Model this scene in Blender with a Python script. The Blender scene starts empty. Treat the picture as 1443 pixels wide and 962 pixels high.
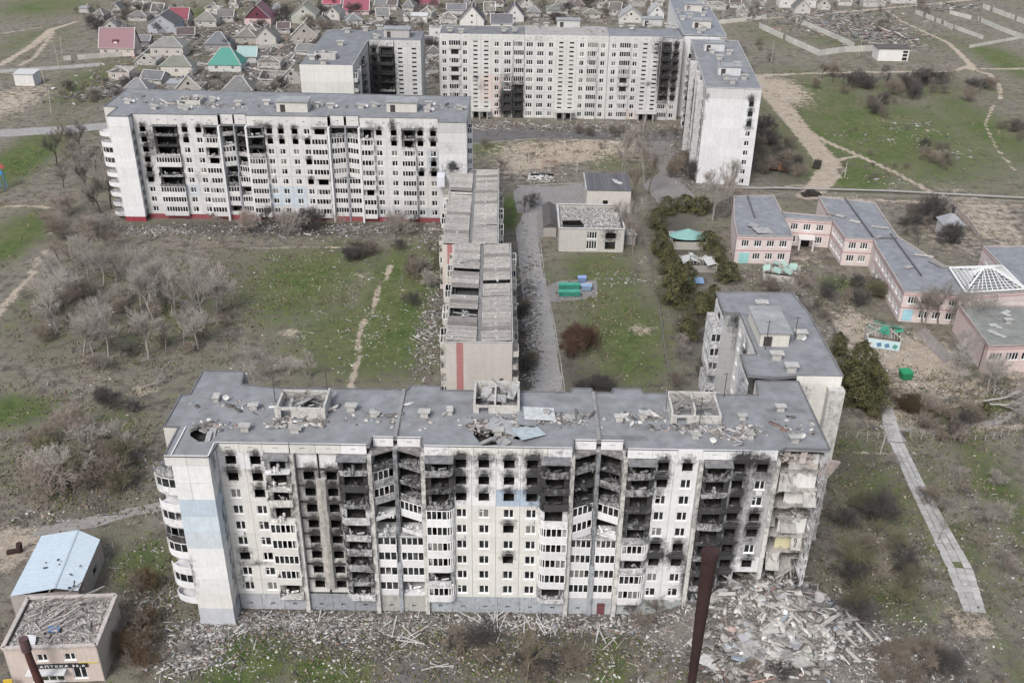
import bpy, math, random
import numpy as np
from mathutils import Matrix, Vector
from mathutils.geometry import delaunay_2d_cdt

R = random.Random(7)
NR = np.random.default_rng(11)
SC = bpy.context.scene
COL = SC.collection

# ------------------------------------------------------------------ camera
FPX, TH, ROLL, CZ = 1407.3, math.radians(29.1076), math.radians(0.9014), 102.811
PW, PH = 1443, 962
cam = bpy.data.objects.new('camera', bpy.data.cameras.new('camera'))
COL.objects.link(cam)
cam.data.sensor_width = 36.0
cam.data.lens = FPX / PW * 36.0
cam.data.clip_start = 1.0
cam.data.clip_end = 20000
cam.matrix_world = Matrix.Translation((0, 0, CZ)) @ Matrix.Rotation(math.pi/2 - TH, 4, 'X') @ Matrix.Rotation(ROLL, 4, 'Z')
SC.camera = cam

# ------------------------------------------------------------------ sky and sun (overcast)
SUN_EL, SUN_AZ = math.radians(48), math.radians(205)      # azimuth clockwise from +Y
world = bpy.data.worlds.new('World')
SC.world = world
world.use_nodes = True
wn, wl = world.node_tree.nodes, world.node_tree.links
wn.clear()
sky = wn.new('ShaderNodeTexSky'); sky.sky_type = 'NISHITA'; sky.sun_disc = False
sky.sun_elevation = SUN_EL; sky.sun_rotation = SUN_AZ
sky.air_density = 1.3; sky.dust_density = 4.0; sky.ozone_density = 1.0
hs = wn.new('ShaderNodeHueSaturation'); hs.inputs['Saturation'].default_value = 0.62
bg = wn.new('ShaderNodeBackground'); bg.inputs['Strength'].default_value = 0.14
wo = wn.new('ShaderNodeOutputWorld')
wl.new(sky.outputs[0], hs.inputs['Color']); wl.new(hs.outputs[0], bg.inputs[0]); wl.new(bg.outputs[0], wo.inputs[0])
sun = bpy.data.objects.new('sun', bpy.data.lights.new('sun', 'SUN'))
COL.objects.link(sun)
sun.data.energy = 1.35
sun.data.angle = math.radians(14)
sun.data.color = (1.0, 0.985, 0.97)
sd = Vector((math.sin(SUN_AZ)*math.cos(SUN_EL), math.cos(SUN_AZ)*math.cos(SUN_EL), math.sin(SUN_EL)))
sun.rotation_euler = sd.to_track_quat('Z', 'Y').to_euler()
SC.view_settings.view_transform = 'Standard'
SC.view_settings.look = 'None'
SC.view_settings.gamma = 1.0
SC.view_settings.exposure = 0.45
SC.render.engine = 'CYCLES'
SC.cycles.max_bounces = 5
SC.cycles.diffuse_bounces = 3

# ------------------------------------------------------------------ survey helpers: a point of the photograph at a known height -> metres
def U(px, py, z=0.0):
    a, b = px - PW/2, py - PH/2
    c, s = math.cos(ROLL), math.sin(ROLL)
    X = (c*a + s*b)/FPX; V = (-s*a + c*b)/FPX
    dx, dy, dz = X, math.cos(TH) - V*math.sin(TH), -math.sin(TH) - V*math.cos(TH)
    t = (z - CZ)/dz
    return (t*dx, t*dy)
def UY(px, py, y):
    a, b = px - PW/2, py - PH/2
    c, s = math.cos(ROLL), math.sin(ROLL)
    X = (c*a + s*b)/FPX; V = (-s*a + c*b)/FPX
    dx, dy, dz = X, math.cos(TH) - V*math.sin(TH), -math.sin(TH) - V*math.cos(TH)
    t = y/dy
    return (t*dx, CZ + t*dz)
def scale_at(x, y, z=0.0):           # photo pixels per metre
    return FPX/(y*math.cos(TH) - (z - CZ)*math.sin(TH))

# ------------------------------------------------------------------ materials
def nodes(m):
    m.use_nodes = True
    t = m.node_tree; t.nodes.clear()
    return t.nodes, t.links
def math_node(n, l, op, a, b=None, c=None, clamp=False):
    k = n.new('ShaderNodeMath'); k.operation = op; k.use_clamp = clamp
    for i, v in enumerate((a, b, c)):
        if v is None: continue
        if isinstance(v, (int, float)): k.inputs[i].default_value = v
        else: l.new(v, k.inputs[i])
    return k.outputs[0]
def noise(n, l, vec, scale, detail=4.0, rough=0.6):
    k = n.new('ShaderNodeTexNoise'); k.inputs['Scale'].default_value = scale
    k.inputs['Detail'].default_value = detail; k.inputs['Roughness'].default_value = rough
    if vec is not None: l.new(vec, k.inputs['Vector'])
    return k.outputs[0]
def ramp(n, l, f, pts):
    k = n.new('ShaderNodeValToRGB')
    e = k.color_ramp.elements
    while len(e) < len(pts): e.new(0.5)
    for i, (p, c) in enumerate(pts):
        e[i].position = p
        e[i].color = (c, c, c, 1) if isinstance(c, (int, float)) else (*c, 1)
    l.new(f, k.inputs[0])
    return k.outputs[0]
def mix(n, l, f, a, b, mode='MIX'):
    k = n.new('ShaderNodeMix'); k.data_type = 'RGBA'; k.blend_type = mode; k.clamp_factor = True
    for s, v in ((k.inputs[0], f), (k.inputs[6], a), (k.inputs[7], b)):
        if isinstance(v, (int, float)): s.default_value = v
        elif isinstance(v, tuple): s.default_value = (*v, 1) if len(v) == 3 else v
        else: l.new(v, s)
    return k.outputs[2]
def finish(n, l, col, rough=0.85, bump=None, spec=0.3, bstr=0.3, bdist=0.05, metal=0.0):
    b = n.new('ShaderNodeBsdfPrincipled'); o = n.new('ShaderNodeOutputMaterial')
    if isinstance(col, tuple): b.inputs['Base Color'].default_value = (*col, 1)
    else: l.new(col, b.inputs['Base Color'])
    if isinstance(rough, (int, float)): b.inputs['Roughness'].default_value = rough
    else: l.new(rough, b.inputs['Roughness'])
    b.inputs['Specular IOR Level'].default_value = spec
    b.inputs['Metallic'].default_value = metal
    if bump is not None:
        k = n.new('ShaderNodeBump'); k.inputs['Strength'].default_value = bstr; k.inputs['Distance'].default_value = bdist
        l.new(bump, k.inputs['Height']); l.new(k.outputs[0], b.inputs['Normal'])
    l.new(b.outputs[0], o.inputs[0])
def world_pos(n):
    return n.new('ShaderNodeNewGeometry').outputs['Position']
def stretch(n, l, v, s):
    k = n.new('ShaderNodeMapping'); k.inputs['Scale'].default_value = s; l.new(v, k.inputs[0]); return k.outputs[0]

M = {}
def surface(name, color=None, amt=0.25, scale=1.5, rough=0.85, soot=False, attr=None, streak=0.0, bump=0.3, spec=0.25, spots=0.0, metal=0.0):
    """colour = object colour (or a fixed one / a vertex attribute), broken up by wear; soot = fire marks from the mesh attribute or the object's own amount."""
    m = bpy.data.materials.new(name); n, l = nodes(m)
    P = world_pos(n)
    if attr:
        a = n.new('ShaderNodeAttribute'); a.attribute_name = attr; base = a.outputs['Color']
        oi = n.new('ShaderNodeObjectInfo')
    else:
        oi = n.new('ShaderNodeObjectInfo'); base = oi.outputs['Color']
        if color: base = mix(n, l, 1.0, oi.outputs['Color'], color, 'MULTIPLY')
    n1 = noise(n, l, P, scale, 5, 0.65)
    f = ramp(n, l, n1, [(0.25, 1 - amt), (0.75, 1 + amt*0.35)])
    c = mix(n, l, 1.0, base, f, 'MULTIPLY')
    n3 = noise(n, l, P, 0.22, 3, 0.6)
    c = mix(n, l, 1.0, c, ramp(n, l, n3, [(0.3, 1 - amt*0.5), (0.7, 1.0)]), 'MULTIPLY')
    if streak:
        s = noise(n, l, stretch(n, l, P, (2.2, 2.2, 0.18)), 1.0, 4, 0.6)
        c = mix(n, l, 1.0, c, ramp(n, l, s, [(0.3, 1 - streak), (0.6, 1.0)]), 'MULTIPLY')
    if spots:
        s = noise(n, l, P, 5.0, 3, 0.7)
        c = mix(n, l, ramp(n, l, s, [(0.68, 0.0), (0.74, spots)]), c, (0.10, 0.09, 0.08))
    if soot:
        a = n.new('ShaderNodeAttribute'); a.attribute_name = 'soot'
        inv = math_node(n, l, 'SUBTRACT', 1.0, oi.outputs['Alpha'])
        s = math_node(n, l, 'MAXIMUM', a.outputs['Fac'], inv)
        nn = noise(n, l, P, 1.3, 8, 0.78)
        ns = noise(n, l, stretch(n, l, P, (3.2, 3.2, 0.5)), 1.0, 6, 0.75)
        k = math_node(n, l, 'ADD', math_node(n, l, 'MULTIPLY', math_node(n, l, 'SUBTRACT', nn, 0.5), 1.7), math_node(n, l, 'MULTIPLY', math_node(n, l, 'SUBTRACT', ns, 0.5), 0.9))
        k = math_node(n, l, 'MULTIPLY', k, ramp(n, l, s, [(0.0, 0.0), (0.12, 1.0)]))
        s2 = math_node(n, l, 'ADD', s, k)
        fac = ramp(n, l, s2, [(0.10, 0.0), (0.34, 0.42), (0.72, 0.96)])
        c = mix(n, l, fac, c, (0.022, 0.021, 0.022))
    finish(n, l, c, rough, noise(n, l, P, scale*6, 4, 0.7), spec, bump, 0.04, metal)
    M[name] = m
    return m
surface('paint', soot=True, amt=0.13, streak=0.09, spots=0.3)
surface('concrete', soot=True, amt=0.35, streak=0.15, bump=0.5, spots=0.3)
surface('roofing', soot=True, amt=0.34, scale=0.55, rough=0.85, spots=0.6)
surface('roof_metal', amt=0.12, rough=0.45, spots=0.3, spec=0.4)
surface('slate', amt=0.45, scale=2.0, rough=0.9)
surface('debris', attr='tint', amt=0.3, scale=3.0)
surface('rust', amt=0.5, scale=2.5, rough=0.8)
surface('frame', amt=0.15, scale=4, rough=0.5, soot=True)
surface('wood', amt=0.4, scale=3)
surface('bark', amt=0.4, scale=4)
surface('leaf', attr='tint', amt=0.3, scale=2)
surface('asphalt', amt=0.35, scale=1.2, spots=0.6)
surface('slab', amt=0.3, scale=2.5, spots=0.3)
def glass():
    m = bpy.data.materials.new('window_glass'); n, l = nodes(m)
    P = world_pos(n)
    c = mix(n, l, ramp(n, l, noise(n, l, P, 0.9, 2), [(0.45, 0.0), (0.7, 1.0)]), (0.012, 0.013, 0.015), (0.05, 0.054, 0.06))
    oi = n.new('ShaderNodeObjectInfo')
    c = mix(n, l, ramp(n, l, oi.outputs['Random'], [(0.80, 0.0), (0.84, 0.75)]), c, (0.22, 0.21, 0.20))
    finish(n, l, c, 0.18, noise(n, l, P, 2.0, 2), 0.5, 0.08, 0.02)
    M['glass'] = m
glass()

def ground_material():
    m = bpy.data.materials.new('ground_soil'); n, l = nodes(m)
    P = world_pos(n)
    def at(nm):
        a = n.new('ShaderNodeAttribute'); a.attribute_name = nm; return a.outputs['Fac']
    big = noise(n, l, P, 0.07, 5, 0.62)
    mid = noise(n, l, P, 0.45, 5, 0.68)
    fine = noise(n, l, P, 2.6, 5, 0.75)
    vf = noise(n, l, P, 7.0, 4, 0.8)
    base = mix(n, l, ramp(n, l, mid, [(0.36, 0.0), (0.62, 1.0)]), (0.135, 0.117, 0.102), (0.345, 0.31, 0.275))
    base = mix(n, l, ramp(n, l, big, [(0.42, 0.0), (0.68, 0.55)]), base, (0.20, 0.20, 0.13))
    base = mix(n, l, ramp(n, l, noise(n, l, P, 0.16, 4, 0.7), [(0.52, 0.0), (0.66, 0.6)]), base, (0.085, 0.078, 0.070))
    grass = mix(n, l, ramp(n, l, mid, [(0.35, 0.0), (0.65, 1.0)]), (0.060, 0.105, 0.030), (0.150, 0.190, 0.072))
    grass = mix(n, l, ramp(n, l, big, [(0.35, 0.55), (0.6, 0.0)]), grass, (0.21, 0.20, 0.12))
    sand = mix(n, l, ramp(n, l, mid, [(0.3, 0.0), (0.7, 1.0)]), (0.38, 0.32, 0.255), (0.58, 0.50, 0.41))
    dark = mix(n, l, fine, (0.060, 0.054, 0.050), (0.165, 0.15, 0.14))
    def mask(att, lo, hi, w=0.9):
        t = math_node(n, l, 'MULTIPLY', math_node(n, l, 'SUBTRACT', math_node(n, l, 'ADD', math_node(n, l, 'MULTIPLY', mid, 0.6), math_node(n, l, 'MULTIPLY', fine, 0.4)), 0.5), w*2)
        return ramp(n, l, math_node(n, l, 'ADD', at(att), math_node(n, l, 'MULTIPLY', t, ramp(n, l, at(att), [(0.0, 0.0), (0.1, 1.0)]))), [(lo, 0.0), (hi, 1.0)])
    c = mix(n, l, mask('dark', 0.25, 0.75), base, dark)
    c = mix(n, l, mask('grass', 0.22, 0.66, 1.5), c, grass)
    c = mix(n, l, mask('sand', 0.3, 0.62, 1.2), c, sand)
    c = mix(n, l, 1.0, c, ramp(n, l, fine, [(0.28, 0.5), (0.68, 1.22)]), 'MULTIPLY')
    c = mix(n, l, 1.0, c, ramp(n, l, vf, [(0.3, 0.75), (0.7, 1.15)]), 'MULTIPLY')
    finish(n, l, c, 0.95, math_node(n, l, 'ADD', fine, vf), 0.1, 0.9, 0.25)
    M['ground'] = m
ground_material()

# ------------------------------------------------------------------ mesh helpers
class MB:
    def __init__(s): s.v = []; s.f = []; s.m = []; s.c = None
    def quad(s, a, b, c, d, m=0):
        i = len(s.v); s.v += [a, b, c, d]; s.f.append((i, i+1, i+2, i+3)); s.m.append(m)
    def tri(s, a, b, c, m=0):
        i = len(s.v); s.v += [a, b, c]; s.f.append((i, i+1, i+2)); s.m.append(m)
    def box(s, x0, x1, y0, y1, z0, z1, m=0):
        i = len(s.v)
        s.v += [(x0,y0,z0),(x1,y0,z0),(x1,y1,z0),(x0,y1,z0),(x0,y0,z1),(x1,y0,z1),(x1,y1,z1),(x0,y1,z1)]
        s.f += [(i,i+1,i+5,i+4),(i+1,i+2,i+6,i+5),(i+2,i+3,i+7,i+6),(i+3,i,i+4,i+7),(i+4,i+5,i+6,i+7),(i+3,i+2,i+1,i)]
        s.m += [m]*6
        return s
    def tbox(s, cx, cy, cz, lx, ly, lz, yaw=0, pitch=0, roll=0, m=0):
        T = Matrix.Translation((cx,cy,cz)) @ Matrix.Rotation(yaw,4,'Z') @ Matrix.Rotation(pitch,4,'Y') @ Matrix.Rotation(roll,4,'X')
        i = len(s.v)
        for a,b,c in ((-1,-1,-1),(1,-1,-1),(1,1,-1),(-1,1,-1),(-1,-1,1),(1,-1,1),(1,1,1),(-1,1,1)):
            p = T @ Vector((a*lx/2,b*ly/2,c*lz/2)); s.v.append((p.x,p.y,p.z))
        s.f += [(i,i+1,i+5,i+4),(i+1,i+2,i+6,i+5),(i+2,i+3,i+7,i+6),(i+3,i,i+4,i+7),(i+4,i+5,i+6,i+7),(i+3,i+2,i+1,i)]
        s.m += [m]*6
        return s
    def bar(s, p, q, w, h=None, m=0):
        p, q = Vector(p), Vector(q); d = q - p; L = d.length
        if L < 1e-4: return s
        h = h or w
        x = d/L; up = Vector((0,0,1)) if abs(x.z) < 0.95 else Vector((0,1,0))
        y = up.cross(x).normalized(); z = x.cross(y)
        i = len(s.v)
        for e in (p, q):
            for a, b in ((-1,-1),(1,-1),(1,1),(-1,1)):
                t = e + y*(a*w/2) + z*(b*h/2); s.v.append((t.x,t.y,t.z))
        s.f += [(i,i+1,i+5,i+4),(i+1,i+2,i+6,i+5),(i+2,i+3,i+7,i+6),(i+3,i,i+4,i+7),(i+3,i+2,i+1,i),(i+4,i+5,i+6,i+7)]
        s.m += [m]*6
        return s
    def tube(s, pts, rad, n=6, m=0, cap=True):
        base = len(s.v)
        for k, p in enumerate(pts):
            p = Vector(p)
            d = (Vector(pts[min(k+1, len(pts)-1)]) - Vector(pts[max(k-1, 0)])).normalized()
            up = Vector((0,0,1)) if abs(d.z) < 0.9 else Vector((1,0,0))
            a = d.cross(up).normalized(); b = d.cross(a)
            r = rad[k] if hasattr(rad, '__len__') else rad
            for j in range(n):
                t = 2*math.pi*j/n; q = p + a*(r*math.cos(t)) + b*(r*math.sin(t)); s.v.append((q.x,q.y,q.z))
        for k in range(len(pts)-1):
            for j in range(n):
                a0 = base+k*n+j; a1 = base+k*n+(j+1)%n
                s.f.append((a0,a1,a1+n,a0+n)); s.m.append(m)
        if cap:
            s.f.append(tuple(base+j for j in range(n))); s.m.append(m)
            s.f.append(tuple(base+(len(pts)-1)*n+j for j in range(n))); s.m.append(m)
        return s
    def prism(s, poly, z0, z1, holes=(), m=0, mside=None, zf=None):
        """extruded outline with holes; zf(x,y) may bend the top"""
        mside = m if mside is None else mside
        loops = [list(poly)] + [list(h) for h in holes]
        vs = [Vector(p[:2]) for lp in loops for p in lp]
        faces = []; k = 0
        for lp in loops: faces.append(list(range(k, k+len(lp)))); k += len(lp)
        if holes or len(poly) > 4:
            ed = [(f[i], f[(i+1) % len(f)]) for f in faces[1:] for i in range(len(f))]
            o = delaunay_2d_cdt(vs, ed, faces[:1], 1, 1e-5)
            pts = [(v.x, v.y) for v in o[0]]; tr = [tuple(f) for f in o[2]]
            def inside(x, y, h):
                r = False
                for (ax, ay), (bx, by) in zip(h, h[1:] + h[:1]):
                    if (ay > y) != (by > y) and x < (bx-ax)*(y-ay)/(by-ay) + ax: r = not r
                return r
            if holes: tr = [t for t in tr if not any(inside(sum(pts[k][0] for k in t)/len(t), sum(pts[k][1] for k in t)/len(t), h) for h in loops[1:])]
        else:
            pts = [(v.x, v.y) for v in vs]; tr = [tuple(range(len(poly)))]
        i = len(s.v)
        g = (lambda x, y, z: z) if zf is None else zf
        s.v += [(x, y, g(x, y, z1)) for x, y in pts]; s.f += [tuple(i+t for t in f) for f in tr]; s.m += [m]*len(tr)
        i = len(s.v)
        s.v += [(x, y, z0) for x, y in pts]; s.f += [tuple(reversed([i+t for t in f])) for f in tr]; s.m += [mside]*len(tr)
        for lp in loops:
            for a in range(len(lp)):
                p, q = lp[a], lp[(a+1) % len(lp)]
                s.quad((p[0],p[1],z0), (q[0],q[1],z0), (q[0],q[1],g(q[0],q[1],z1)), (p[0],p[1],g(p[0],p[1],z1)), mside)
        return s
    def mesh(s, name, mats):
        me = bpy.data.meshes.new(name)
        me.from_pydata(s.v, [], s.f)
        for k in mats: me.materials.append(M[k])
        if len(mats) > 1: me.polygons.foreach_set('material_index', s.m)
        me.update()
        return me
_cache = {}
def cached(key, fn):
    if key not in _cache: _cache[key] = fn()
    return _cache[key]
def link(name, me, parent=None, loc=(0,0,0), rz=0.0, col=None, soot=0.0):
    o = bpy.data.objects.new(name, me); COL.objects.link(o)
    o.location = loc
    if isinstance(rz, tuple): o.rotation_euler = rz
    elif rz: o.rotation_euler = (0, 0, rz)
    if parent: o.parent = parent
    if col: o.color = (*col, 1 - soot)
    elif soot: o.color = (1, 1, 1, 1 - soot)
    return o
def empty(name, label, cat, loc, rz=0.0, group=None):
    o = bpy.data.objects.new(name, None); COL.objects.link(o)
    o.location = loc; o.rotation_euler = (0, 0, rz); o.empty_display_size = 1
    o['label'] = label; o['category'] = cat
    if group: o['group'] = group
    return o
def tag(o, label=None, cat=None, group=None, kind=None):
    for k, v in (('label', label), ('category', cat), ('group', group), ('kind', kind)):
        if v: o[k] = v
    return o
def jig(c, a=0.03, r=R):
    k = 1 + r.uniform(-a, a)
    return tuple(min(1, x*k) for x in c)

def chips(name, mat, pos, size, yaw, tilt, col, parent=None):
    """many small tilted blocks as one mesh; pos (N,3) size (N,3) yaw (N) tilt (N,2) col (N,3)"""
    N = len(pos)
    c = np.array([(-1,-1,-1),(1,-1,-1),(1,1,-1),(-1,1,-1),(-1,-1,1),(1,-1,1),(1,1,1),(-1,1,1)], float)*0.5
    V = c[None]*size[:, None, :]
    V[:, :, 0:2] *= (1 + NR.uniform(-0.3, 0.3, (N, 8, 1)))
    ca, sa = np.cos(tilt[:, 0])[:, None], np.sin(tilt[:, 0])[:, None]
    y, z = V[..., 1].copy(), V[..., 2].copy(); V[..., 1], V[..., 2] = y*ca - z*sa, y*sa + z*ca
    ca, sa = np.cos(tilt[:, 1])[:, None], np.sin(tilt[:, 1])[:, None]
    x, z = V[..., 0].copy(), V[..., 2].copy(); V[..., 0], V[..., 2] = x*ca + z*sa, -x*sa + z*ca
    ca, sa = np.cos(yaw)[:, None], np.sin(yaw)[:, None]
    x, y = V[..., 0].copy(), V[..., 1].copy(); V[..., 0], V[..., 1] = x*ca - y*sa, x*sa + y*ca
    V += pos[:, None, :]
    F = np.array([(0,1,5,4),(1,2,6,5),(2,3,7,6),(3,0,4,7),(4,5,6,7)])
    FF = (F[None] + np.arange(N)[:, None, None]*8).reshape(-1)
    me = bpy.data.meshes.new(name)
    me.vertices.add(N*8); me.vertices.foreach_set('co', V.reshape(-1).astype(np.float32))
    nf = N*5
    me.loops.add(nf*4); me.loops.foreach_set('vertex_index', FF.astype(np.int32))
    me.polygons.add(nf); me.polygons.foreach_set('loop_start', (np.arange(nf)*4).astype(np.int32))
    me.materials.append(M[mat])
    a = me.attributes.new('tint', 'FLOAT_COLOR', 'POINT')
    cc = np.concatenate([np.repeat(col, 8, axis=0), np.ones((N*8, 1))], 1)
    a.data.foreach_set('color', cc.reshape(-1).astype(np.float32))
    me.update(calc_edges=True)
    return link(name, me, parent)
PAL = np.array([(0.62,0.60,0.57),(0.50,0.48,0.46),(0.36,0.34,0.32),(0.25,0.235,0.22),(0.16,0.15,0.14),(0.45,0.36,0.32),(0.72,0.71,0.70),(0.30,0.33,0.37),(0.33,0.22,0.19)])
PALW = np.array([.2,.2,.18,.12,.1,.06,.08,.03,.03])
def rnd_cols(n, p=PALW):
    p = np.array(p)/sum(p)
    return PAL[NR.choice(len(PAL), n, p=p)]*NR.uniform(0.75, 1.15, (n, 1))
def scatter_blob(n, x, y, sx, sy):
    return np.stack([NR.normal(x, sx, n), NR.normal(y, sy, n)], 1)

# ------------------------------------------------------------------ prefab facade kit
WHITE = (0.70, 0.70, 0.715); CREAM = (0.61, 0.59, 0.565); PALEBLUE = (0.50, 0.57, 0.64); GREYC = (0.36, 0.355, 0.35)
def r3(*a): return tuple(round(x, 2) for x in a)
class Fac:
    """a wall seen from outside: u runs to the right, v goes into the house, z up"""
    def __init__(s, root, ox, oy, rz=0.0, soot=(), col=WHITE, colfn=None):
        s.root, s.ox, s.oy, s.rz = root, ox, oy, rz
        s.c, s.s = math.cos(rz), math.sin(rz); s.soot = list(soot); s.col = col; s.colfn = colfn
    def loc(s, u, v, z): return (s.ox + s.c*u - s.s*v, s.oy + s.s*u + s.c*v, z)
    def put(s, name, me, u, v, z, col=None, soot=0.0, parent=None, tilt=None):
        rz = s.rz
        if tilt: return link(name, me, parent or s.root, s.loc(u, v, z), (tilt[0], tilt[1], s.rz + (tilt[2] if len(tilt) > 2 else 0)), col, soot)
        return link(name, me, parent or s.root, s.loc(u, v, z), rz, col, soot)
    def S(s, u, z):
        if not s.soot: return 0.0
        t = 0.0
        for (x, zz, sx, sz, a) in s.soot:
            du = (u-x)/sx
            if -2.5 < du < 2.5:
                dz = (z-zz)/sz
                if -2.5 < dz < 2.5: t += a*math.exp(-du*du - dz*dz)
        return min(1.0, t)
    def color(s, u, i):
        c = s.colfn(u, i) if s.colfn else None
        return jig(c or s.col, 0.05)
    def panel(s, u0, u1, z0, z1, holes=(), v=0.0, col=None, name='wall_panel', soot=0.0, thick=0.28, gap=0.02, tilt=None, n=None):
        w, h = u1-u0, z1-z0
        g = gap
        xs = sorted({g, w-g} | {x for q in holes for x in (q[0]-u0, q[1]-u0)})
        zs = sorted({g, h-g} | {x for q in holes for x in (q[2]-z0, q[3]-z0)})
        mx = 0
        if s.soot:
            mx = max(s.S(u0 + w*a, z0 + h*b) for a in (0, .25, .5, .75, 1) for b in (0, .33, .66, 1))
        def sub(a, st):
            o = [a[0]]
            for p, q in zip(a, a[1:]):
                k = max(1, int(round((q-p)/st)))
                o += [p + (q-p)*j/k for j in range(1, k+1)]
            return o
        sooty = mx > 0.03
        def make():
            X, Z = (sub(xs, 0.62), sub(zs, 0.5)) if sooty else (xs, zs)
            b = MB(); hl = [(q[0]-u0, q[1]-u0, q[2]-z0, q[3]-z0) for q in holes]
            idx = {}
            def vid(i, k, y=0.0):
                key = (i, k, y)
                if key not in idx: idx[key] = len(b.v); b.v.append((X[i], y, Z[k]))
                return idx[key]
            def inh(i, k):
                cx, cz = (X[i]+X[i+1])/2, (Z[k]+Z[k+1])/2
                return any(q[0] < cx < q[1] and q[2] < cz < q[3] for q in hl)
            for i in range(len(X)-1):
                for k in range(len(Z)-1):
                    if not inh(i, k):
                        b.f.append((vid(i,k), vid(i+1,k), vid(i+1,k+1), vid(i,k+1))); b.m.append(0)
            a0, a1, c0, c1 = X[0], X[-1], Z[0], Z[-1]
            for (p, q) in (((a0,c0),(a0,c1)), ((a1,c1),(a1,c0)), ((a1,c0),(a0,c0)), ((a0,c1),(a1,c1))):
                b.quad((p[0],0,p[1]), (q[0],0,q[1]), (q[0],0.14,q[1]), (p[0],0.14,p[1]))
            for q in hl:
                for (p, r) in (((q[0],q[2]),(q[1],q[2])), ((q[1],q[2]),(q[1],q[3])), ((q[1],q[3]),(q[0],q[3])), ((q[0],q[3]),(q[0],q[2]))):
                    b.quad((p[0],0,p[1]), (r[0],0,r[1]), (r[0],thick,r[1]), (p[0],thick,p[1]))
            me = b.mesh(name, ['paint'])
            if sooty:
                at = me.attributes.new('soot', 'FLOAT', 'POINT')
                at.data.foreach_set('value', [s.S(u0 + p[0], z0 + p[2]) for p in b.v])
            return me
        me = make() if sooty else cached(('pan', name) + r3(w, h, thick, gap) + tuple(r3(q[0]-u0, q[1]-u0, q[2]-z0, q[3]-z0) for q in holes), make)
        return s.put(name, me, u0, v + R.uniform(-0.012, 0.012), z0, col or s.color((u0+u1)/2, n if n is not None else -1), soot, tilt=tilt)
    def window(s, uc, z, w=1.4, h=1.45, state='w', v=0.0, sub=True, name='window'):
        """state: w whole, o part broken, x burnt out (nothing left)"""
        if state == 'x': return None
        var = R.randrange(3) if state == 'w' else 3 + R.randrange(3)
        rr = random.Random(var*7 + 1)
        t = 0.1 if w > 1 else 0.08
        x0, x1 = -w/2, w/2
        mulls = [x0, x0 + w*(0.42 if var % 2 else 0.55), x1] if w < 1.8 else [x0 + w*k/(3 if w < 2.4 else 4) for k in range((4 if w < 2.4 else 5))]
        def fr(b):
            b.box(x0-0.05, x1+0.05, -0.02, 0.2, 0, t); b.box(x0-0.05, x1+0.05, 0.10, 0.2, h-t, h)
            b.box(x0-0.05, x0+t, 0.102, 0.198, t, h-t); b.box(x1-t, x1+0.05, 0.102, 0.198, t, h-t)
            b.box(x0-0.1, x1+0.1, -0.08, 0.1, -0.06, 0.0)
            for x in mulls[1:-1]: b.box(x-0.07, x+0.07, 0.104, 0.196, t, h-t)
            if var in (1, 4): b.box(mulls[0]+t, mulls[1]-0.05, 0.106, 0.19, h*0.66, h*0.66+0.07)
            return b
        def pn(b, m=0):
            a, c = (mulls[0], mulls[-1]) if var < 3 else (mulls[0], mulls[1]) if var == 3 else (mulls[-2], mulls[-1]) if var == 4 else (0, 0)
            if c > a: b.quad((a+0.03, 0.16, t*0.7), (c-0.03, 0.16, t*0.7), (c-0.03, 0.16, h-t*0.7), (a+0.03, 0.16, h-t*0.7), m)
            return b
        if sub:
            o = s.put(name, cached(('wf', var) + r3(w, h), lambda: fr(MB()).mesh('window_frame', ['frame'])), uc, v, z, jig((0.80, 0.80, 0.80), 0.08))
            me = cached(('wp', var) + r3(w, h), lambda: pn(MB()).mesh('pane', ['glass']))
            if len(me.polygons): link('pane', me, o)
        else:
            o = s.put(name, cached(('wc', var) + r3(w, h), lambda: pn(fr(MB()), 1).mesh('window', ['frame', 'glass'])), uc, v, z, jig((0.80, 0.80, 0.80), 0.08))
        return o
    def balcony(s, u0, u1, z, state='g', d=1.15, rnd=None, st=2.69, soot=0.0, name='balcony', sub=True, va=0.0, vb=0.0, col=None, segs=4):
        """state: g glazed, o open, r ruined;  va/vb set back the left and right ends of the front"""
        w = u1-u0
        seed = R.randrange(4) if state != 'g' else R.randrange(5)
        key = ('bal', name, state, seed, rnd, segs) + r3(w, d, st, va, vb)
        rr = random.Random(seed*13 + 5)
        if d > 0:
            pts = [(0, 0)]
            q = min(0.95, d*0.9)
            if rnd in ('l', 'b'): pts += [(q*(1-math.cos(t)), -d + q*(1-math.sin(t))) for t in [math.pi/2*k/segs for k in range(0, segs+1)]][0:]
            else: pts += [(0, -d)]
            if rnd in ('r', 'b'): pts += [(w - q*(1-math.cos(t)), -d + q*(1-math.sin(t))) for t in [math.pi/2*(segs-k)/segs for k in range(0, segs+1)]]
            else: pts += [(w, -d)]
            pts += [(w, 0)]
        else:
            pts = [(0, 2.9), (0, va), (w, vb), (w, 2.9)]
        ring = pts if d > 0 else pts[1:3]
        def wall(b, z0, z1, t=0.08, skip=()):
            for k in range(len(ring)-1):
                if k in skip: continue
                (ax, ay), (bx, by) = ring[k], ring[k+1]
                L = math.hypot(bx-ax, by-ay)
                if L < 0.01: continue
                b.bar((ax, ay, (z0+z1)/2), (bx, by, (z0+z1)/2), t, z1-z0)
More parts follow.
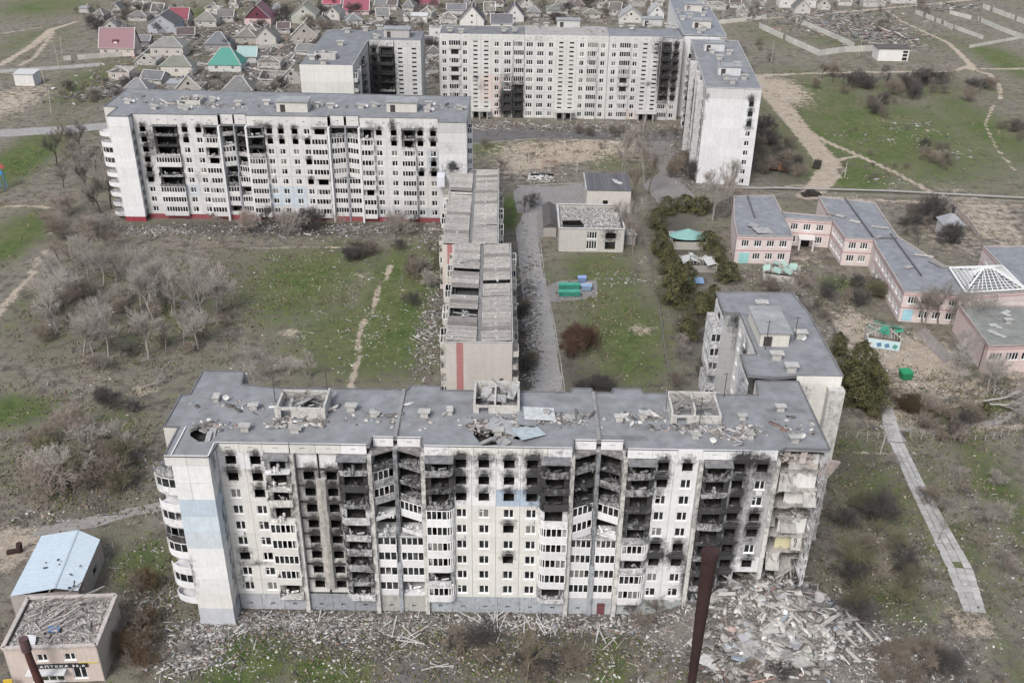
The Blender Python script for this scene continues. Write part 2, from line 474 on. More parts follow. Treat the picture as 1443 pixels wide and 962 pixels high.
        def body():
            b = MB()
            b.prism(pts, -0.16, 0.0)
            if state == 'r':
                mode = seed % 4
                nseg = len(ring)-1
                if mode == 0: wall(b, 0, 0.95, skip=(nseg//2,))
                elif mode == 1: wall(b, 0, 0.55)
                elif mode == 2: wall(b, 0, 1.0)
                for k in range(7):
                    x = rr.uniform(0.2, w-0.2); y = rr.uniform(-d if d > 0 else va, 0.2 if d > 0 else 1.5)
                    b.tbox(x, y, rr.uniform(0.1, 0.7), rr.uniform(0.1, 1.1), rr.uniform(0.05, 0.3), rr.uniform(0.05, 0.5), rr.uniform(0, 6), rr.uniform(-1, 1), rr.uniform(-1, 1))
                for k in range(4):
                    x = rr.uniform(0, w); p = (x, (-d if d > 0 else va)+0.02, 0.9)
                    b.bar(p, (x + rr.uniform(-0.8, 0.8), p[1] + rr.uniform(-0.35, 0.3), rr.uniform(0.2, 2.1)), 0.06)
            else: wall(b, 0, 1.02)
            return b.mesh(name, ['paint'])
        tilt = (R.uniform(-0.09, 0.05), R.uniform(-0.05, 0.05)) if state == 'r' and d > 0 else None
        o = s.put(name, cached(key, body), u0, 0.0 if d > 0 else 0, z, jig(col or s.col, 0.06), min(0.85, soot + (R.uniform(0.0, 0.35) if state == 'r' else 0)), tilt=tilt)
        if state == 'g' or (state == 'o' and seed == 1):
            rail = [(a, b) for a, b in ring]
            cuts = []
            for k in range(len(rail)-1):
                (ax, ay), (bx, by) = rail[k], rail[k+1]; L = math.hypot(bx-ax, by-ay); n = max(1, round(L/0.72))
                for j in range(n): cuts.append(((ax+(bx-ax)*j/n, ay+(by-ay)*j/n), (ax+(bx-ax)*(j+1)/n, ay+(by-ay)*(j+1)/n)))
            z0, z1 = 1.02, st - 0.17
            def gf(b):
                for (p, q) in cuts:
                    b.bar((*p, z0), (*p, z1), 0.13)
                    b.bar((*p, z0+0.05), (*q, z0+0.05), 0.07, 0.1); b.bar((*p, z1-0.05), (*q, z1-0.05), 0.07, 0.1)
                b.bar((*cuts[-1][1], z0), (*cuts[-1][1], z1), 0.09)
                return b
            def gp(b, m=0):
                for (p, q) in cuts:
                    if rr.random() < (0.28 if state == 'g' else 0.8): continue
                    b.quad((*p, z0+0.05), (*q, z0+0.05), (*q, z1-0.05), (*p, z1-0.05), m)
                return b
            if sub:
                link('glazing_frame', cached(key + ('gf',), lambda: gf(MB()).mesh('glazing_frame', ['frame'])), o, col=(0.80, 0.80, 0.80), soot=soot*0.7)
                me = cached(key + ('gp',), lambda: gp(MB()).mesh('pane', ['glass']))
                if len(me.polygons): tag(link('pane', me, o), kind='stuff')
            else:
                link('glazing', cached(key + ('gx',), lambda: gp(gf(MB()), 1).mesh('glazing', ['frame', 'glass'])), o, col=(0.80, 0.80, 0.80), soot=soot*0.7)
        return o
    def box(s, name, u0, u1, v0, v1, z0, z1, col=None, mat='paint', soot=0.0, kind=None):
        me = cached(('bx', name, mat) + r3(u1-u0, v1-v0, z1-z0), lambda: MB().box(0, u1-u0, 0, v1-v0, 0, z1-z0).mesh(name, [mat]))
        o = s.put(name, me, u0, v0, z0, col or jig(s.col, 0.04), soot)
        return o

def build_columns(F, cols, zc0, st, n, sub=True, ww=1.4, wh=1.45, zbase=None, pier_d=0.5, d=1.0, bal_soot=lambda u, i: 0.0):
    """every storey of every column of a facade"""
    for c in cols:
        k = c[0]
        for i in range(n):
            zc = zc0 + i*st; z0 = zc - 0.52*st; z1 = z0 + st
            if k == 'w':
                _, u0, u1, uc, S = c[:5]; v = c[5] if len(c) > 5 else 0.0
                w = c[6] if len(c) > 6 else ww
                ch = S[i] if i < len(S) else 'w'
                if ch == '-': continue
                if ch == 'k': F.panel(u0, u1, z0, z1, (), v=v, n=i); continue
                F.panel(u0, u1, z0, z1, ((uc-w/2, uc+w/2, zc-wh/2, zc+wh/2),), v=v, n=i)
                F.window(uc, zc-wh/2, w, wh, ch, v=v, sub=sub)
                if ch == 'w' and sub and R.random() < 0.14:
                    F.box('air_conditioner', uc + R.choice((-1.0, 0.2)), uc + R.choice((-1.0, 0.2)) + 0.8, v-0.35, v-0.003, zc-wh/2-0.75, zc-wh/2-0.2, (0.6, 0.6, 0.6)) if False else F.box('air_conditioner', uc-0.4, uc+0.4, v-0.36, v-0.02, zc-wh/2-0.72, zc-wh/2-0.2, (0.6, 0.6, 0.6))
            elif k == 'b':
                _, u0, u1, S, rnd = c[:5]
                ch = S[i] if i < len(S) else 'g'
                if ch == '-': continue
                sv = bal_soot((u0+u1)/2, i)
                F.panel(u0, u1, z0, z1, ((u0+0.7, u1-0.7, z0+0.12, z1-0.45),), n=i, soot=min(0.85, sv + (0.5 if ch == 'r' else 0)))
                F.balcony(u0+0.04, u1-0.04, z0+0.02, ch, d, rnd, st, sv, sub=sub, col=F.color((u0+u1)/2, i))
            elif k == 'l':
                _, u0, u1, va, vb, S = c[:6]
                ch = S[i] if i < len(S) else 'g'
                if ch == '-': continue
                sv = bal_soot((u0+u1)/2, i)
                a, b = (va, vb) if i >= 4 else (0.12, 0.12)
                F.balcony(u0+0.04, u1-0.04, z0+0.02, ch, 0, None, st, sv, name='loggia', sub=sub, va=a, vb=b, col=F.color((u0+u1)/2, i))
            elif k == 's':      # staircase: two small openings one above the other in each storey
                _, u0, u1, uc, S = c[:5]
                hs_ = tuple((uc-0.75, uc+0.75, zc + o - 0.28, zc + o + 0.28) for o in (-0.72, 0.78))
                F.panel(u0, u1, z0, z1, hs_, n=i)
                for o in (-0.72, 0.78):
                    me = cached('slot', lambda: MB().box(-0.75, 0.75, 0.12, 0.16, 0, 0.56).mesh('stair_window', ['glass']))
                    F.put('stair_window', me, uc, 0, zc+o-0.28)
            elif k == 'k':
                _, u0, u1 = c[:3]; v = c[3] if len(c) > 3 else 0.0
                F.panel(u0, u1, z0, z1, (), v=v, n=i)
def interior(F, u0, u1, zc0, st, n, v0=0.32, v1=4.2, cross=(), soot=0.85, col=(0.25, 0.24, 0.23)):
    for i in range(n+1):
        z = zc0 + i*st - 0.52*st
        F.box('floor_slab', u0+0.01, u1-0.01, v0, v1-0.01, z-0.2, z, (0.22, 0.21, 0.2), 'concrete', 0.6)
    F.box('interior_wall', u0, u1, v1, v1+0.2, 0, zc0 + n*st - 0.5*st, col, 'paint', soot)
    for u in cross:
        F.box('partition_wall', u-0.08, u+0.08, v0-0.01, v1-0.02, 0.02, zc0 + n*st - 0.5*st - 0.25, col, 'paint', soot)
def parapet(F, spans, z0, z1, step=3.3, slots=True):
    for (u0, u1, v) in spans:
        k = max(1, round((u1-u0)/step)); w = (u1-u0)/k
        for j in range(k):
            a, b = u0+j*w, u0+(j+1)*w; c = (a+b)/2; zz = (z0+z1)/2
            F.panel(a, b, z0, z1, ((c-0.35, c+0.35, zz-0.1, zz+0.06),) if slots else (), v=v, name='parapet_panel', thick=0.2)
def burn(cols, zc0, st, extra=()):
    out = list(extra)
    for c in cols:
        if c[0] == 'w':
            for i, ch in enumerate(c[4]):
                if ch == 'x':
                    out.append((c[3], zc0 + i*st + 1.05, 0.85, 0.75, 0.85))
                    out.append((c[3], zc0 + i*st, 0.95, 1.1, 0.22))
                elif ch == 'o': out.append((c[3], zc0 + i*st + 0.9, 0.6, 0.5, 0.25))
    return out
def vent(x, y, z, parent, rz=0.0, s=1.0, broken=False):
    b = cached(('vent', broken), lambda: (lambda m: (m.box(-0.55, 0.55, -0.4, 0.4, 0, 0.75), m.tbox(0.1 if broken else 0, 0, 0.95 if not broken else 0.8, 1.7, 1.1, 0.12, 0, 0.25 if broken else 0, 0), [m.box(a-0.06, a+0.06, c-0.06, c+0.06, 0.75, 0.92) for a in (-0.45, 0.45) for c in (-0.3, 0.3)], m)[-1].mesh('roof_vent', ['concrete']))(MB()))
    o = link('roof_vent', b, parent, (x, y, z), rz, jig((0.50, 0.49, 0.47), 0.12))
    o.scale = (s, s, s)
    return o
def dish(x, y, z, parent, rz=0.0):
    def mk():
        m = MB(); n = 10; c = len(m.v); m.v.append((0, 0.12, 0.75))
        for j in range(n):
            t = 2*math.pi*j/n; m.v.append((0.45*math.cos(t), -0.02, 0.75+0.45*math.sin(t)))
        for j in range(n): m.f.append((c, c+1+j, c+1+(j+1) % n)); m.m.append(0)
        m.bar((0, 0.14, 0), (0, 0.14, 0.75), 0.06); m.bar((0, 0.1, 0.75), (0, -0.4, 0.8), 0.03)
        return m.mesh('satellite_dish', ['frame'])
    return link('satellite_dish', cached('dish', mk), parent, (x, y, z), rz, (0.7, 0.7, 0.69))
def mast(x, y, z, parent, h=4.0):
    return link('antenna_mast', cached(('mast', round(h, 1)), lambda: MB().tube([(0,0,0), (0,0,h)], 0.06, 6).bar((-0.5, 0, h*0.95), (0.5, 0, h*0.95), 0.05).bar((0, 0, h*0.4), (0.9, 0.3, 0), 0.03).mesh('antenna_mast', ['rust'])), parent, (x, y, z), 0, (0.10, 0.09, 0.09))
def machine_room(x, y, z, parent, w=8, d=4.5, h=2.6, ruined=False, col=(0.55, 0.53, 0.50)):
    b = MB()
    for (x0, x1, y0, y1) in ((0, w, 0, 0.3), (0, w, d-0.3, d), (0, 0.3, 0.3, d-0.3), (w-0.3, w, 0.3, d-0.3), (w*0.45, w*0.45+0.25, 0.3, d-0.3)):
        hh = h*(1 if not ruined else R.uniform(0.55, 1.0))
        if (x0, x1, y0, y1) == (0, w, 0, 0.3):
            b.box(0, w*0.12, 0, 0.3, 0, hh); b.box(w*0.12+1.3, w, 0, 0.3, 0, hh*0.95); b.box(w*0.12, w*0.12+1.3, 0.002, 0.298, hh*0.75, hh*0.94)
        else: b.box(x0, x1, y0, y1, 0, hh)
    o = link('machine_room', b.mesh('machine_room', ['paint']), parent, (x, y, z), 0, col, 0.12 if ruined else 0.0)
    if not ruined:
        link('room_roof', MB().box(-0.3, w+0.3, -0.3, d+0.3, h+0.01, h+0.22).mesh('room_roof', ['roofing']), o, col=(0.32, 0.33, 0.34))
        link('door', MB().box(w*0.12, w*0.12+1.3, 0.15, 0.2, 0, h*0.74).mesh('door', ['rust']), o, col=(0.08, 0.07, 0.07))
    else:
        m = MB()
        for k in range(6): m.tbox(R.uniform(0.5, w-0.5), R.uniform(0.5, d-0.5), R.uniform(0.2, 1.6), R.uniform(0.8, 3), R.uniform(0.4, 1.5), 0.12, R.uniform(0, 6), R.uniform(-0.7, 0.7), R.uniform(-0.4, 0.4))
        link('fallen_slab', m.mesh('fallen_slab', ['concrete']), o, col=(0.42, 0.42, 0.42))
        m = MB()
        for k in range(10): m.bar((R.uniform(0, w), R.uniform(0, d), R.uniform(0.8, 2)), (R.uniform(0, w), R.uniform(0, d), R.uniform(0.3, 2.6)), 0.12)
        link('roof_beam', m.mesh('roof_beam', ['wood']), o, col=(0.3, 0.28, 0.26))
    return o
def roof_debris(name_root, poly, z, n, big=0.35):
    xs = [p[0] for p in poly]; ys = [p[1] for p in poly]
    P = np.stack([NR.uniform(min(xs)+0.5, max(xs)-0.5, n), NR.uniform(min(ys)+0.5, max(ys)-0.5, n), np.full(n, z)], 1)
    return P
def root_xy(o): return o.location.x, o.location.y

# ================================================================== front nine-storey block
def block_front():
    root = empty('apartment_block', 'long nine-storey white panel block nearest the camera, its right end collapsed into a rubble heap', 'apartment block', (0, 105.3, 0))
    zc0, st, n = 4.4, 2.69, 9
    wcols = [
        ('w', -37.88, -34.4, -36.2, 'wwxwwwwxx'), ('w', -34.4, -31.9, -33.0, 'wwowwwxxx'),
        ('b', -31.9, -28.5, 'rggggrrrr', None),
        ('w', -27.9, -24.9, -26.4, 'xxxxxxxxk', 0.5), ('w', -24.9, -22.4, -23.4, 'xxxxxxxxk', 0.5),
        ('b', -22.4, -18.5, 'rrrrrorrr', 'l'),
        ('l', -17.9, -15.3, -0.1, 1.25, 'ggggrrggr'), ('l', -14.7, -11.6, 1.25, -0.1, 'rgggrgrrr'),
        ('b', -11.0, -7.3, 'grggggrrr', 'r'),
        ('w', -7.3, -5.0, -6.4, 'wwwwwwxxx'), ('w', -5.0, -1.8, -3.4, 'wwwwwwxxx'), ('w', -1.8, 1.4, -0.1, 'wwxwxwxxx'), ('w', 1.4, 4.0, 2.9, 'wwwwwwxxx'),
        ('b', 4.0, 7.8, 'rggggorrr', 'l'),
        ('l', 8.4, 11.2, -0.1, 1.25, 'ggggggrrr'), ('l', 11.8, 14.6, 1.25, -0.1, 'ggggrgrrr'),
        ('b', 15.2, 18.9, 'ggrorrrrr', 'r'),
        ('w', 18.9, 21.3, 19.9, 'wwxxwwoxx'), ('w', 21.3, 24.4, 23.0, 'wwxxwwwwx'),
        ('b', 25.0, 28.7, 'rrrrrrrrr', 'r'),
        ('w', 28.7, 31.0, 29.7, 'xxxxxxxxx'), ('w', 31.0, 34.4, 32.7, '--xwxxwwx')]
    extra = [(-25, 23, 4.0, 2.4, 0.30), (-25.5, 14, 2.6, 4, 0.22), (-20.5, 17, 1.6, 3, 0.3), (-20, 8, 1.4, 2, 0.3), (-22.6, 14, 0.8, 4, 0.3),
             (-36.3, 24.2, 0.9, 1.0, 0.5), (-34.8, 8.5, 2.2, 0.5, 0.55), (-36.9, 6.0, 0.5, 2.6, 0.5),
             (-2.5, 26.6, 5.5, 1.4, 0.25), (3.4, 24, 1.4, 4, 0.5), (-6.9, 24, 1.0, 3.4, 0.45), (-0.1, 10.2, 0.7, 0.5, 0.5),
             (6, 23, 2.4, 4.2, 0.6), (-9, 23.5, 2.2, 3.6, 0.5), (17, 20, 2.2, 5.5, 0.45), (19.8, 24.5, 0.9, 2.6, 0.6), (20, 11.5, 1.3, 2.6, 0.6), (22.7, 11.0, 1.6, 1.6, 0.6),
             (29.8, 13, 1.2, 7, 0.85), (27, 9, 2.2, 5, 0.5), (27, 20, 1.5, 3, 0.3), (30.5, 22, 1.0, 3, 0.4), (24.3, 7, 0.5, 3.2, 0.7), (32.6, 15.5, 1.0, 2.6, 0.6), (33.4, 25, 2.6, 3, 0.4), (31, 27.5, 1.6, 1.5, 0.5), (29.6, 27, 1.4, 1.5, 0.6)]
    soot = burn(wcols, zc0, st, extra)
    def colfn(u, i):
        if i in (6,) and -1.9 < u < 4.1: return (0.42, 0.50, 0.60)
        if -28 < u < -22.3: return (WHITE if i > 7 else (0.60, 0.59, 0.57) if i < 4 else (0.44, 0.43, 0.42))
        if u > 28 and i > 2: return (0.42, 0.42, 0.43)
        if -7 < u < 4.2 and i < 6: return (0.66, 0.655, 0.625)
        if u < -28 and i < 8: return (0.65, 0.64, 0.62)
        if -38 < u < -33 and i == 0: return (0.52, 0.56, 0.62)
        return WHITE
    F = Fac(root, 0, 0, 0, soot, WHITE, colfn)
    def bs(u, i):
        z = zc0 + i*st
        return min(0.62, max(F.S(u, z), F.S(u-1, z), 0.5 if i >= 7 and u > -30 else 0, R.choice((0.25, 0.42, 0.5)) if i >= 6 and -19 < u < 19 else 0, R.choice((0.1, 0.2, 0.4)) if -23 < u < -18 and i > 0 else 0, R.choice((0.2, 0.45, 0.5)) if 25 < u < 29 and i < 7 else 0))
    build_columns(F, wcols, zc0, st, n, True, bal_soot=bs)
    pz = zc0 - 0.52*st
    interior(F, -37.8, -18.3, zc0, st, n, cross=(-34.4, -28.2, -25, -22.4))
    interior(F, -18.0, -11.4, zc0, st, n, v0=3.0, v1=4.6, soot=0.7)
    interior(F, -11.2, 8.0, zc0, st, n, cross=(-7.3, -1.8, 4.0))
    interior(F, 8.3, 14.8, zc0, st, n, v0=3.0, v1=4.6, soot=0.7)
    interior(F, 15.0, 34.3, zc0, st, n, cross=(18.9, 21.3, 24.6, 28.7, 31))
    top = zc0 + 9*st - 0.52*st
    # fins between balconies and the outer walls of the loggias
    for (u, v0, v1) in ((-28.2, -0.45, 0.3), (-18.2, -0.5, 3), (-11.3, -0.5, 3), (8.1, -0.5, 3), (14.9, -0.5, 3), (24.7, -0.45, 0.3), (34.6, -0.25, 3)):
        k = 5
        for j in range(k):
            h = (top - 0.02)/k
            F.box('fin_wall', u-0.28, u+0.28, v0, v1, 0.01+j*h, (j+1)*h-0.01, jig((0.60, 0.59, 0.57), 0.05), soot=0.12 if j < 3 else 0.3)
    # the seams between the sections, each with its thick grey downpipe column
    for u in (-15.0, 11.5):
        F.box('seam_wall', u-0.26, u+0.26, 1.3, 3.2, 0.01, top, (0.5, 0.5, 0.5), soot=0.3)
        for j in range(6):
            F.box('seam_column', u-0.27, u+0.27, -0.25 if j < 2 else 0.75, 1.28, 0.01+j*4.4, (j+1)*4.4-0.01 if j < 5 else top, jig((0.36, 0.38, 0.41), 0.08), soot=0.15 if j < 3 else 0.4)
    # the stripped stair bay's rounded inner pier
    def prow(m):
        pts = [(0, 0), (0.15, -0.5), (0.75, -0.75), (1.35, -0.5), (1.5, 0)]
        m.prism(pts, 0, 2.66); return m.mesh('pier_block', ['concrete'])
    me = prow(MB())
    for i in range(7):
        F.put('pier_block', me, -25.6 + R.uniform(-.05, .05), 0.48, pz + i*st + 1.2, jig((0.50, 0.48, 0.45), 0.06), 0.1)
    # plinth
    for (a, b, c) in ((-37.85, -28.5, (0.40, 0.41, 0.44)), (-27.9, -18.5, (0.30, 0.32, 0.35)), (-17.9, -11.6, (0.42, 0.42, 0.40)), (-11.0, 8.0, (0.40, 0.43, 0.46)), (8.4, 14.6, (0.42, 0.44, 0.46)), (15.2, 24.4, (0.42, 0.45, 0.45)), (25, 31, (0.3, 0.3, 0.3))):
        k = max(1, round((b-a)/3.2)); w = (b-a)/k
        for j in range(k): F.panel(a+j*w, a+(j+1)*w, 0, pz, ((a+j*w+1.2, a+j*w+1.8, 0.9, 1.3),), v=0.06, col=jig(c, 0.06), name='plinth_panel', soot=0.1)
    link('cellar_door', MB().box(0, 1.1, -0.06, 0.0, 0, 2.1).mesh('cellar_door', ['rust']), root, (12.6, 0.05, 0.05), 0, (0.19, 0.075, 0.085))
    # parapet and the canopies over the top balconies
    parapet(F, [(-37.85, -31.95, 0), (-31.95, -28.5, 0), (-28.4, -18.5, 0), (-17.9, -15.25, 1.8), (-14.75, -11.6, 1.8), (-11.1, 8.0, 0), (8.4, 11.2, 1.8), (11.8, 14.7, 1.8), (15.1, 34.4, 0)], top, 28.75)
    for (a, b) in ((-31.9, -28.5), (-22.4, -18.5), (-11.0, -7.3), (4.0, 7.8), (15.2, 18.9), (25, 28.7)):
        me = MB(); me.v = [(0, 0, 0), (b-a, 0, 0), (b-a, -1.25, -0.28), (0, -1.25, -0.28), (0, 0, -0.12), (b-a, 0, -0.12), (b-a, -1.25, -0.4), (0, -1.25, -0.4)]
        me.f = [(0,3,2,1), (4,5,6,7), (3,7,6,2), (0,4,7,3), (1,2,6,5)]; me.m = [0]*5
        F.put('balcony_canopy', me.mesh('balcony_canopy', ['roofing']), a, -0.01, top-0.04, (0.22, 0.22, 0.23), 0.2)
    for (a, b, va, vb) in ((-17.9, -15.27, -0.1, 1.25), (-14.73, -11.6, 1.25, -0.1), (8.4, 11.23, -0.1, 1.25), (11.77, 14.6, 1.25, -0.1)):
        me = MB().prism([(0, 3), (0, va), (b-a, vb), (b-a, 3)], -0.22, 0)
        F.put('loggia_canopy', me.mesh('loggia_canopy', ['concrete']), a, 0, top-0.02, (0.34, 0.32, 0.31), 0.3)
        me = MB().prism([(0, 1.2), (0, 0.0), (b-a, 0.0), (b-a, 1.2)], -0.12, 0)
        F.put('loggia_ledge', me.mesh('loggia_ledge', ['concrete']), a, -0.05, pz+4*st-0.17, (0.5, 0.5, 0.5), 0.3)
    # ---- left end bay standing forward, blank, with blue-painted middle floors
    def ecol(u, i): return {0: (0.66, 0.65, 0.63), 6: (0.47, 0.55, 0.63), 5: (0.53, 0.60, 0.66), 4: (0.56, 0.61, 0.66)}.get(i, (0.69, 0.69, 0.70))
    G = Fac(root, -43.5, -3.1, 0, [(0.3, 8, 0.9, 3, 0.5), (0.6, 11, 0.8, 1.4, 0.4)], WHITE, ecol)
    for i in range(9):
        z0 = pz + i*st
        cuts = (0.8, 2.75, 5.6) if i >= 7 else (0.8, 5.6)
        for a, b in zip(cuts, cuts[1:]): G.panel(a, b, z0, z0+st, (), n=i, gap=0.02 if i in (0, 4, 5, 6, 7, 8) else 0.004)
    for a, b in ((0, 2.75), (2.75, 5.6)): G.panel(a, b, top, 28.75, (), name='parapet_panel', col=jig((0.62, 0.61, 0.60)))
    G.panel(0.8, 5.6, 0, pz, (), name='plinth_panel', col=(0.48, 0.50, 0.53))
    G.box('backing_wall', 0.85, 5.55, 0.3, 0.5, 0, 28.6, (0.4, 0.4, 0.4))
    H = Fac(root, -37.9, -3.1, math.pi/2, [(1.5, 27, 0.8, 2, 0.5)] + [(2.3, 3 + 2.7*k, 0.7, 0.9, 0.55) for k in range(8)], WHITE, ecol)
    for i in range(9):
        z0 = pz + i*st; H.panel(0, 3.1, z0, z0+st, ((1.7, 2.4, z0+0.9, z0+2.0),) if i in (8, 5, 4, 2, 1) else (), n=i)
    H.panel(0, 3.1, top, 28.75, (), name='parapet_panel'); H.panel(0, 3.1, 0, pz, (), name='plinth_panel', col=(0.36, 0.38, 0.42))
    H.box('backing_wall', 0.3, 3.0, 0.32, 0.5, 0, 28.5, (0.2, 0.2, 0.2), soot=0.5)
    # west side: wall and half-round balconies, several of them burnt or torn open
    W_ = Fac(root, -42.7, 3.5, -math.pi/2)
    for i in range(9):
        z0 = pz + i*st
        W_.panel(0, 2.6, z0, z0+st, (), n=i, soot=0.2); W_.panel(2.6, 6.6, z0, z0+st, ((3.2, 4.6, z0+0.2, z0+2.2),), n=i)
    W_.panel(0, 6.6, top, 28.75, (), name='parapet_panel'); W_.panel(0, 6.6, 0, pz, (), name='plinth_panel')
    W_.box('backing_wall', 0.0, 6.2, 0.6, 0.8, 0, 28.5, (0.15, 0.15, 0.15), soot=0.6)
    # torn wall corner beside the lower balconies
    for i, stt in enumerate('oorgogror'):
        sc = {4: 0.75, 5: 0.1, 8: 0.5, 7: 0.15}.get(i, 0.05)
        half_round(W_, 2.1, pz + i*st, stt, 1.75, 2.0, sc, st)
    # west wall further back, and the plain walls at the back and the right
    b = MB()
    b.box(-45.6, -45.3, 3.6, 11.4, 0, 28.45); b.box(-45.6, -43.6, 3.4, 3.6, 0, 28.45); b.box(-44.4, -44.1, 11.4, 17.5, 0, 28.45)
    b.box(-44.4, -38, 17.5, 17.8, 0, 28.45); b.box(-38, 35, 13.4, 13.7, 0, 28.45); b.box(35, 41, 17.3, 17.6, 0, 28.45); b.box(40.8, 41.1, 6.4, 17.5, 0, 28.45)
    link('rear_wall', b.mesh('rear_wall', ['paint']), root, col=(0.55, 0.54, 0.52))
    # ---- collapsed right bay: floors torn open
    tears = []
    roomcol = {8: (0.72, 0.71, 0.70), 7: (0.74, 0.73, 0.72), 6: (0.76, 0.75, 0.74), 5: (0.50, 0.49, 0.48), 4: (0.74, 0.74, 0.73), 3: (0.64, 0.60, 0.40), 2: (0.36, 0.34, 0.32), 1: (0.45, 0.43, 0.33), 0: (0.3, 0.3, 0.3)}
    wally = {8: 1.9, 7: 1.5, 6: 1.6, 5: 3.6, 4: 2.0, 3: 2.0, 2: 4.6, 1: 4.8, 0: 5.0}
    for i in range(9):
        z0 = pz + i*st; wy = wally[i]
        fr = wally[i] - 0.75 if i > 2 else wally[i] - 1.5
        fr = min(fr, wally[i-1] + 0.1) if i > 0 and i not in (5,) else fr
        pts = [(34.9, 5.6), (34.9, fr-0.3)] + [(34.9 + k*0.75, fr + R.uniform(-0.3, 0.3)) for k in range(1, 8)] + [(40.78, fr+0.1), (40.78, 5.6)]
        link('torn_floor_slab', MB().prism(pts, z0-0.22, z0).mesh('torn_floor_slab', ['concrete']), root, col=jig((0.50, 0.48, 0.46)), soot=0.05)
        link('room_wall', MB().box(36.7, 40.5, wy, wy+0.16, z0+0.01, z0+st-0.24).mesh('room_wall', ['paint']), root, col=roomcol[i], soot=0.0 if i not in (5, 2, 1) else 0.35)
        link('room_wall', MB().box(34.95, 35.4, wy-0.3, wy-0.1, z0+0.01, z0+st-0.24).mesh('room_wall', ['paint']), root, col=(0.55, 0.53, 0.50), soot=0.05)
        link('room_back_wall', MB().box(34.9, 40.75, 5.6, 5.8, z0+0.01, z0+st-0.24).mesh('room_back_wall', ['paint']), root, col=(0.25, 0.24, 0.23), soot=0.5)
        m = MB()
        for k in range(14 if i > 2 else 26):
            m.tbox(R.uniform(35, 40.7), R.uniform(fr-0.1, wy-0.1), z0 + R.uniform(0.0, 0.25), R.uniform(0.15, 0.8), R.uniform(0.1, 0.4), R.uniform(0.08, 0.2), R.uniform(0, 6), R.uniform(-0.8, 0.8), R.uniform(-0.8, 0.8))
        for k in range(9):
            x = R.uniform(35, 40.7); m.bar((x, fr, z0-0.1), (x + R.uniform(-0.3, 0.3), fr - R.uniform(0.1, 0.5), z0 - R.uniform(0, 0.8)), 0.035)
        if i == 5:
            for k in range(16): m.tbox(R.uniform(36, 40.5), R.uniform(1.2, 3.2), z0 + R.uniform(0, 0.6), R.uniform(0.3, 1.6), R.uniform(0.2, 0.7), 0.12, R.uniform(0, 6), R.uniform(-0.8, 0.8), R.uniform(-0.8, 0.8))
        tag(link('broken_edge', m.mesh('broken_edge', ['concrete']), root, col=jig((0.46, 0.44, 0.42), 0.15), soot=0.05), kind='stuff')
    # east gable: window panels, the lowest ones gone
    E_ = Fac(root, 41.1, 0.4, math.pi/2, [(2, 20, 2, 6, 0.35)])
    for i in range(1, 9):
        z0 = pz + i*st
        E_.panel(0, 3.0, z0, z0+st, ((0.9, 2.1, z0+0.8, z0+2.2),), n=i, soot=0.15, thick=0.3)
        E_.panel(3.0, 6.0, z0, z0+st, (), n=i, soot=0.1)
        if i > 0: F.panel(40.55, 41.08, z0, z0+st, ((40.7, 40.95, z0+0.9, z0+2.1),), v=0.3, soot=0.25, n=i)
    m = MB()
    for i in range(4, 9):
        z0 = pz + i*st
        m.tbox(41.4, 1.6, z0, 0.7, 2.2, 0.15, 0, R.uniform(0, 0.5), R.uniform(-0.2, 0.2))
        m.bar((41.2, 0.5, z0+1), (41.8, R.uniform(0.2, 2.4), z0 + R.uniform(0.2, 1.5)), 0.08); m.bar((41.7, 0.4, z0+0.2), (41.8, 2.8, z0+R.uniform(0.2, 1.2)), 0.08)
    tag(link('wrecked_balcony', m.mesh('wrecked_balcony', ['concrete']), root, col=(0.42, 0.40, 0.38), soot=0.2), kind='stuff')
    link('hanging_panel', MB().tbox(41.6, 0.6, 25.6, 1.6, 0.25, 3.0, 0.3, 0.35, 0.2).mesh('hanging_panel', ['concrete']), root, col=(0.45, 0.38, 0.36))
    m = MB()
    for k in range(26): m.tbox(R.uniform(35, 40.8), R.uniform(0.3, 2.2), top + R.uniform(-0.7, 0.5), R.uniform(0.4, 2), R.uniform(0.2, 0.9), 0.14, R.uniform(0, 6), R.uniform(-0.9, 0.9), R.uniform(-0.9, 0.9))
    tag(link('attic_rubble', m.mesh('attic_rubble', ['concrete']), root, col=(0.45, 0.40, 0.37), soot=0.1), kind='stuff')
    for (x, i, L, w, a) in ((36.2, 8, 2.4, 1.8, 1.1), (39.6, 7, 2.0, 1.6, 0.9), (38.0, 5, 2.6, 2.2, 0.8), (35.8, 5, 1.8, 1.2, 1.3), (39.2, 4, 1.8, 1.4, 1.1), (36.4, 3, 2.6, 1.8, 1.2), (38.6, 2, 3.2, 2.4, 0.8), (36.6, 1, 3.0, 2.4, 0.7)):
        z0 = pz + i*st; y = wally[i] - 0.8
        link('hanging_slab', MB().tbox(0, -math.cos(a)*L/2, -math.sin(a)*L/2, w, L, 0.18, R.uniform(-0.15, 0.15), R.uniform(-0.15, 0.15), a).mesh('hanging_slab', ['concrete']), root, (x, y, z0-0.1), 0, jig((0.46, 0.45, 0.43), 0.15), 0.1)
        for k in range(3): link('bent_rebar', MB().tube([(0, 0, 0), (R.uniform(-.3, .3), -0.5, -0.3), (R.uniform(-.6, .6), -0.7, -1.2)], 0.035, 4).mesh('bent_rebar', ['rust']), root, (x + R.uniform(-1, 1), y, z0-0.1), 0, (0.12, 0.08, 0.06))
    # ---- roof
    zr = 28.55
    ph = lambda *L: [(U(x, y, zr)[0], U(x, y, zr)[1]-105.3) for x, y in L]
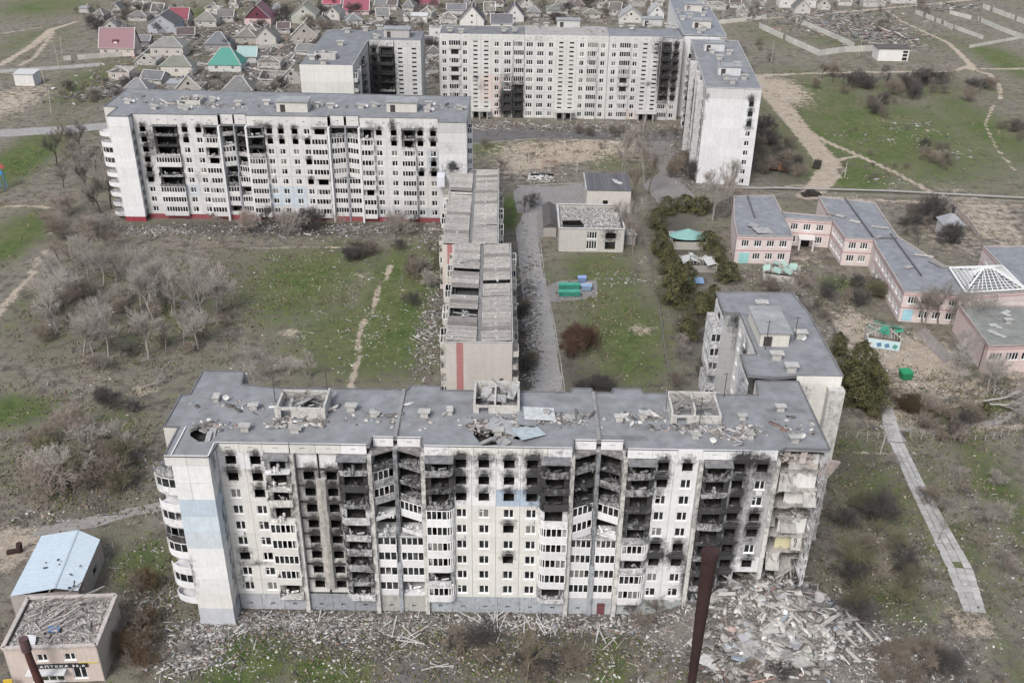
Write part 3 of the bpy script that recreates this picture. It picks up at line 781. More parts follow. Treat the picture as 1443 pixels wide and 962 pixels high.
    poly = [(-43.5, -3.05), (-37.92, -3.05), (-37.6, 0.1), (-18.1, 0.1), (-18.0, 1.9), (-11.6, 1.9), (-11.5, 0.1), (8.1, 0.1), (8.2, 1.9), (14.8, 1.9), (14.9, 0.1), (34.5, 0.1), (35.5, 0.9), (41.2, 0.7),
            (41.2, 17.5), (35.1, 17.5), (34.6, 13.6), (18.6, 13.6), (18.3, 14.8), (14.4, 14.8), (14.1, 13.6), (11.5, 13.6), (11.3, 14.7), (8.5, 14.7), (8.3, 13.6), (-9.8, 13.6), (-10, 14.7), (-14.2, 14.7), (-14.5, 13.6), (-33.4, 13.6), (-38, 14.3), (-38.5, 17.8), (-44.4, 17.8), (-44.4, 11.5), (-45.6, 11.3), (-45.6, 3.6), (-43.6, 3.5)]
    hole1 = ph((268, 604), (283, 600), (300, 606), (306, 612), (296, 622), (280, 622), (268, 614))
    hole2 = ph((667, 612), (672, 590), (690, 597), (720, 606), (736, 604), (732, 620), (712, 615), (700, 626), (680, 628))
    link('roof', MB().prism(poly, 28.1, zr, holes=[hole1, hole2]).mesh('roof', ['roofing']), root, col=(0.25, 0.258, 0.272))
    link('attic_floor', MB().box(-43.4, 34.4, 2.2, 13.3, 26.9, 27.1).mesh('attic_floor', ['concrete']), root, col=(0.12, 0.12, 0.12), soot=0.5)
    # bitumen strips: each lap of the sheet slightly proud of the last
    for k in range(26):
        x0 = R.uniform(-43, 36); y0 = R.uniform(1.9, 12); w, d_ = R.uniform(1.5, 7), R.uniform(0.8, 1.2)
        if x0 < -34 or -7 < x0+w/2 < 3: continue
        link('roofing_sheet', MB().box(0, w, 0, d_, 0, 0.015+k*0.002).mesh('roofing_sheet', ['roofing']), root, (x0, y0, zr-0.004), 0, jig((0.225, 0.23, 0.24), 0.14))
    # raised kerb line along the parapet
    m = MB()
    for a, b in zip(poly, poly[1:] + poly[:1]): m.bar((*a, zr+0.06), (*b, zr+0.06), 0.22, 0.16)
    link('roof_kerb', m.mesh('roof_kerb', ['roofing']), root, col=(0.17, 0.17, 0.18))
    m = MB()
    for u in (-15.0, 11.5): m.box(u-0.25, u+0.25, 1.9, 13.5, zr+0.02, zr+0.3)
    tag(link('expansion_joint', m.mesh('expansion_joint', ['concrete']), root, col=(0.3, 0.3, 0.3)), kind='stuff')
    for (p, br) in (((305, 560), 0), ((357, 572), 0), ((345, 602), 0), ((415, 604), 1), ((495, 574), 0), ((527, 582), 1), ((598, 582), 0), ((634, 578), 0), ((770, 580), 1), ((802, 588), 1), ((873, 588), 0), ((907, 583), 1), ((980, 612), 1), ((1046, 586), 0), ((1057, 612), 1), ((1100, 574), 0), ((1120, 618), 0), ((702, 608), 0), ((435, 560), 1)):
        x, y = U(*p, zr+0.5); vent(x, y-105.3, zr, root, R.uniform(-0.1, 0.1) + (math.pi/2 if R.random() < 0.4 else 0), R.uniform(0.75, 1.0), bool(br))
    for p in ((318, 560), (890, 596), (1005, 620), (470, 555), (1131, 614)):
        x, y = U(*p, zr+0.7); dish(x, y-105.3, zr, root, R.uniform(-1, 1))
    for p, h in (((388, 566), 4), ((462, 560), 4.5), ((938, 578), 5), ((985, 600), 4.5), ((1020, 560), 4)):
        x, y = U(*p, zr); mast(x, y-105.3, zr, root, h)
    for (p0, p1, rr_) in (((388, 590), (460, 588), True), ((667, 582), (732, 580), True), ((945, 596), (1016, 597), True)):
        x0, y0 = U(*p0, zr); x1, _ = U(*p1, zr)
        machine_room(x0, y0-105.3, zr, root, x1-x0, 5.2, 2.1, rr_, (0.52, 0.505, 0.48))
    # torn bright roofing sheets near the crater
    for (p, w, d_, rz, c) in (((760, 582), 4.2, 3.4, 0.05, (0.62, 0.65, 0.66)), ((745, 608), 3.6, 3.0, 0.5, (0.45, 0.52, 0.55)), ((712, 600), 4.5, 3.2, -0.3, (0.40, 0.41, 0.42)), ((742, 585), 2.5, 5, 0, (0.3, 0.31, 0.33))):
        x, y = U(*p, zr+0.4)
        link('torn_roof_sheet', MB().tbox(0, 0, 0, w, d_, 0.06, 0, 0.07, -0.06).mesh('torn_roof_sheet', ['concrete']), root, (x, y-105.3, zr+0.35), rz, c)
    m = MB()
    for p in ((298, 614), (292, 620), (287, 605), (690, 600), (700, 612), (720, 612), (708, 620), (685, 620), (1030, 620), (1035, 625)):
        x, y = U(*p, zr); m.tbox(x, y-105.3, zr-0.15, R.uniform(1.5, 3.2), R.uniform(0.6, 1.6), 0.18, R.uniform(0, 6), R.uniform(-0.5, 0.5), R.uniform(-0.5, 0.5))
    link('broken_roof_slab', m.mesh('broken_roof_slab', ['concrete']), root, col=(0.36, 0.36, 0.36))['kind'] = 'stuff'
    return root
def half_round(F, u, z, state, rad, w, soot, st):
    """a D-shaped balcony on a gable"""
    seed = R.randrange(3)
    pts = [(rad*(1-math.cos(t)), -rad*2.0*math.sin(t)) for t in [math.pi*k/9 for k in range(10)]]
    def body():
        b = MB().prism(pts, -0.15, 0)
        for k, (p, q) in enumerate(zip(pts, pts[1:])):
            if state == 'r' and k in (3, 4): continue
            b.bar((*p, 0.5), (*q, 0.5), 0.09, 1.0)
        return b.mesh('round_balcony', ['paint'])
    o = F.put('round_balcony', cached(('hr', state, round(rad, 2)), body), u, 0, z, jig(WHITE), soot)
    if state == 'g' or (state == 'o' and seed == 0):
        def gl(b):
            for p, q in zip(pts, pts[1:]):
                b.bar((*p, 1.0), (*p, st-0.18), 0.1); b.bar((*p, 1.05), (*q, 1.05), 0.08, 0.1); b.bar((*p, st-0.25), (*q, st-0.25), 0.08, 0.12)
                if R.random() < 0.7: b.quad((*p, 1.05), (*q, 1.05), (*q, st-0.25), (*p, st-0.25), 1)
            return b.mesh('glazing', ['frame', 'glass'])
        link('glazing', gl(MB()), o, col=(0.66, 0.66, 0.65), soot=soot*0.6)
    return o
A = block_front()

# ================================================================== second nine-storey block (left, middle distance)
def block_second():
    Y = 249.5
    root = empty('apartment_block', 'long nine-storey white block behind the thicket of bare trees, half-round balconies on its left gable', 'apartment block', (0, Y, 0))
    zc0, st, n = 2.75, 2.71, 9
    cols = [
        ('w', -97.7, -93.0, -95.6, 'wwwxxxxxx'), ('b', -93.0, -86.6, 'gggrrgrrr', None), ('w', -86.6, -83.0, -84.8, 'wwwwwwwxx'), ('w', -83.0, -80.0, -81.3, 'wwwwwwwwx'),
        ('b', -80.0, -76.2, 'gggggorgr', None), ('l', -75.6, -72.6, -0.1, 1.0, 'oggrrggrr'), ('l', -72.0, -69.2, 1.0, -0.1, 'ggrggrrrr'),
        ('b', -68.7, -64.4, 'ggggggrrr', None), ('w', -64.4, -61.7, -63.1, 'wwwwwwwxx'), ('w', -61.7, -58.4, -60.1, 'wwwwwwwxx'), ('w', -58.4, -54.9, -56.6, 'wwwwwwwxx'), ('w', -54.9, -52.2, -53.5, 'wwwxwxwxw'),
        ('b', -52.2, -48.2, 'gggoggggo', None), ('l', -47.4, -44.0, -0.1, 1.0, 'gggoggggr'), ('l', -43.4, -40.4, 1.0, -0.1, 'ggogggggr'),
        ('b', -39.6, -36.3, 'ggoggggor', None), ('w', -36.3, -33.2, -35.0, 'wwwwwwwwx'), ('w', -33.2, -29.2, -31.2, 'wwwwwwwxx'),
        ('b', -29.2, -25.6, 'gggggggrr', None), ('w', -25.6, -22.8, -24.4, 'wwwwxwwxx'), ('w', -22.8, -19.6, -21.1, 'wwwwxxwxx')]
    extra = [(-95.6, 12, 0.9, 1.6, 0.9), (-94, 20, 1.6, 5, 0.45), (-90, 12, 2.6, 2.2, 0.4), (-71, 22, 2.5, 3, 0.4), (-91, 22, 3, 3.5, 0.4), (-65, 26, 2, 1, 0.6), (-37, 26.5, 1.4, 1, 0.5), (-31.5, 27, 1, 1.2, 0.8), (-46, 24, 2.2, 2, 0.35), (-83, 12, 1.5, 2, 0.3), (-78, 25, 3, 1.5, 0.35), (-67, 21, 2.5, 2.5, 0.4), (-74, 13, 2.2, 2.5, 0.45), (-50, 26.5, 2.5, 0.9, 0.3), (-27.4, 25, 2.2, 2, 0.4), (-21, 14, 1.2, 1, 0.4)]
    soot = burn(cols, zc0, st, extra)
    def colfn(u, i):
        if -65 < u < -55 and i in (1, 2): return (0.52, 0.58, 0.64)
        if -87 < u < -84 and i == 2: return (0.52, 0.57, 0.62)
        if u > -22.8 and i in (5, 6): return (0.52, 0.54, 0.58)
        if u > -36 and i in (0,): return (0.50, 0.51, 0.55)
        return (0.61, 0.60, 0.60)
    F = Fac(root, 0, 0, 0, soot, WHITE, colfn)
    bs = lambda u, i: min(0.6, F.S(u, zc0+i*st) + F.S(u-1.5, zc0+i*st)*0.5)
    build_columns(F, cols, zc0, st, n, True, bal_soot=bs, ww=1.5)
    pz = zc0 - 0.52*st; top = pz + 9*st
    interior(F, -97.6, -75.9, zc0, st, n, cross=(-93, -80))
    interior(F, -75.7, -69.0, zc0, st, n, v0=3.0, v1=4.6, soot=0.5)
    interior(F, -68.8, -47.9, zc0, st, n, cross=(-61.7, -52.2))
    interior(F, -47.6, -40.2, zc0, st, n, v0=3.0, v1=4.6, soot=0.5)
    interior(F, -40.0, -19.6, zc0, st, n, cross=(-33.2, -25.6))
    for u in (-75.9, -68.9, -47.8, -40.0):
        for j in range(4): F.box('fin_wall', u-0.25, u+0.25, -1.0, 2.9, 0.01 + j*6.6, min(top, (j+1)*6.6)-0.01)
    for u in (-72.3, -43.7):
        F.box('seam_wall', u-0.26, u+0.26, 0.9, 3.0, 0.01, top, (0.5, 0.5, 0.5), soot=0.2)
        for j in range(4): F.box('seam_column', u-0.2, u+0.2, -0.2 if j < 2 else 0.5, 0.88, 0.01+j*6.6, min(top, (j+1)*6.6)-0.01, (0.3, 0.31, 0.34))
    F.box('plinth_panel', -97.7, -19.6, 0.03, 0.3, 0, pz-0.02, (0.26, 0.08, 0.09))
    parapet(F, [(-97.7, -76.0, 0), (-75.7, -72.5, 1.2), (-72.1, -69.1, 1.2), (-68.7, -48, 0), (-47.5, -44.0, 1.2), (-43.4, -40.2, 1.2), (-39.8, -19.6, 0)], top, 28.4, step=4)
    for c in cols:
        if c[0] in 'bl':
            a, b = c[1], c[2]
            F.put('balcony_canopy', MB().prism([(0, 1.2 if c[0] == 'l' else 0), (0, -1.15 if c[0] == 'b' else 0), (b-a, -1.15 if c[0] == 'b' else 0), (b-a, 1.2 if c[0] == 'l' else 0)], -0.12, 0.0).mesh('balcony_canopy', ['roofing']), a, -0.01, top-0.04, (0.2, 0.2, 0.21), 0.2)
    # end bays, blank, standing forward
    G = Fac(root, -103.2, -2.4, 0, [], WHITE)
    for i in range(9): G.panel(0, 5.4, pz+i*st, pz+(i+1)*st, (), n=i, gap=0.006)
    G.panel(0, 5.4, top, 28.4, (), name='parapet_panel'); G.box('plinth_panel', 0, 5.4, 0.03, 0.2, 0, pz-0.02, (0.30, 0.05, 0.07)); G.box('backing_wall', 0.1, 5.3, 0.3, 0.5, 0, 28.2, GREYC)
    H = Fac(root, -97.8, -2.4, math.pi/2, [(1.6, 2+2.7*k, 0.9, 0.9, 0.7) for k in range(9)], WHITE)
    for i in range(9): H.panel(0, 2.4, pz+i*st, pz+(i+1)*st, ((1.2, 1.9, zc0+i*st-0.6, zc0+i*st+0.6),), n=i)
    H.panel(0, 2.4, top, 28.4, (), name='parapet_panel'); H.box('backing_wall', 0.3, 2.3, 0.32, 0.5, 0, 28.2, (0.2, 0.2, 0.2), soot=0.5)
    W_ = Fac(root, -103.2, 3.5, -math.pi/2)
    for i in range(9):
        W_.panel(0, 5.9, pz+i*st, pz+(i+1)*st, ((2.2, 3.8, pz+i*st+0.2, pz+i*st+2.2),), n=i)
        half_round(W_, 2.0, pz+i*st, 'o' if i != 5 else 'g', 1.7, 2, 0.05 + 0.2*(i < 2), st)
    W_.box('backing_wall', 0.1, 5.8, 0.6, 0.8, 0, 28.2, (0.2, 0.2, 0.2), soot=0.5); W_.panel(0, 5.9, top, 28.4, (), name='parapet_panel')
    G2 = Fac(root, -19.5, -3.2, 0, [(3.5, 17.2, 1.0, 1.0, 0.9), (3.2, 16.0, 3.5, 2.0, 0.45), (2.5, 22, 2.5, 2, 0.15)], (0.60, 0.60, 0.61))
    for i in range(9): G2.panel(0, 7.2, pz+i*st, pz+(i+1)*st, ((4.2, 5.0, pz+i*st+1.0, pz+i*st+1.7),) if i == 5 else (), n=i)
    G2.panel(0, 7.2, top, 28.4, (), name='parapet_panel', col=(0.5, 0.5, 0.5)); G2.box('backing_wall', 0.1, 7.1, 0.5, 0.7, 0, 28.2, (0.2, 0.2, 0.2), soot=0.5)
    H2 = Fac(root, -12.3, -3.2, math.pi/2, [], WHITE)
    for i in range(9): H2.panel(0, 5, pz+i*st, pz+(i+1)*st, (), n=i); H2.balcony(5.2, 8.6, pz+i*st, 'g', 1.1, None, st, 0, sub=False); H2.panel(5, 9, pz+i*st, pz+(i+1)*st, (), n=i)
    b = MB(); b.box(-107, -106.7, 6, 23, 0, 28.3); b.box(-107, -103.2, 5.8, 6, 0, 28.3); b.box(-106.6, -12.3, 20.6, 20.9, 0, 28.3); b.box(-12.6, -12.3, 6, 20.5, 0, 28.3)
    link('rear_wall', b.mesh('rear_wall', ['paint']), root, col=(0.55, 0.54, 0.52))
    zr = 28.35
    poly = [(-103.2, -2.35), (-97.8, -2.35), (-97.7, 0.1), (-76, 0.1), (-75.9, 1.3), (-69, 1.3), (-68.8, 0.1), (-48, 0.1), (-47.8, 1.3), (-40, 1.3), (-39.8, 0.1), (-19.6, 0.1), (-19.5, -3.15), (-12.3, -3.15), (-12.3, 20.9), (-107, 23.2), (-107, 6), (-103.3, 5.8)]
    link('roof', MB().prism(poly, 28.0, zr).mesh('roof', ['roofing']), root, col=(0.25, 0.258, 0.275))
    m = MB()
    for a, b in zip(poly, poly[1:] + poly[:1]): m.bar((*a, zr+0.06), (*b, zr+0.06), 0.25, 0.16)
    link('roof_kerb', m.mesh('roof_kerb', ['roofing']), root, col=(0.18, 0.18, 0.19))
    for p in ((180, 143), (217, 151), (255, 150), (336, 146), (376, 145), (446, 148), (466, 150), (509, 150), (528, 148), (604, 147), (602, 155), (648, 152), (262, 152), (300, 140), (283, 138)):
        x, y = U(*p, zr+0.5); vent(x, y-Y, zr, root, 0, 1.25, R.random() < 0.4)
        if R.random() < 0.5: dish(x+1.4, y-Y, zr, root, R.uniform(-1, 1))
    x, y = U(390, 158, zr); machine_room(x, y-Y, zr, root, 8.0, 5, 2.6); x, y = U(545, 158, zr); machine_room(x, y-Y, zr, root, 7.8, 5, 2.5)
    x, y = U(250, 148, zr); machine_room(x, y-Y, zr, root, 6.0, 4, 1.6, True)
    return root
block_second()

# ================================================================== far nine-storey block facing us
def block_far():
    Y = 347.5
    root = empty('apartment_block', 'far nine-storey block with columns of small stair openings and a fire-blackened bay', 'apartment block', (0, Y, 0))
    zc0, st, n = 1.55, 2.98, 9
    C = [(-26.3, -23.2, -24.8, 'w'), (-23.2, -19.2, -21.1, 'b'), (-19.2, -16.0, -17.7, 'w'), (-16.0, -12.3, -14.1, 's'), (-12.3, -8.6, -10.4, 's'), (-8.6, -5.0, -6.8, 'w'), (-5.0, -1.2, -3.1, 'W'), (-1.0, 2.6, 0.8, 'b'),
         (2.8, 6.4, 4.5, 'W'), (6.4, 10.0, 8.2, 'W'), (10.0, 13.5, 11.8, 'w'), (13.5, 17.1, 15.3, 's'), (17.1, 20.6, 18.9, 's'), (20.6, 24.2, 22.4, 'w'), (24.2, 27.8, 26.0, 'b'), (27.8, 31.4, 29.6, 'w'),
         (31.6, 35.2, 33.4, 'w'), (35.2, 39.0, 37.1, 'b'), (39.0, 42.2, 40.7, 'w'), (42.2, 45.8, 44.0, 's'), (45.8, 49.4, 47.8, 's'), (49.6, 53.0, 51.3, 'b'), (53.0, 56.6, 54.7, 'w')]
    cols = []
    for (a, b, c, k) in C:
        if k == 'w': cols.append(('w', a, b, c, 'wwwwwwwww' if c < 54 else 'wwxxxxxxx', 0.0, 1.5))
        elif k == 'W': cols.append(('w', a, b, c, 'xxxwwwwww' if -4 < c < -2 else 'wwwwwwwww', 0.0, 2.3))
        elif k == 'b': cols.append(('b', a, b, 'xrrrggggg' if 0 < c < 1 else 'ggrrrrrrr' if c > 50 else ''.join(R.choice('gggo') for _ in range(9)), None))
        else: cols.append(('s', a, b, c, ''))
    cols = [(c[0], c[1], c[2], c[3].replace('x', 'r'), c[4]) if c[0] == 'b' else c for c in cols]
    extra = [(-3, 5.5, 1.9, 6.0, 1.3), (0.8, 6.5, 2.0, 6.5, 1.3), (-5.2, 5, 1.2, 6, 0.5), (51.3, 17, 2.0, 9, 0.9), (54.7, 18, 1.7, 9, 0.7), (49.4, 17, 0.8, 8, 0.6), (-14, 13.5, 1.2, 1.2, 0.35), (-12, 11, 1.6, 2, 0.3), (-14, 14.2, 1, 0.4, 0.6), (7, 27, 5, 1.5, 0.2), (25.5, 20, 1.6, 6, 0.22), (37, 15, 2, 7, 0.25), (-21, 12, 2, 5, 0.2), (46, 12.5, 1.0, 0.8, 0.7), (28, 10, 1, 3, 0.4), (49, 25, 3, 3, 0.5), (-3, 14, 2.6, 3, 0.35)]
    pinks = lambda u, i: (0.60, 0.52, 0.49) if i >= 0 and ((-9 < u < -6.2 and i < 5) or (-12 < u < -9 and 1 < i < 5) or (39 < u < 42.5 and i == 0)) else (0.60, 0.60, 0.585) if u < 31.4 else (0.59, 0.585, 0.59)
    F = Fac(root, 0, 0, 0, burn([c for c in cols if c[0] == 'w'], zc0, st, extra), WHITE, pinks)
    build_columns(F, cols, zc0, st, n, False, bal_soot=lambda u, i: min(0.85, F.S(u, zc0+i*st)), ww=1.5, d=0.5, wh=1.6)
    pz = zc0-0.52*st; top = pz + 9*st
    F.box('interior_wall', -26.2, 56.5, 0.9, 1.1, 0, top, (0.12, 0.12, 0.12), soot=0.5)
    parapet(F, [(-26.3, 2.7, 0), (2.8, 31.4, 0), (31.6, 49.4, 0), (49.6, 56.6, 0.3)], top, 28.7, step=3.6)
    for u in (2.7, 31.5, 49.5): F.box('seam_wall', u-0.1, u+0.1, 0.02, 0.8, 0.02, 28.5, (0.3, 0.3, 0.3))
    for (x0, x1) in ((-16, -8.7), (13.5, 20.6), (42.2, 49.4)):
        F.box('entrance_canopy', x0, x1, -3.0, -0.02, 2.75, 2.95, (0.55, 0.54, 0.52), 'concrete')
        for x in (x0+0.6, (x0+x1)/2-0.4, x1-1.4):
            F.box('canopy_post', x, x+0.3, -2.9, -2.6, 0.0, 2.74, (0.5, 0.5, 0.5), 'concrete')
        for x in (x0+1.2, x1-2.8): F.box('entrance_door', x, x+1.5, -0.06, -0.01, 0.02, 2.2, (0.03, 0.03, 0.03), 'rust')
    b = MB(); b.box(-26.6, -26.3, 0.3, 14, 0, 28.6); b.box(-26.3, 58, 14, 14.3, 0, 28.6); b.box(56.65, 56.9, 0.2, 14, 0, 28.6)
    link('rear_wall', b.mesh('rear_wall', ['paint']), root, col=(0.52, 0.51, 0.5))
    zr = 28.5
    link('roof', MB().prism([(-26.6, 0.22), (2.6, 0.22), (2.6, 14.3), (-26.6, 14.3)], 28.2, zr).mesh('roof', ['roofing']), root, col=(0.20, 0.205, 0.215))
    link('roof', MB().prism([(2.7, 0.22), (31.5, 0.22), (31.5, 14.3), (2.7, 14.3)], 28.2, zr+0.4).mesh('roof', ['roofing']), root, col=(0.38, 0.37, 0.36))
    link('roof', MB().prism([(31.6, 0.22), (56.9, 0.22), (58, 14.3), (31.6, 14.3)], 28.2, zr+0.1).mesh('roof', ['roofing']), root, col=(0.24, 0.25, 0.27))
    for p in ((634, 44), (650, 46), (710, 44), (725, 44), (756, 39), (770, 37), (829, 45), (845, 44), (875, 38), (890, 41), (915, 38), (940, 38), (950, 40)):
        x, y = U(*p, zr+0.5); vent(x, y-Y, zr+0.4, root, 0, 1.3, R.random() < 0.4)
    for p, w in (((785, 40), 8), ((905, 38), 7)):
        x, y = U(*p, zr); machine_room(x, y-Y, zr+0.3, root, w, 4, 2.4, False, (0.5, 0.5, 0.5))
    for p in ((760, 40), (786, 38), (818, 38), (672, 42)): x, y = U(*p, zr); mast(x, y-Y, zr, root, 5)
    return root
block_far()

# ================================================================== right far block with the white gable (runs away from us)
def block_right_far():
    root = empty('apartment_block', 'nine-storey block end-on with a blank white gable beside the curving dirt road', 'apartment block', (54.0, 283.0, 0), math.radians(-4.5))
    zc0, st, n = 1.4, 2.86, 9; L = 62.0; W = 15.6
    # local frame: origin at the gable's left foot, x along the gable, y away from us
    pz = zc0-0.52*st; top = pz + 9*st
    G = Fac(root, 0, 0, 0, burn([('w', 0, 0, 13.2, 'wwwwwwxxx')], zc0, st, [(12.8, 26.3, 1.4, 1.0, 0.6), (13.3, 17.4, 1.4, 0.9, 0.6), (0.5, 26, 0.7, 1.6, 0.5), (0.2, 20, 0.5, 3.5, 0.4)]), (0.66, 0.665, 0.68))
    for i in range(9):
        z0 = pz+i*st
        G.panel(0, 5.2, z0, z0+st, (), n=i, gap=0.004); G.panel(5.2, 10.8, z0, z0+st, (), n=i, gap=0.004)
        G.panel(10.8, W, z0, z0+st, ((12.5, 13.9, zc0+i*st-0.8, zc0+i*st+0.7),), n=i)
        G.window(13.2, zc0+i*st-0.8, 1.4, 1.5, 'w' if i < 6 else 'x', sub=True)
    for a, b in ((0, 5.2), (5.2, 10.8), (10.8, W)): G.panel(a, b, top, 28.8, (), name='parapet_panel', col=(0.56, 0.56, 0.56))
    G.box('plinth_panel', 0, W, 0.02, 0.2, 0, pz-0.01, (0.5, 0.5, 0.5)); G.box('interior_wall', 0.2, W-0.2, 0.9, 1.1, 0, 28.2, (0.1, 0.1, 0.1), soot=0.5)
    # facade to the left, with projecting bays and burnt loggias between them
    Fw = Fac(root, 0, L, -math.pi/2, [(46, 20, 8, 9, 0.8), (30, 14, 8, 14, 0.75), (12, 16, 8, 14, 0.75), (22, 6, 8, 6, 0.6), (56, 14, 4, 8, 0.4)], (0.50, 0.49, 0.49))
    cols = []
    u = 0.3
    for k, (kind, w) in enumerate([('w', 3.2), ('b', 3.8), ('w', 3.0), ('w', 3.0), ('s', 3.4), ('w', 3.2), ('b', 3.8), ('w', 3.4), ('k', 3.2), ('w', 3.2), ('b', 3.8), ('w', 3.0), ('s', 3.4), ('w', 3.2), ('w', 3.0), ('b', 3.8), ('w', 3.2), ('w', 3.0)]):
        S = ''.join(R.choice('xxwwo') for _ in range(9))
        if kind == 'w': cols.append(('w', u, u+w, u+w/2, S))
        elif kind == 'b': cols.append(('b', u, u+w, ''.join(R.choice('rrgo') for _ in range(9)), None))
        elif kind == 's': cols.append(('s', u, u+w, u+w/2, ''))
        else: cols.append(('k', u, u+w))
        u += w
    build_columns(Fw, cols, zc0, st, n, False, bal_soot=lambda q, i: Fw.S(q, zc0+i*st))
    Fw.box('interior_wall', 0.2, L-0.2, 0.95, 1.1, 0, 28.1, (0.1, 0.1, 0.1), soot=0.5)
    parapet(Fw, [(0, u, 0)], top, 28.6, step=4)
    for (u0, w, dd) in ((L-9.5, 2.2, 1.9), (L-33, 2.4, 2.4), (L-21, 2.0, 1.6)):      # stair towers standing out of the side
        for j in range(9): Fw.panel(u0, u0+w, pz+j*st, pz+(j+1)*st, ((u0+0.7, u0+1.5, pz+j*st+1, pz+j*st+1.8),), v=-dd, n=j)
        Fw.box('bay_wall', u0+0.01, u0+w-0.01, -dd+0.1, -0.02, 0.02, 28.3, (0.56, 0.56, 0.56), soot=0.12)
    zr = 28.5
    poly = [(-0.1, 0.12), (W, 0.12), (W, L), (-0.1, L)]
    link('roof', MB().prism(poly, 28.2, zr).mesh('roof', ['roofing']), root, col=(0.25, 0.258, 0.275))
    b = MB(); b.box(W-0.3, W, 0.3, L, 0, 28.1); b.box(0.3, W-0.3, L-0.3, L, 0, 28.1); link('rear_wall', b.mesh('rear_wall', ['paint']), root, col=(0.55, 0.54, 0.52))
    m = MB()
    for a, b in zip(poly, poly[1:] + poly[:1]): m.bar((*a, zr+0.1), (*b, zr+0.1), 0.3, 0.25)
    link('roof_kerb', m.mesh('roof_kerb', ['roofing']), root, col=(0.4, 0.4, 0.4))
    def loc(p, z=28.5):
        x, y = U(*p, z); v = Matrix.Rotation(math.radians(4.5), 3, 'Z') @ Vector((x-54, y-283, 0)); return v.x, v.y
    for p in ((1018, 59), (1027, 77), (1038, 94), (1048, 112), (1023, 112), (1032, 118), (1014, 84), (1003, 75)):
        x, y = loc(p); vent(x, y, zr, root, 0, 1.4)
    for p in ((1012, 106), (992, 72)): x, y = loc(p); machine_room(x, y, zr, root, 6.5, 4.2, 2.5, False, (0.55, 0.56, 0.58))
    for p in ((1013, 104), (997, 70)): x, y = loc(p); mast(x, y-1, zr, root, 5)
    return root
block_right_far()
def block_behind():
    root = empty('apartment_block', 'grey-roofed nine-storey block farthest away, half hidden behind the top right corner of the estate', 'apartment block', (57.5, 352.0, 0), math.radians(-3.0))
    zr = 28.5
    link('roof', MB().prism([(0, 0), (14.5, 0), (14.5, 66), (0, 66)], 28.2, zr).mesh('roof', ['roofing']), root, col=(0.24, 0.26, 0.29))
    F = Fac(root, 14.5, 0, math.pi/2, [], WHITE)
    for k in range(18):
        for i in range(9): F.panel(k*3.6, k*3.6+3.6, i*3.0+0.6, i*3.0+3.6, ((k*3.6+1, k*3.6+2.5, i*3+1.6, i*3+3),), n=i)
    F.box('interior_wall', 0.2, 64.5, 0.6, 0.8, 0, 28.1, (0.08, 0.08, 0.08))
    link('wall', MB().box(0.0, 0.3, 0.3, 66, 0, 28.1).box(0.3, 14.2, 65.7, 66, 0, 28.1).box(0.3, 14.2, 0, 0.3, 0, 28.1).mesh('wall', ['paint']), root, col=WHITE)
    m = MB()
    for a, b in (((0, 0), (14.5, 0)), ((14.5, 0), (14.5, 66)), ((14.5, 66), (0, 66)), ((0, 66), (0, 0))): m.bar((*a, zr+0.1), (*b, zr+0.1), 0.3, 0.25)
    link('roof_kerb', m.mesh('roof_kerb', ['roofing']), root, col=(0.45, 0.45, 0.45))
    for k in range(14): vent(R.uniform(1.5, 13), 4 + k*4.3, zr, root, 0, 1.4, R.random() < 0.3)
    machine_room(4, 12, zr, root, 6.5, 4.2, 2.5); machine_room(4, 42, zr, root, 6.5, 4.2, 2.5)
block_behind()

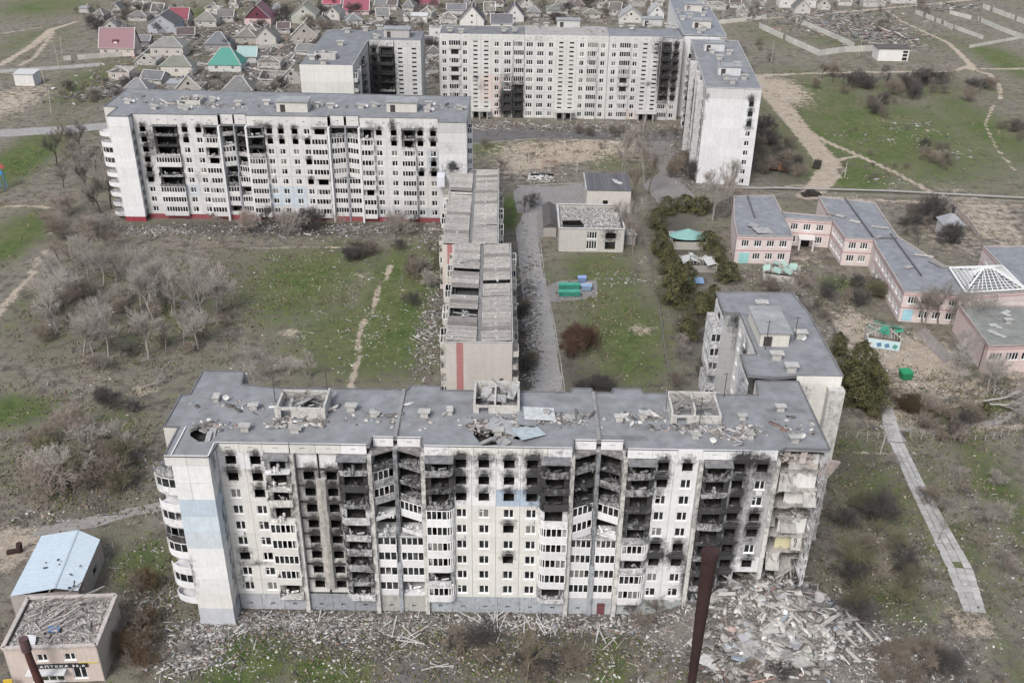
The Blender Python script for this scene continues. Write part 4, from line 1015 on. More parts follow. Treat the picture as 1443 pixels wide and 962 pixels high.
# ================================================================== block with the burnt inner corner (upper left of centre)
def block_corner():
    x0, y0 = -65.2, 302.0
    root = empty('apartment_block', 'nine-storey block with a blank cream gable and a soot-black inner corner', 'apartment block', (x0, y0, 0))
    zc0, st = 1.5, 2.95; pz = zc0-0.52*st; top = pz+9*st
    G = Fac(root, 0, 0, 0, [], (0.66, 0.655, 0.63))
    for i in range(9):
        G.panel(0, 8, pz+i*st, pz+(i+1)*st, (), n=i, gap=0.004); G.panel(8, 16.0, pz+i*st, pz+(i+1)*st, (), n=i, gap=0.004)
    G.panel(0, 16, top, 28.6, (), name='parapet_panel'); G.box('backing_wall', 0.2, 15.8, 0.3, 0.5, 0, 28.2, GREYC)
    E_ = Fac(root, 16.0, 0, math.pi/2, [(20, 12, 12, 14, 0.7)], (0.55, 0.55, 0.54))
    for k in range(8):
        for i in range(9):
            a = k*4.3
            E_.panel(a, a+4.3, pz+i*st, pz+(i+1)*st, ((a+1.2, a+2.8, zc0+i*st-0.7, zc0+i*st+0.8),), n=i)
            if k in (0, 1, 4): E_.balcony(a+0.3, a+4, pz+i*st, R.choice('ggor'), 1.2, None, st, 0.15 if k < 2 else 0.6, sub=False)
    E_.panel(0, 34.4, top, 28.6, (), name='parapet_panel')
    S = Fac(root, 16.2, 34.5, 0, burn([('w', 0, 0, 1.6, 'xxxxxxxxx')], zc0, st, [(2.5, 12, 5, 14, 0.9), (6, 16, 3, 8, 0.5)]), (0.55, 0.55, 0.55))
    cols = [('w', 0, 3.2, 1.6, 'xxxxxxxxx'), ('b', 3.2, 8.2, 'ggorrrrrr', None), ('s', 8.4, 12.6, 10.3, ''), ('s', 12.6, 17.2, 14.9, '')]
    build_columns(S, cols, zc0, st, 9, False, bal_soot=lambda u, i: 0.7 if i > 4 else 0.35)
    parapet(S, [(0, 8.2, 0), (8.4, 17.2, 0)], top, 28.6)
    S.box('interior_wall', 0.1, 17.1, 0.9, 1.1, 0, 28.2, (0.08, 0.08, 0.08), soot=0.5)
    zr = 28.45
    link('roof', MB().prism([(0, 0.2), (16, 0.2), (16.1, 34.6), (33.4, 34.6), (33.4, 50), (0, 50)], 28.2, zr).mesh('roof', ['roofing']), root, col=(0.215, 0.225, 0.24))
    b = MB(); b.box(0, 0.3, 0.3, 50, 0, 28.1); b.box(33.1, 33.4, 34.9, 50, 0, 28.1); b.box(0.3, 33, 49.7, 50, 0, 28.1); link('rear_wall', b.mesh('rear_wall', ['paint']), root, col=(0.5, 0.5, 0.48))
    for p in ((490, 44), (480, 62), (530, 52), (515, 42), (535, 40), (440, 82), (456, 88)):
        x, y = U(*p, zr+0.5); vent(x-x0, y-y0, zr, root, 0, 1.5, R.random() < 0.5)
    x, y = U(443, 84, zr); machine_room(x-x0, y-y0, zr, root, 6.5, 4.5, 2.6, True, (0.5, 0.48, 0.47))
    x, y = U(541, 53, zr); machine_room(x-x0, y-y0, zr, root, 8.5, 5, 2.6, False, (0.42, 0.41, 0.40))
block_corner()

# ================================================================== nine-storey block behind the right end of the front block
def block_right():
    x0, y0 = 37.0, 124.3
    root = empty('apartment_block', 'nine-storey block just behind the collapsed end, one intact lift room on its roof', 'apartment block', (x0, y0, 0))
    zc0, st = 4.4, 2.69; pz = zc0-0.52*st; top = pz+9*st
    G = Fac(root, 4.4, 0, 0, [(1.2, 26, 2.0, 1.6, 0.25)], (0.67, 0.66, 0.62))
    for i in range(-1, 9): G.panel(0, 6.6, max(0, pz+i*st), pz+(i+1)*st, (), n=i, gap=0.004)
    G.panel(0, 6.6, top, 28.6, (), name='parapet_panel'); G.box('backing_wall', 0.1, 6.4, 0.3, 0.5, 0, 28.2, GREYC)
    S1 = Fac(root, -2.6, 6.0, -math.pi/2, [(3, 20, 5, 10, 0.4)], WHITE)      # near bay, west face
    for i in range(9): S1.panel(0, 6.0, pz+i*st, pz+(i+1)*st, ((2.2, 3.6, zc0+i*st-0.7, zc0+i*st+0.7),), n=i)
    B1 = MB().box(-2.6, -0.0, 5.8, 6.0, 0, 28.2); link('bay_wall', B1.mesh('bay_wall', ['paint']), root, col=(0.55, 0.54, 0.53), soot=0.2)
    Wf = Fac(root, 0, 20.0, -math.pi/2, [(6, 24, 2.2, 3, 0.8), (13, 20, 2, 10, 0.6)], (0.68, 0.675, 0.67))
    for k in range(4):
        for i in range(9):
            a = k*3.5; S_ = R.choice('wwwo')
            Wf.panel(a, a+3.5, pz+i*st, pz+(i+1)*st, ((a+1.2, a+2.4, zc0+i*st-0.7, zc0+i*st+0.7),), n=i); Wf.window(a+1.8, zc0+i*st-0.7, 1.2, 1.4, S_, sub=False)
    parapet(Wf, [(0, 14, 0)], top, 28.6); Wf.box('interior_wall', 0.1, 13.9, 0.8, 1.0, 0, 28.1, (0.1, 0.1, 0.1), soot=0.5)
    # far bay: its side towards us is the tall grey strip, and balconies on its west face
    S2 = Fac(root, -2.6, 19.9, 0, [(2.2, 27, 1.5, 2.0, 0.7), (2.4, 23, 0.5, 2, 0.6)], (0.40, 0.405, 0.41))
    for i in range(-1, 9): S2.panel(0, 2.58, max(0, pz+i*st), pz+(i+1)*st, (), n=i, gap=0.004 if i % 3 else 0.03)
    S2.panel(0, 2.58, top, 28.6, (), name='parapet_panel', soot=0.35); S2.box('backing_wall', 0.05, 2.5, 0.3, 0.5, 0, 28.2, GREYC)
    W2 = Fac(root, -2.6, 27.2, -math.pi/2, [(4, 14, 4, 14, 0.45)], WHITE)
    for i in range(9):
        W2.panel(0, 7.3, pz+i*st, pz+(i+1)*st, ((2, 4.6, zc0+i*st-0.9, zc0+i*st+0.8),), n=i)
        W2.balcony(1.5, 6.9, pz+i*st, R.choice('rrog'), 1.5, None, st, 0.3, sub=False)
    link('rear_wall', MB().box(10.7, 11.0, 0.2, 27.2, 0, 28.1).box(-2.5, 10.7, 27.0, 27.2, 0, 28.1).mesh('rear_wall', ['paint']), root, col=WHITE)
    link('bay_wall', MB().box(9.0, 11.3, -1.4, -0.0, 0, 27.0).mesh('bay_wall', ['paint']), root, col=(0.55, 0.54, 0.52), soot=0.15)
    zr = 28.5
    poly = [(4.4, 0.2), (11.1, 0.2), (11.1, 20), (10.2, 27.3), (-2.7, 27.3), (-2.7, 19.8), (-0.05, 19.7), (-0.05, 6.1), (-2.7, 6.0), (-2.7, 0.2), (1.2, -0.4)]
    link('roof', MB().prism(poly, 28.15, zr).mesh('roof', ['roofing']), root, col=(0.25, 0.258, 0.275))
    m = MB()
    for a, b in zip(poly, poly[1:] + poly[:1]): m.bar((*a, zr+0.08), (*b, zr+0.08), 0.22, 0.2)
    link('roof_kerb', m.mesh('roof_kerb', ['roofing']), root, col=(0.2, 0.2, 0.21))
    for p in ((1073, 430), (1094, 502), (1115, 519), (1128, 472)):
        x, y = U(*p, zr+0.5); vent(x-x0, y-y0, zr, root, 0, 1.2)
    x, y = U(1132, 482, zr); dish(x-x0, y-y0, zr, root, 0.4)
    x, y = U(1070, 488, zr); machine_room(x-x0, y-y0, zr, root, 4.4, 8.5, 2.3, False, (0.60, 0.58, 0.53))
    for p, h in (((1077, 490), 5), ((1118, 476), 4)): x, y = U(*p, zr); mast(x-x0, y-y0-0.6, zr, root, h)
    return root
block_right()

# ================================================================== long five-storey block with the stripped ribbed roof
def block_low():
    x0, y0, rz = -12.1, 157.8, math.radians(1.0)
    root = empty('apartment_block', 'long five-storey block seen end-on, ribbed roof slabs laid bare, pink stripe down its beige gable', 'apartment block', (x0, y0, 0), rz)
    h = 14.6; st = 2.75
    G = Fac(root, 0, 0, 0, [], (0.56, 0.525, 0.49))
    for k, (a, b, c) in enumerate(((0, 2.0, (0.58, 0.55, 0.51)), (2.0, 3.25, (0.44, 0.20, 0.20)), (3.25, 12.2, (0.56, 0.525, 0.49)))):
        hl = ((9.9, 10.6, 6.4, 7.0),) if k == 2 else ()
        G.panel(a, b, 0, h-0.1, hl, col=c, name='gable_panel', gap=0.005, v=0.03 if k == 1 else 0)
    G.box('gable_cap', -0.1, 12.3, -0.05, 0.25, h-0.09, h+0.1, (0.5, 0.5, 0.5), 'concrete'); G.box('backing_wall', 0.2, 12, 0.3, 0.5, 0, h-0.2, (0.1, 0.1, 0.1))
    L1, L2 = 44.0, 93.0
    def side(F, u0, u1, right):
        k = int((u1-u0)/3.1)
        w = (u1-u0)/k
        for j in range(k):
            for i in range(5):
                a = u0+j*w
                F.panel(a, a+w, 0.5+i*st, 0.5+(i+1)*st, ((a+0.8, a+w-0.8, 1.3+i*st, 2.8+i*st),), n=i)
                if j % 3 == 0: F.balcony(a+0.1, a+w-0.1, 0.5+i*st, R.choice('oorg'), 1.15, None, st, 0.1, sub=False, col=(0.58, 0.56, 0.52))
                else: F.window(a+w/2, 1.3+i*st, w-1.6, 1.5, R.choice('wwo'), sub=False)
        F.box('interior_wall', u0+0.1, u1-0.1, 0.8, 1.0, 0, h-0.4, (0.1, 0.1, 0.1))
    side(Fac(root, 12.2, 0, math.pi/2, [(3, 9, 3, 6, 0.5)], CREAM), 0.3, L1, True)
    side(Fac(root, 0, L1, -math.pi/2, [], CREAM), 0, L1-0.3, False)
    off = -2.7
    side(Fac(root, 12.2+off, L1, math.pi/2, [], CREAM), 0.2, L2-L1, True)
    side(Fac(root, off, L2, -math.pi/2, [], CREAM), 0, L2-L1-0.2, False)
    G2 = Fac(root, off-0.1, L1+0.05, 0, [], (0.56, 0.50, 0.47))
    for (a, b, c) in ((0, 1.1, (0.58, 0.53, 0.50)), (1.1, 2.2, (0.42, 0.19, 0.19)), (2.2, 3.4, (0.57, 0.53, 0.51))): G2.panel(a, b, 0, h-0.1, (), col=c, name='gable_panel', gap=0.004, v=0.03 if a == 1.1 else 0)
    link('rear_wall', MB().box(off, 12.2+off, L2-0.3, L2, 0, h).mesh('rear_wall', ['paint']), root, col=CREAM)
    link('attic_deck', MB().prism([(0.3, 0.5), (12, 0.5), (12, L1), (12+off, L1), (12+off, L2-0.4), (off+0.3, L2-0.4), (off+0.3, L1+0.3), (0.3, L1+0.3)], h-1.4, h-1.2).mesh('attic_deck', ['concrete']), root, col=(0.15, 0.15, 0.15), soot=0.5)
    # ribbed roof slabs: a tray with two edge ribs, in two rows falling to the middle gutter
    def slab(w, d):
        return MB().box(0, w, 0.1, d-0.1, 0, 0.06).mesh('roof_slab', ['concrete'])
    def ribs(w, d):
        b = MB(); b.box(0, w, 0, 0.2, -0.02, 0.46); b.box(0, 0.14, 0.201, d-0.221, 0.061, 0.3); b.box(w-0.14, w, 0.201, d-0.221, 0.061, 0.3); b.box(0, w, d-0.22, d-0.02, -0.02, 0.36)
        return b.mesh('slab_rib', ['concrete'])
    mr = ribs(5.5, 1.36)
    me = slab(5.5, 1.36)
    y = 0.35; k = 0
    while y < L2-2:
        o = 0.0 if y < L1 else off
        for side_ in (0, 1):
            skip = (side_ == 0 and (18.2 < y < 20.5 or 9.4 < y < 11.6 or 29 < y < 30)) or (side_ == 1 and 23.5 < y < 24.2)
            if skip: continue
            dirt = (0.34, 0.325, 0.315) if not (k % 7 == 3) else (0.56, 0.54, 0.51)
            mess = R.random() < 0.08 or (side_ == 0 and 66 < y < 76 and R.random() < 0.6)
            x = 0.15 + o if side_ == 0 else 6.5 + o
            q = link('roof_slab', me, root, (x + R.uniform(-.04, .04), y, h + (0.3 if side_ == 0 else 0.04) + R.uniform(-0.03, 0.03) - (0.3 if mess else 0)), (R.uniform(-0.25, 0.25) if mess else R.uniform(-0.02, 0.02), 0.05 if side_ == 0 else -0.05, R.uniform(-0.12, 0.12) if mess else R.uniform(-0.008, 0.008)), jig((0.20, 0.19, 0.185), 0.2), 0.1)
            link('slab_rib', mr, q, col=jig((0.50, 0.48, 0.46) if R.random() > 0.2 else (0.33, 0.31, 0.30), 0.16))
        y += 1.82; k += 1
    b = MB(); b.box(5.7, 6.45, 0.3, L1, h-0.25, h-0.1); b.box(5.7+off, 6.45+off, L1, L2-0.3, h-0.25, h-0.1)
    link('roof_gutter', b.mesh('roof_gutter', ['concrete']), root, col=(0.25, 0.25, 0.25))
    b = MB()
    for (xa, ya, yb) in ((12.05, 0.2, L1), (12.05+off, L1, L2), (-0.02, 0.2, L1), (-0.02+off, L1, L2)):
        b.box(xa, xa+0.3, ya, yb, h-0.2, h+0.42)
    link('eaves_beam', b.mesh('eaves_beam', ['concrete']), root, col=(0.42, 0.41, 0.40))
    for j in range(34):      # pale vent caps and bits standing on the ribs
        y = 1 + j*2.7; o = 0 if y < L1 else off
        m_ = cached('rcap', lambda: MB().box(-0.2, 0.2, -0.2, 0.2, 0, 0.45).mesh('roof_cap', ['concrete']))
        link('roof_cap', m_, root, (9.2+o + R.uniform(-.2, .2), y, h+0.1), 0, (0.62, 0.61, 0.60))
        if j % 3 == 0: link('roof_cap', m_, root, (R.choice((1.2, 3.0))+o, y, h+0.25), 0, (0.6, 0.59, 0.58))
    b = MB()
    for j in range(20):
        y = R.choice((R.uniform(66, 76), R.uniform(8, 12), R.uniform(30, 35))); o = 0 if y < L1 else off
        b.bar((R.uniform(0, 4)+o, y, h+R.uniform(0.3, 0.8)), (R.uniform(1, 6)+o, y+R.uniform(-1.5, 1.5), h+R.uniform(0.2, 0.6)), 0.14)
    tag(link('broken_batten', b.mesh('broken_batten', ['wood']), root, col=(0.5, 0.49, 0.48)), kind='stuff')
    link('stair_hood', MB().box(-3.6+off, -1.6+off, L2-8, L2-4, h-2, h+0.6).mesh('stair_hood', ['paint']), root, col=(0.62, 0.63, 0.68))
block_low()

# ================================================================== pink two-storey school
PINK = (0.64, 0.56, 0.545); ROSE = (0.47, 0.30, 0.30)
def run(root, p, q, z0, z1, wins, col=PINK, v=0.0, name='wall', glass='w', band=True, pane_w=1.6, sub=True, soot=()):
    """one straight outer wall from p to q (outside on the right-hand side looking p->q reversed: viewer faces it with p on the left)"""
    L = math.hypot(q[0]-p[0], q[1]-p[1]); a = math.atan2(q[1]-p[1], q[0]-p[0])
    F = Fac(root, p[0], p[1], a, soot, col)
    holes = [(u-w/2, u+w/2, z, z+h) for (u, z, w, h) in wins]
    F.panel(0, L, z0, z1, holes, col=col, name=name, gap=0.0)
    if holes:
        us = [w[0] for w in wins]
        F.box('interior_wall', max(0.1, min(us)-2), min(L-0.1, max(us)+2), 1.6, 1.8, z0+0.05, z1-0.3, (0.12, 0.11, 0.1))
    for (u, z, w, h) in wins:
        F.window(u, z, w, h, R.choice(glass), sub=sub)
    if band:
        F.box('wall_band', 0.02, L-0.02, -0.06, -0.003, z1-0.75, z1-0.45, ROSE)
        k = [w[0] for w in wins if w[1] > 3]
        if k: F.box('wall_band', 0.02, L-0.02, -0.05, -0.003, 3.35, 3.65, ROSE)
    return F
def two_rows(L, n, m=1.5, w=1.8, h=1.7, z=(1.1, 4.5)):
    return [(m + (L-2*m)*(k+0.5)/n, zz, w, h) for k in range(n) for zz in z]
def school():
    root = empty('school_building', 'pink two-storey school with long grey flat-roofed wings round broken courtyards', 'school', (82, 226, 0))
    ox, oy = 82, 226
    T = lambda x, y: (x-ox, y-oy)
    H = 7.2
    def roof(poly, z=H, col=(0.25, 0.262, 0.285), kerb=True, name='roof'):
        pl = [T(*p) for p in poly]
        link(name, MB().prism(pl, z-0.3, z).mesh(name, ['roofing']), root, col=col)
        if kerb:
            m = MB()
            for a, b in zip(pl, pl[1:] + pl[:1]): m.bar((*a, z+0.12), (*b, z+0.12), 0.3, 0.3)
            link('roof_kerb', m.mesh('roof_kerb', ['concrete']), root, col=(0.45, 0.40, 0.38))
    def walls(poly, spec, z1=H):
        n = len(poly)
        for k in range(n):
            p, q = T(*poly[k]), T(*poly[(k+1) % n])
            L = math.hypot(q[0]-p[0], q[1]-p[1])
            nw = spec.get(k, 0)
            run(root, p, q, 0, z1-0.02, two_rows(L, nw, 0.6) if nw else [], glass='wwo')
    # left wing
    P1 = [(54.7, 226.3), (68.3, 226.3), (69.2, 238.6), (69.2, 242.6), (69.8, 254.3), (58.9, 253.4), (55.8, 236)]
    walls(P1, {0: 4, 1: 3}); roof(P1)
    PC = [(69.3, 238.2), (80.8, 236.8), (81.0, 239.9), (69.3, 242.4)]
    Pn = [T(*p) for p in PC]
    Fq = run(root, Pn[0], Pn[1], 0, H-0.02, [(2.4, 4.4, 1.8, 1.7), (5.6, 4.4, 1.8, 1.7), (8.8, 4.4, 1.8, 1.7), (8.9, 1.0, 1.8, 1.7), (2.3, 1.0, 1.8, 1.7)], glass='wo')
    run(root, Pn[2], Pn[3], 0, H-0.02, [], band=False); roof(PC)
    # porch with white posts
    pr = empty  # (the porch belongs to the school: parts only)
    Fq.box('porch_roof', 3.6, 7.6, -3.2, -0.02, 3.0, 3.3, (0.66, 0.65, 0.63)); 
    for u in (3.7, 7.1): Fq.box('porch_post', u, u+0.4, -3.1, -2.7, 0, 2.99, (0.68, 0.67, 0.65))
    Fq.box('entrance_door', 4.6, 6.8, -0.06, -0.01, 0.02, 2.6, (0.03, 0.03, 0.03), 'rust')
    # main wing running away
    P2 = [(81.1, 226.2), (87.8, 225.6), (87.2, 221.5), (85.6, 196.6), (98.3, 195.3), (112.6, 197.6), (112.4, 210.4), (99.4, 210.0), (94.2, 227.7), (95.6, 250.4), (81.9, 254.3), (81.0, 236.9)]
    walls(P2, {0: 2, 2: 8, 3: 4, 7: 6, 11: 4, 9: 0}); roof(P2)
    # the ridge between the two roof halves
    m = MB(); m.bar((*T(88.6, 253.6), H+0.2), (*T(88.0, 226.5), H+0.2), 0.35, 0.35); m.bar((*T(93.0, 229), H+0.2), (*T(92.2, 205), H+0.2), 0.3, 0.3); m.bar((*T(87.9, 226.4), H+0.2), (*T(93.6, 226.0), H+0.2), 0.3, 0.3)
    tag(link('roof_ridge', m.mesh('roof_ridge', ['roofing']), root, col=(0.13, 0.13, 0.14)), kind='stuff')
    m = MB(); m.bar((*T(62.6, 253.5), H+0.2), (*T(61.4, 238), H+0.2), 0.35, 0.35)
    link('roof_ridge', m.mesh('roof_ridge', ['roofing']), root, col=(0.14, 0.14, 0.15))
    # right wing
    P3 = [(112.9, 206), (113.2, 222.3), (132, 223), (131, 200), (112.9, 198)]
    P3 = [(112.7, 198.2), (131, 200), (132, 223), (113.2, 222.3)]
    walls(P3, {0: 5}); roof(P3)
    k = [T(*p) for p in P3]; L = 24
    run(root, k[3], (k[0][0]-0.25, k[0][1]), 0, H, two_rows(L, 4, 1), glass='wo')
    # blue mural panel and the doors
    F3 = Fac(root, *T(85.6, 196.6), math.atan2(195.3-196.6, 98.3-85.6))
    F3.box('mural_panel', 0.6, 2.7, -0.12, -0.07, 0.4, 3.1, (0.35, 0.58, 0.66))
    F1 = Fac(root, *T(54.7, 226.3), 0)
    F1.box('teal_door', 1.0, 3.4, -0.12, -0.07, 0.1, 2.9, (0.30, 0.55, 0.55))
    # collapsed patch of the left wing's corner and loose roofing
    for (px, py, w, d, rz) in ((1075, 325, 4.5, 3.0, 0.3), (1062, 318, 3, 2.2, 1.0), (1010, 300, 2, 2, 0)):
        x, y = U(px, py, H+0.3); q = T(x, y)
        if px > 1050: link('torn_roof_sheet', MB().tbox(0, 0, 0, w, d, 0.08, 0, 0.12, 0.1).mesh('torn_roof_sheet', ['concrete']), root, (q[0], q[1], H+0.4), rz, (0.40, 0.39, 0.38))
    for p in ((1171, 301), (1184, 304), (1205, 312), (1237, 334), (1302, 360), (1280, 376), (1322, 372), (1240, 320)):
        x, y = U(*p, H+0.2); q = T(x, y)
        link('torn_roof_sheet', MB().tbox(0, 0, 0, R.uniform(2, 4.5), R.uniform(0.8, 1.8), 0.06, 0, R.uniform(-.05, .05), R.uniform(-.08, .08)).mesh('torn_roof_sheet', ['concrete']), root, (q[0], q[1], H+0.22), R.uniform(0, 3), jig((0.42, 0.40, 0.38), 0.3))
    # white bare hipped roof frame over the middle hall
    c = [T(99.9, 208.8), T(112.6, 210.3), T(112.6, 198.2), T(98.6, 196.0)]
    Z0, Z1 = H+0.5, H+2.6
    r0, r1 = (T(105.3, 204.2)), (T(107.4, 204.4))
    b = MB()
    for a, q in zip(c, c[1:] + c[:1]): b.bar((*a, Z0), (*q, Z0), 0.35, 0.3)
    for a, r_ in ((c[0], r0), (c[3], r0), (c[1], r1), (c[2], r1)): b.bar((*a, Z0), (*r_, Z1), 0.35, 0.3)
    b.bar((*r0, Z1), (*r1, Z1), 0.35, 0.3)
    link('roof_frame', b.mesh('roof_frame', ['frame']), root, col=(0.72, 0.72, 0.71))
    lerp = lambda a, b_, t: (a[0]+(b_[0]-a[0])*t, a[1]+(b_[1]-a[1])*t)
    for (e0, e1, q0, q1) in ((c[0], c[1], r0, r1), (c[3], c[2], r0, r1), (c[0], c[3], r0, r0), (c[1], c[2], r1, r1)):
        for k in range(1, 11):
            t = k/11; lo = lerp(e0, e1, t)
            hi = lerp(q0, q1, min(1, max(0, (t-0.38)/0.24)))
            tt = 1.0
            if t < 0.38: corner, tt = e0, t/0.38
            elif t > 0.62: corner, tt = e1, (1-t)/0.38
            hx, hy = (lo[0] + (hi[0]-lo[0])*tt, lo[1] + (hi[1]-lo[1])*tt)
            link('rafter', MB().bar((*lo, Z0+0.02), (hx, hy, Z0 + (Z1-Z0)*tt), 0.16, 0.14).mesh('rafter', ['frame']), root, col=(0.70, 0.70, 0.69))
        for k in range(1, 8):
            t = k/8
            a = lerp(e0, q0, t); b_ = lerp(e1, q1, t)
            link('batten', MB().bar((*a, Z0+(Z1-Z0)*t+0.09), (*b_, Z0+(Z1-Z0)*t+0.09), 0.14, 0.06).mesh('batten', ['frame']), root, col=(0.72, 0.72, 0.71))
    return root
school()
def annex():
    root = empty('school_annex', 'low pink annex with a littered grey flat roof in front of the school hall', 'school annex', (95.3, 173.6, 0))
    T = lambda x, y: (x-95.3, y-173.6)
    z = 6.2
    P = [(95.3, 174.5), (118, 176.5), (117.5, 192), (96.2, 192.6)]
    pl = [T(*p) for p in P]
    for k in range(4):
        p, q = pl[k], pl[(k+1) % 4]; L = math.hypot(q[0]-p[0], q[1]-p[1])
        wins = [(2 + j*3.4, 2.9, 2.7, 1.7) for j in range(6)] if k == 0 else []
        run(root, p, q, 0, z-0.02, wins, glass='oow', col=(0.64, 0.52, 0.50))
    link('roof', MB().prism(pl, z-0.3, z).mesh('roof', ['roofing']), root, col=(0.25, 0.26, 0.245))
    m = MB()
    for a, b in zip(pl, pl[1:] + pl[:1]): m.bar((*a, z+0.12), (*b, z+0.12), 0.3, 0.3)
    link('roof_kerb', m.mesh('roof_kerb', ['concrete']), root, col=(0.42, 0.36, 0.35))
    for k in range(6):
        x, y = U(R.uniform(1395, 1440), R.uniform(440, 475), z); link('torn_roof_sheet', MB().tbox(0, 0, 0, R.uniform(1, 3.5), R.uniform(0.6, 1.4), 0.08, 0, 0.05, 0.05).mesh('torn_roof_sheet', ['concrete']), root, (*T(x, y), z+0.12), R.uniform(0, 3), jig((0.55, 0.55, 0.55), 0.2))
    x, y = U(1420, 455, z); vent(*T(x, y), z, root)
    # white trimmed wall between annex and hall
    link('hall_wall', MB().box(1.0, 24, 19.2, 19.5, 0, 7.0).mesh('hall_wall', ['paint']), root, col=(0.58, 0.52, 0.50))
annex()

# ================================================================== small utility buildings in the middle
def utility_front():
    x0, y0 = 11.4, 231.8
    root = empty('boiler_house', 'two-storey beige boiler house whose rubble-strewn flat roof has a black hole in its left corner', 'utility building', (x0, y0, 0))
    W, D, z = 16.3, 16.4, 6.3
    F = Fac(root, 0, 0, 0, [(12.9, 4.4, 2, 2.2, 0.8)], (0.50, 0.475, 0.45))
    F.panel(0, W, 0, z, ((6.9, 9.5, 0.7, 3.0), (6.9, 9.5, 3.6, 5.4), (11.6, 14.2, 0.7, 2.8), (11.6, 14.2, 3.6, 5.2)), col=(0.52, 0.50, 0.47), name='wall', gap=0)
    F.window(8.2, 0.7, 2.6, 2.3, 'o'); F.window(8.2, 3.6, 2.6, 1.8, 'o')
    F.box('interior_wall', 0.4, W-0.4, 3.0, 3.2, 0, z-0.5, (0.08, 0.08, 0.08))
    for (ox, oy, rz, L) in ((W, 0, math.pi/2, D), (W, D, math.pi, W), (0, D, -math.pi/2, D)):
        Fac(root, ox, oy, rz, [], (0.48, 0.46, 0.43)).panel(0, L, 0, z, (), name='wall', gap=0)
    hole = [(0.9, 1.2), (6.0, 1.0), (6.5, 4.2), (5.6, 7.6), (1.0, 7.2)]
    link('roof', MB().prism([(0.4, 0.4), (W-0.4, 0.4), (W-0.4, D-0.4), (0.4, D-0.4)], z-0.9, z-0.6, holes=[hole]).mesh('roof', ['concrete']), root, col=(0.42, 0.41, 0.40))
    m = MB(); 
    for a, b in (((0, 0), (W, 0)), ((W, 0), (W, D)), ((W, D), (0, D)), ((0, D), (0, 0))): m.bar((*a, z+0.08), (*b, z+0.08), 0.45, 0.16)
    link('parapet_cap', m.mesh('parapet_cap', ['concrete']), root, col=(0.6, 0.6, 0.6))
    link('partition_wall', MB().box(7.0, 7.3, 0.4, 9, 0, z-1).mesh('partition_wall', ['paint']), root, col=(0.5, 0.5, 0.48), soot=0.4)
    n = 2600
    P = np.stack([NR.uniform(0.6, W-0.6, n), NR.uniform(0.6, D-0.6, n), np.full(n, z-0.55) + NR.uniform(0, 0.12, n)], 1)
    keep = ~((P[:, 0] < 6.6) & (P[:, 1] < 7.7)); P = P[keep]; n = len(P)
    tag(chips('roof_rubble', 'debris', P, NR.uniform(0.1, 0.5, (n, 3))*np.array([1, 0.7, 0.3]), NR.uniform(0, 6, n), NR.normal(0, 0.3, (n, 2)), rnd_cols(n, [3, 4, 3, 2, 2, 0, 2, .2, 0]), root), kind='stuff')
    r2 = empty('shed', 'small dark-roofed brick shed against the left wall of the boiler house', 'shed', (7.8, 241, 0))
    b = MB().box(0, 3.3, 0, 9, 0, 2.6); link('wall', b.mesh('wall', ['paint']), r2, col=(0.40, 0.38, 0.36))
    b = MB(); b.quad((-0.2, -0.2, 2.62), (1.7, -0.2, 3.7), (1.7, 16, 3.7), (-0.2, 16, 2.62)); b.quad((1.7, -0.2, 3.7), (3.5, -0.2, 2.62), (3.5, 16, 2.62), (1.7, 16, 3.7)); b.tri((0, -0.02, 2.6), (3.3, -0.02, 2.6), (1.7, -0.02, 3.65))
    link('roof', b.mesh('roof', ['slate']), r2, col=(0.14, 0.13, 0.13)); link('wall', MB().box(0, 3.3, 9.01, 15.8, 0, 2.6).mesh('wall', ['paint']), r2, col=(0.36, 0.34, 0.32))
    r3_ = empty('concrete_shed', 'small flat white-capped concrete shed at the right wall of the boiler house', 'shed', (28.0, 236.6, 0))
    link('wall', MB().box(0, 3.2, 0, 3.4, 0, 2.7).mesh('wall', ['paint']), r3_, col=(0.45, 0.44, 0.42)); link('roof', MB().box(-0.2, 3.4, -0.2, 3.6, 2.71, 2.95).mesh('roof', ['concrete']), r3_, col=(0.66, 0.65, 0.63))
utility_front()
def utility_back():
    x0, y0 = 19.8, 259.0
    root = empty('workshop_building', 'beige workshop with a dark ribbed metal roof standing behind the boiler house', 'utility building', (x0, y0, 0))
    W, D, z = 12.2, 12.5, 6.3
    F = Fac(root, 0, 0, 0, [], (0.56, 0.53, 0.49))
    F.panel(0, W, 0, z, ((4.6, 6.0, 2.2, 3.4),), col=(0.56, 0.535, 0.50), name='wall', gap=0)
    F.box('interior_wall', 3, 8, 1, 1.2, 0, 5, (0.05, 0.05, 0.05))
    for (ox, oy, rz, L) in ((W, 0, math.pi/2, D), (W, D, math.pi, W), (0, D, -math.pi/2, D)):
        Fac(root, ox, oy, rz, [], (0.52, 0.50, 0.47)).panel(0, L, 0, z, (), name='wall', gap=0)
    for k in range(12):
        link('roof_panel', cached('rp', lambda: MB().box(0, 0.98, -0.2, 12.6, 0, 0.1).box(0.88, 1.0, -0.2, 12.6, 0.1, 0.22).mesh('roof_panel', ['roof_metal'])), root, (k*1.02, 0, z+0.01), (0.03, 0, 0), jig((0.115, 0.11, 0.12), 0.2))
    link('gable_trim', MB().box(-0.25, 0.0, -0.2, 12.7, z-0.2, z+0.55).mesh('gable_trim', ['concrete']), root, col=(0.6, 0.6, 0.58))
    link('broken_roof_slab', MB().tbox(8.4, 6, z+0.5, 1.8, 2.2, 0.1, 0.4, 0.3, 0.2).tbox(9.4, 5, z+0.4, 1.2, 1.6, 0.1, 1.4, -0.2, 0.2).mesh('broken_roof_slab', ['concrete']), root, col=(0.55, 0.54, 0.53))['kind'] = 'stuff'
utility_back()

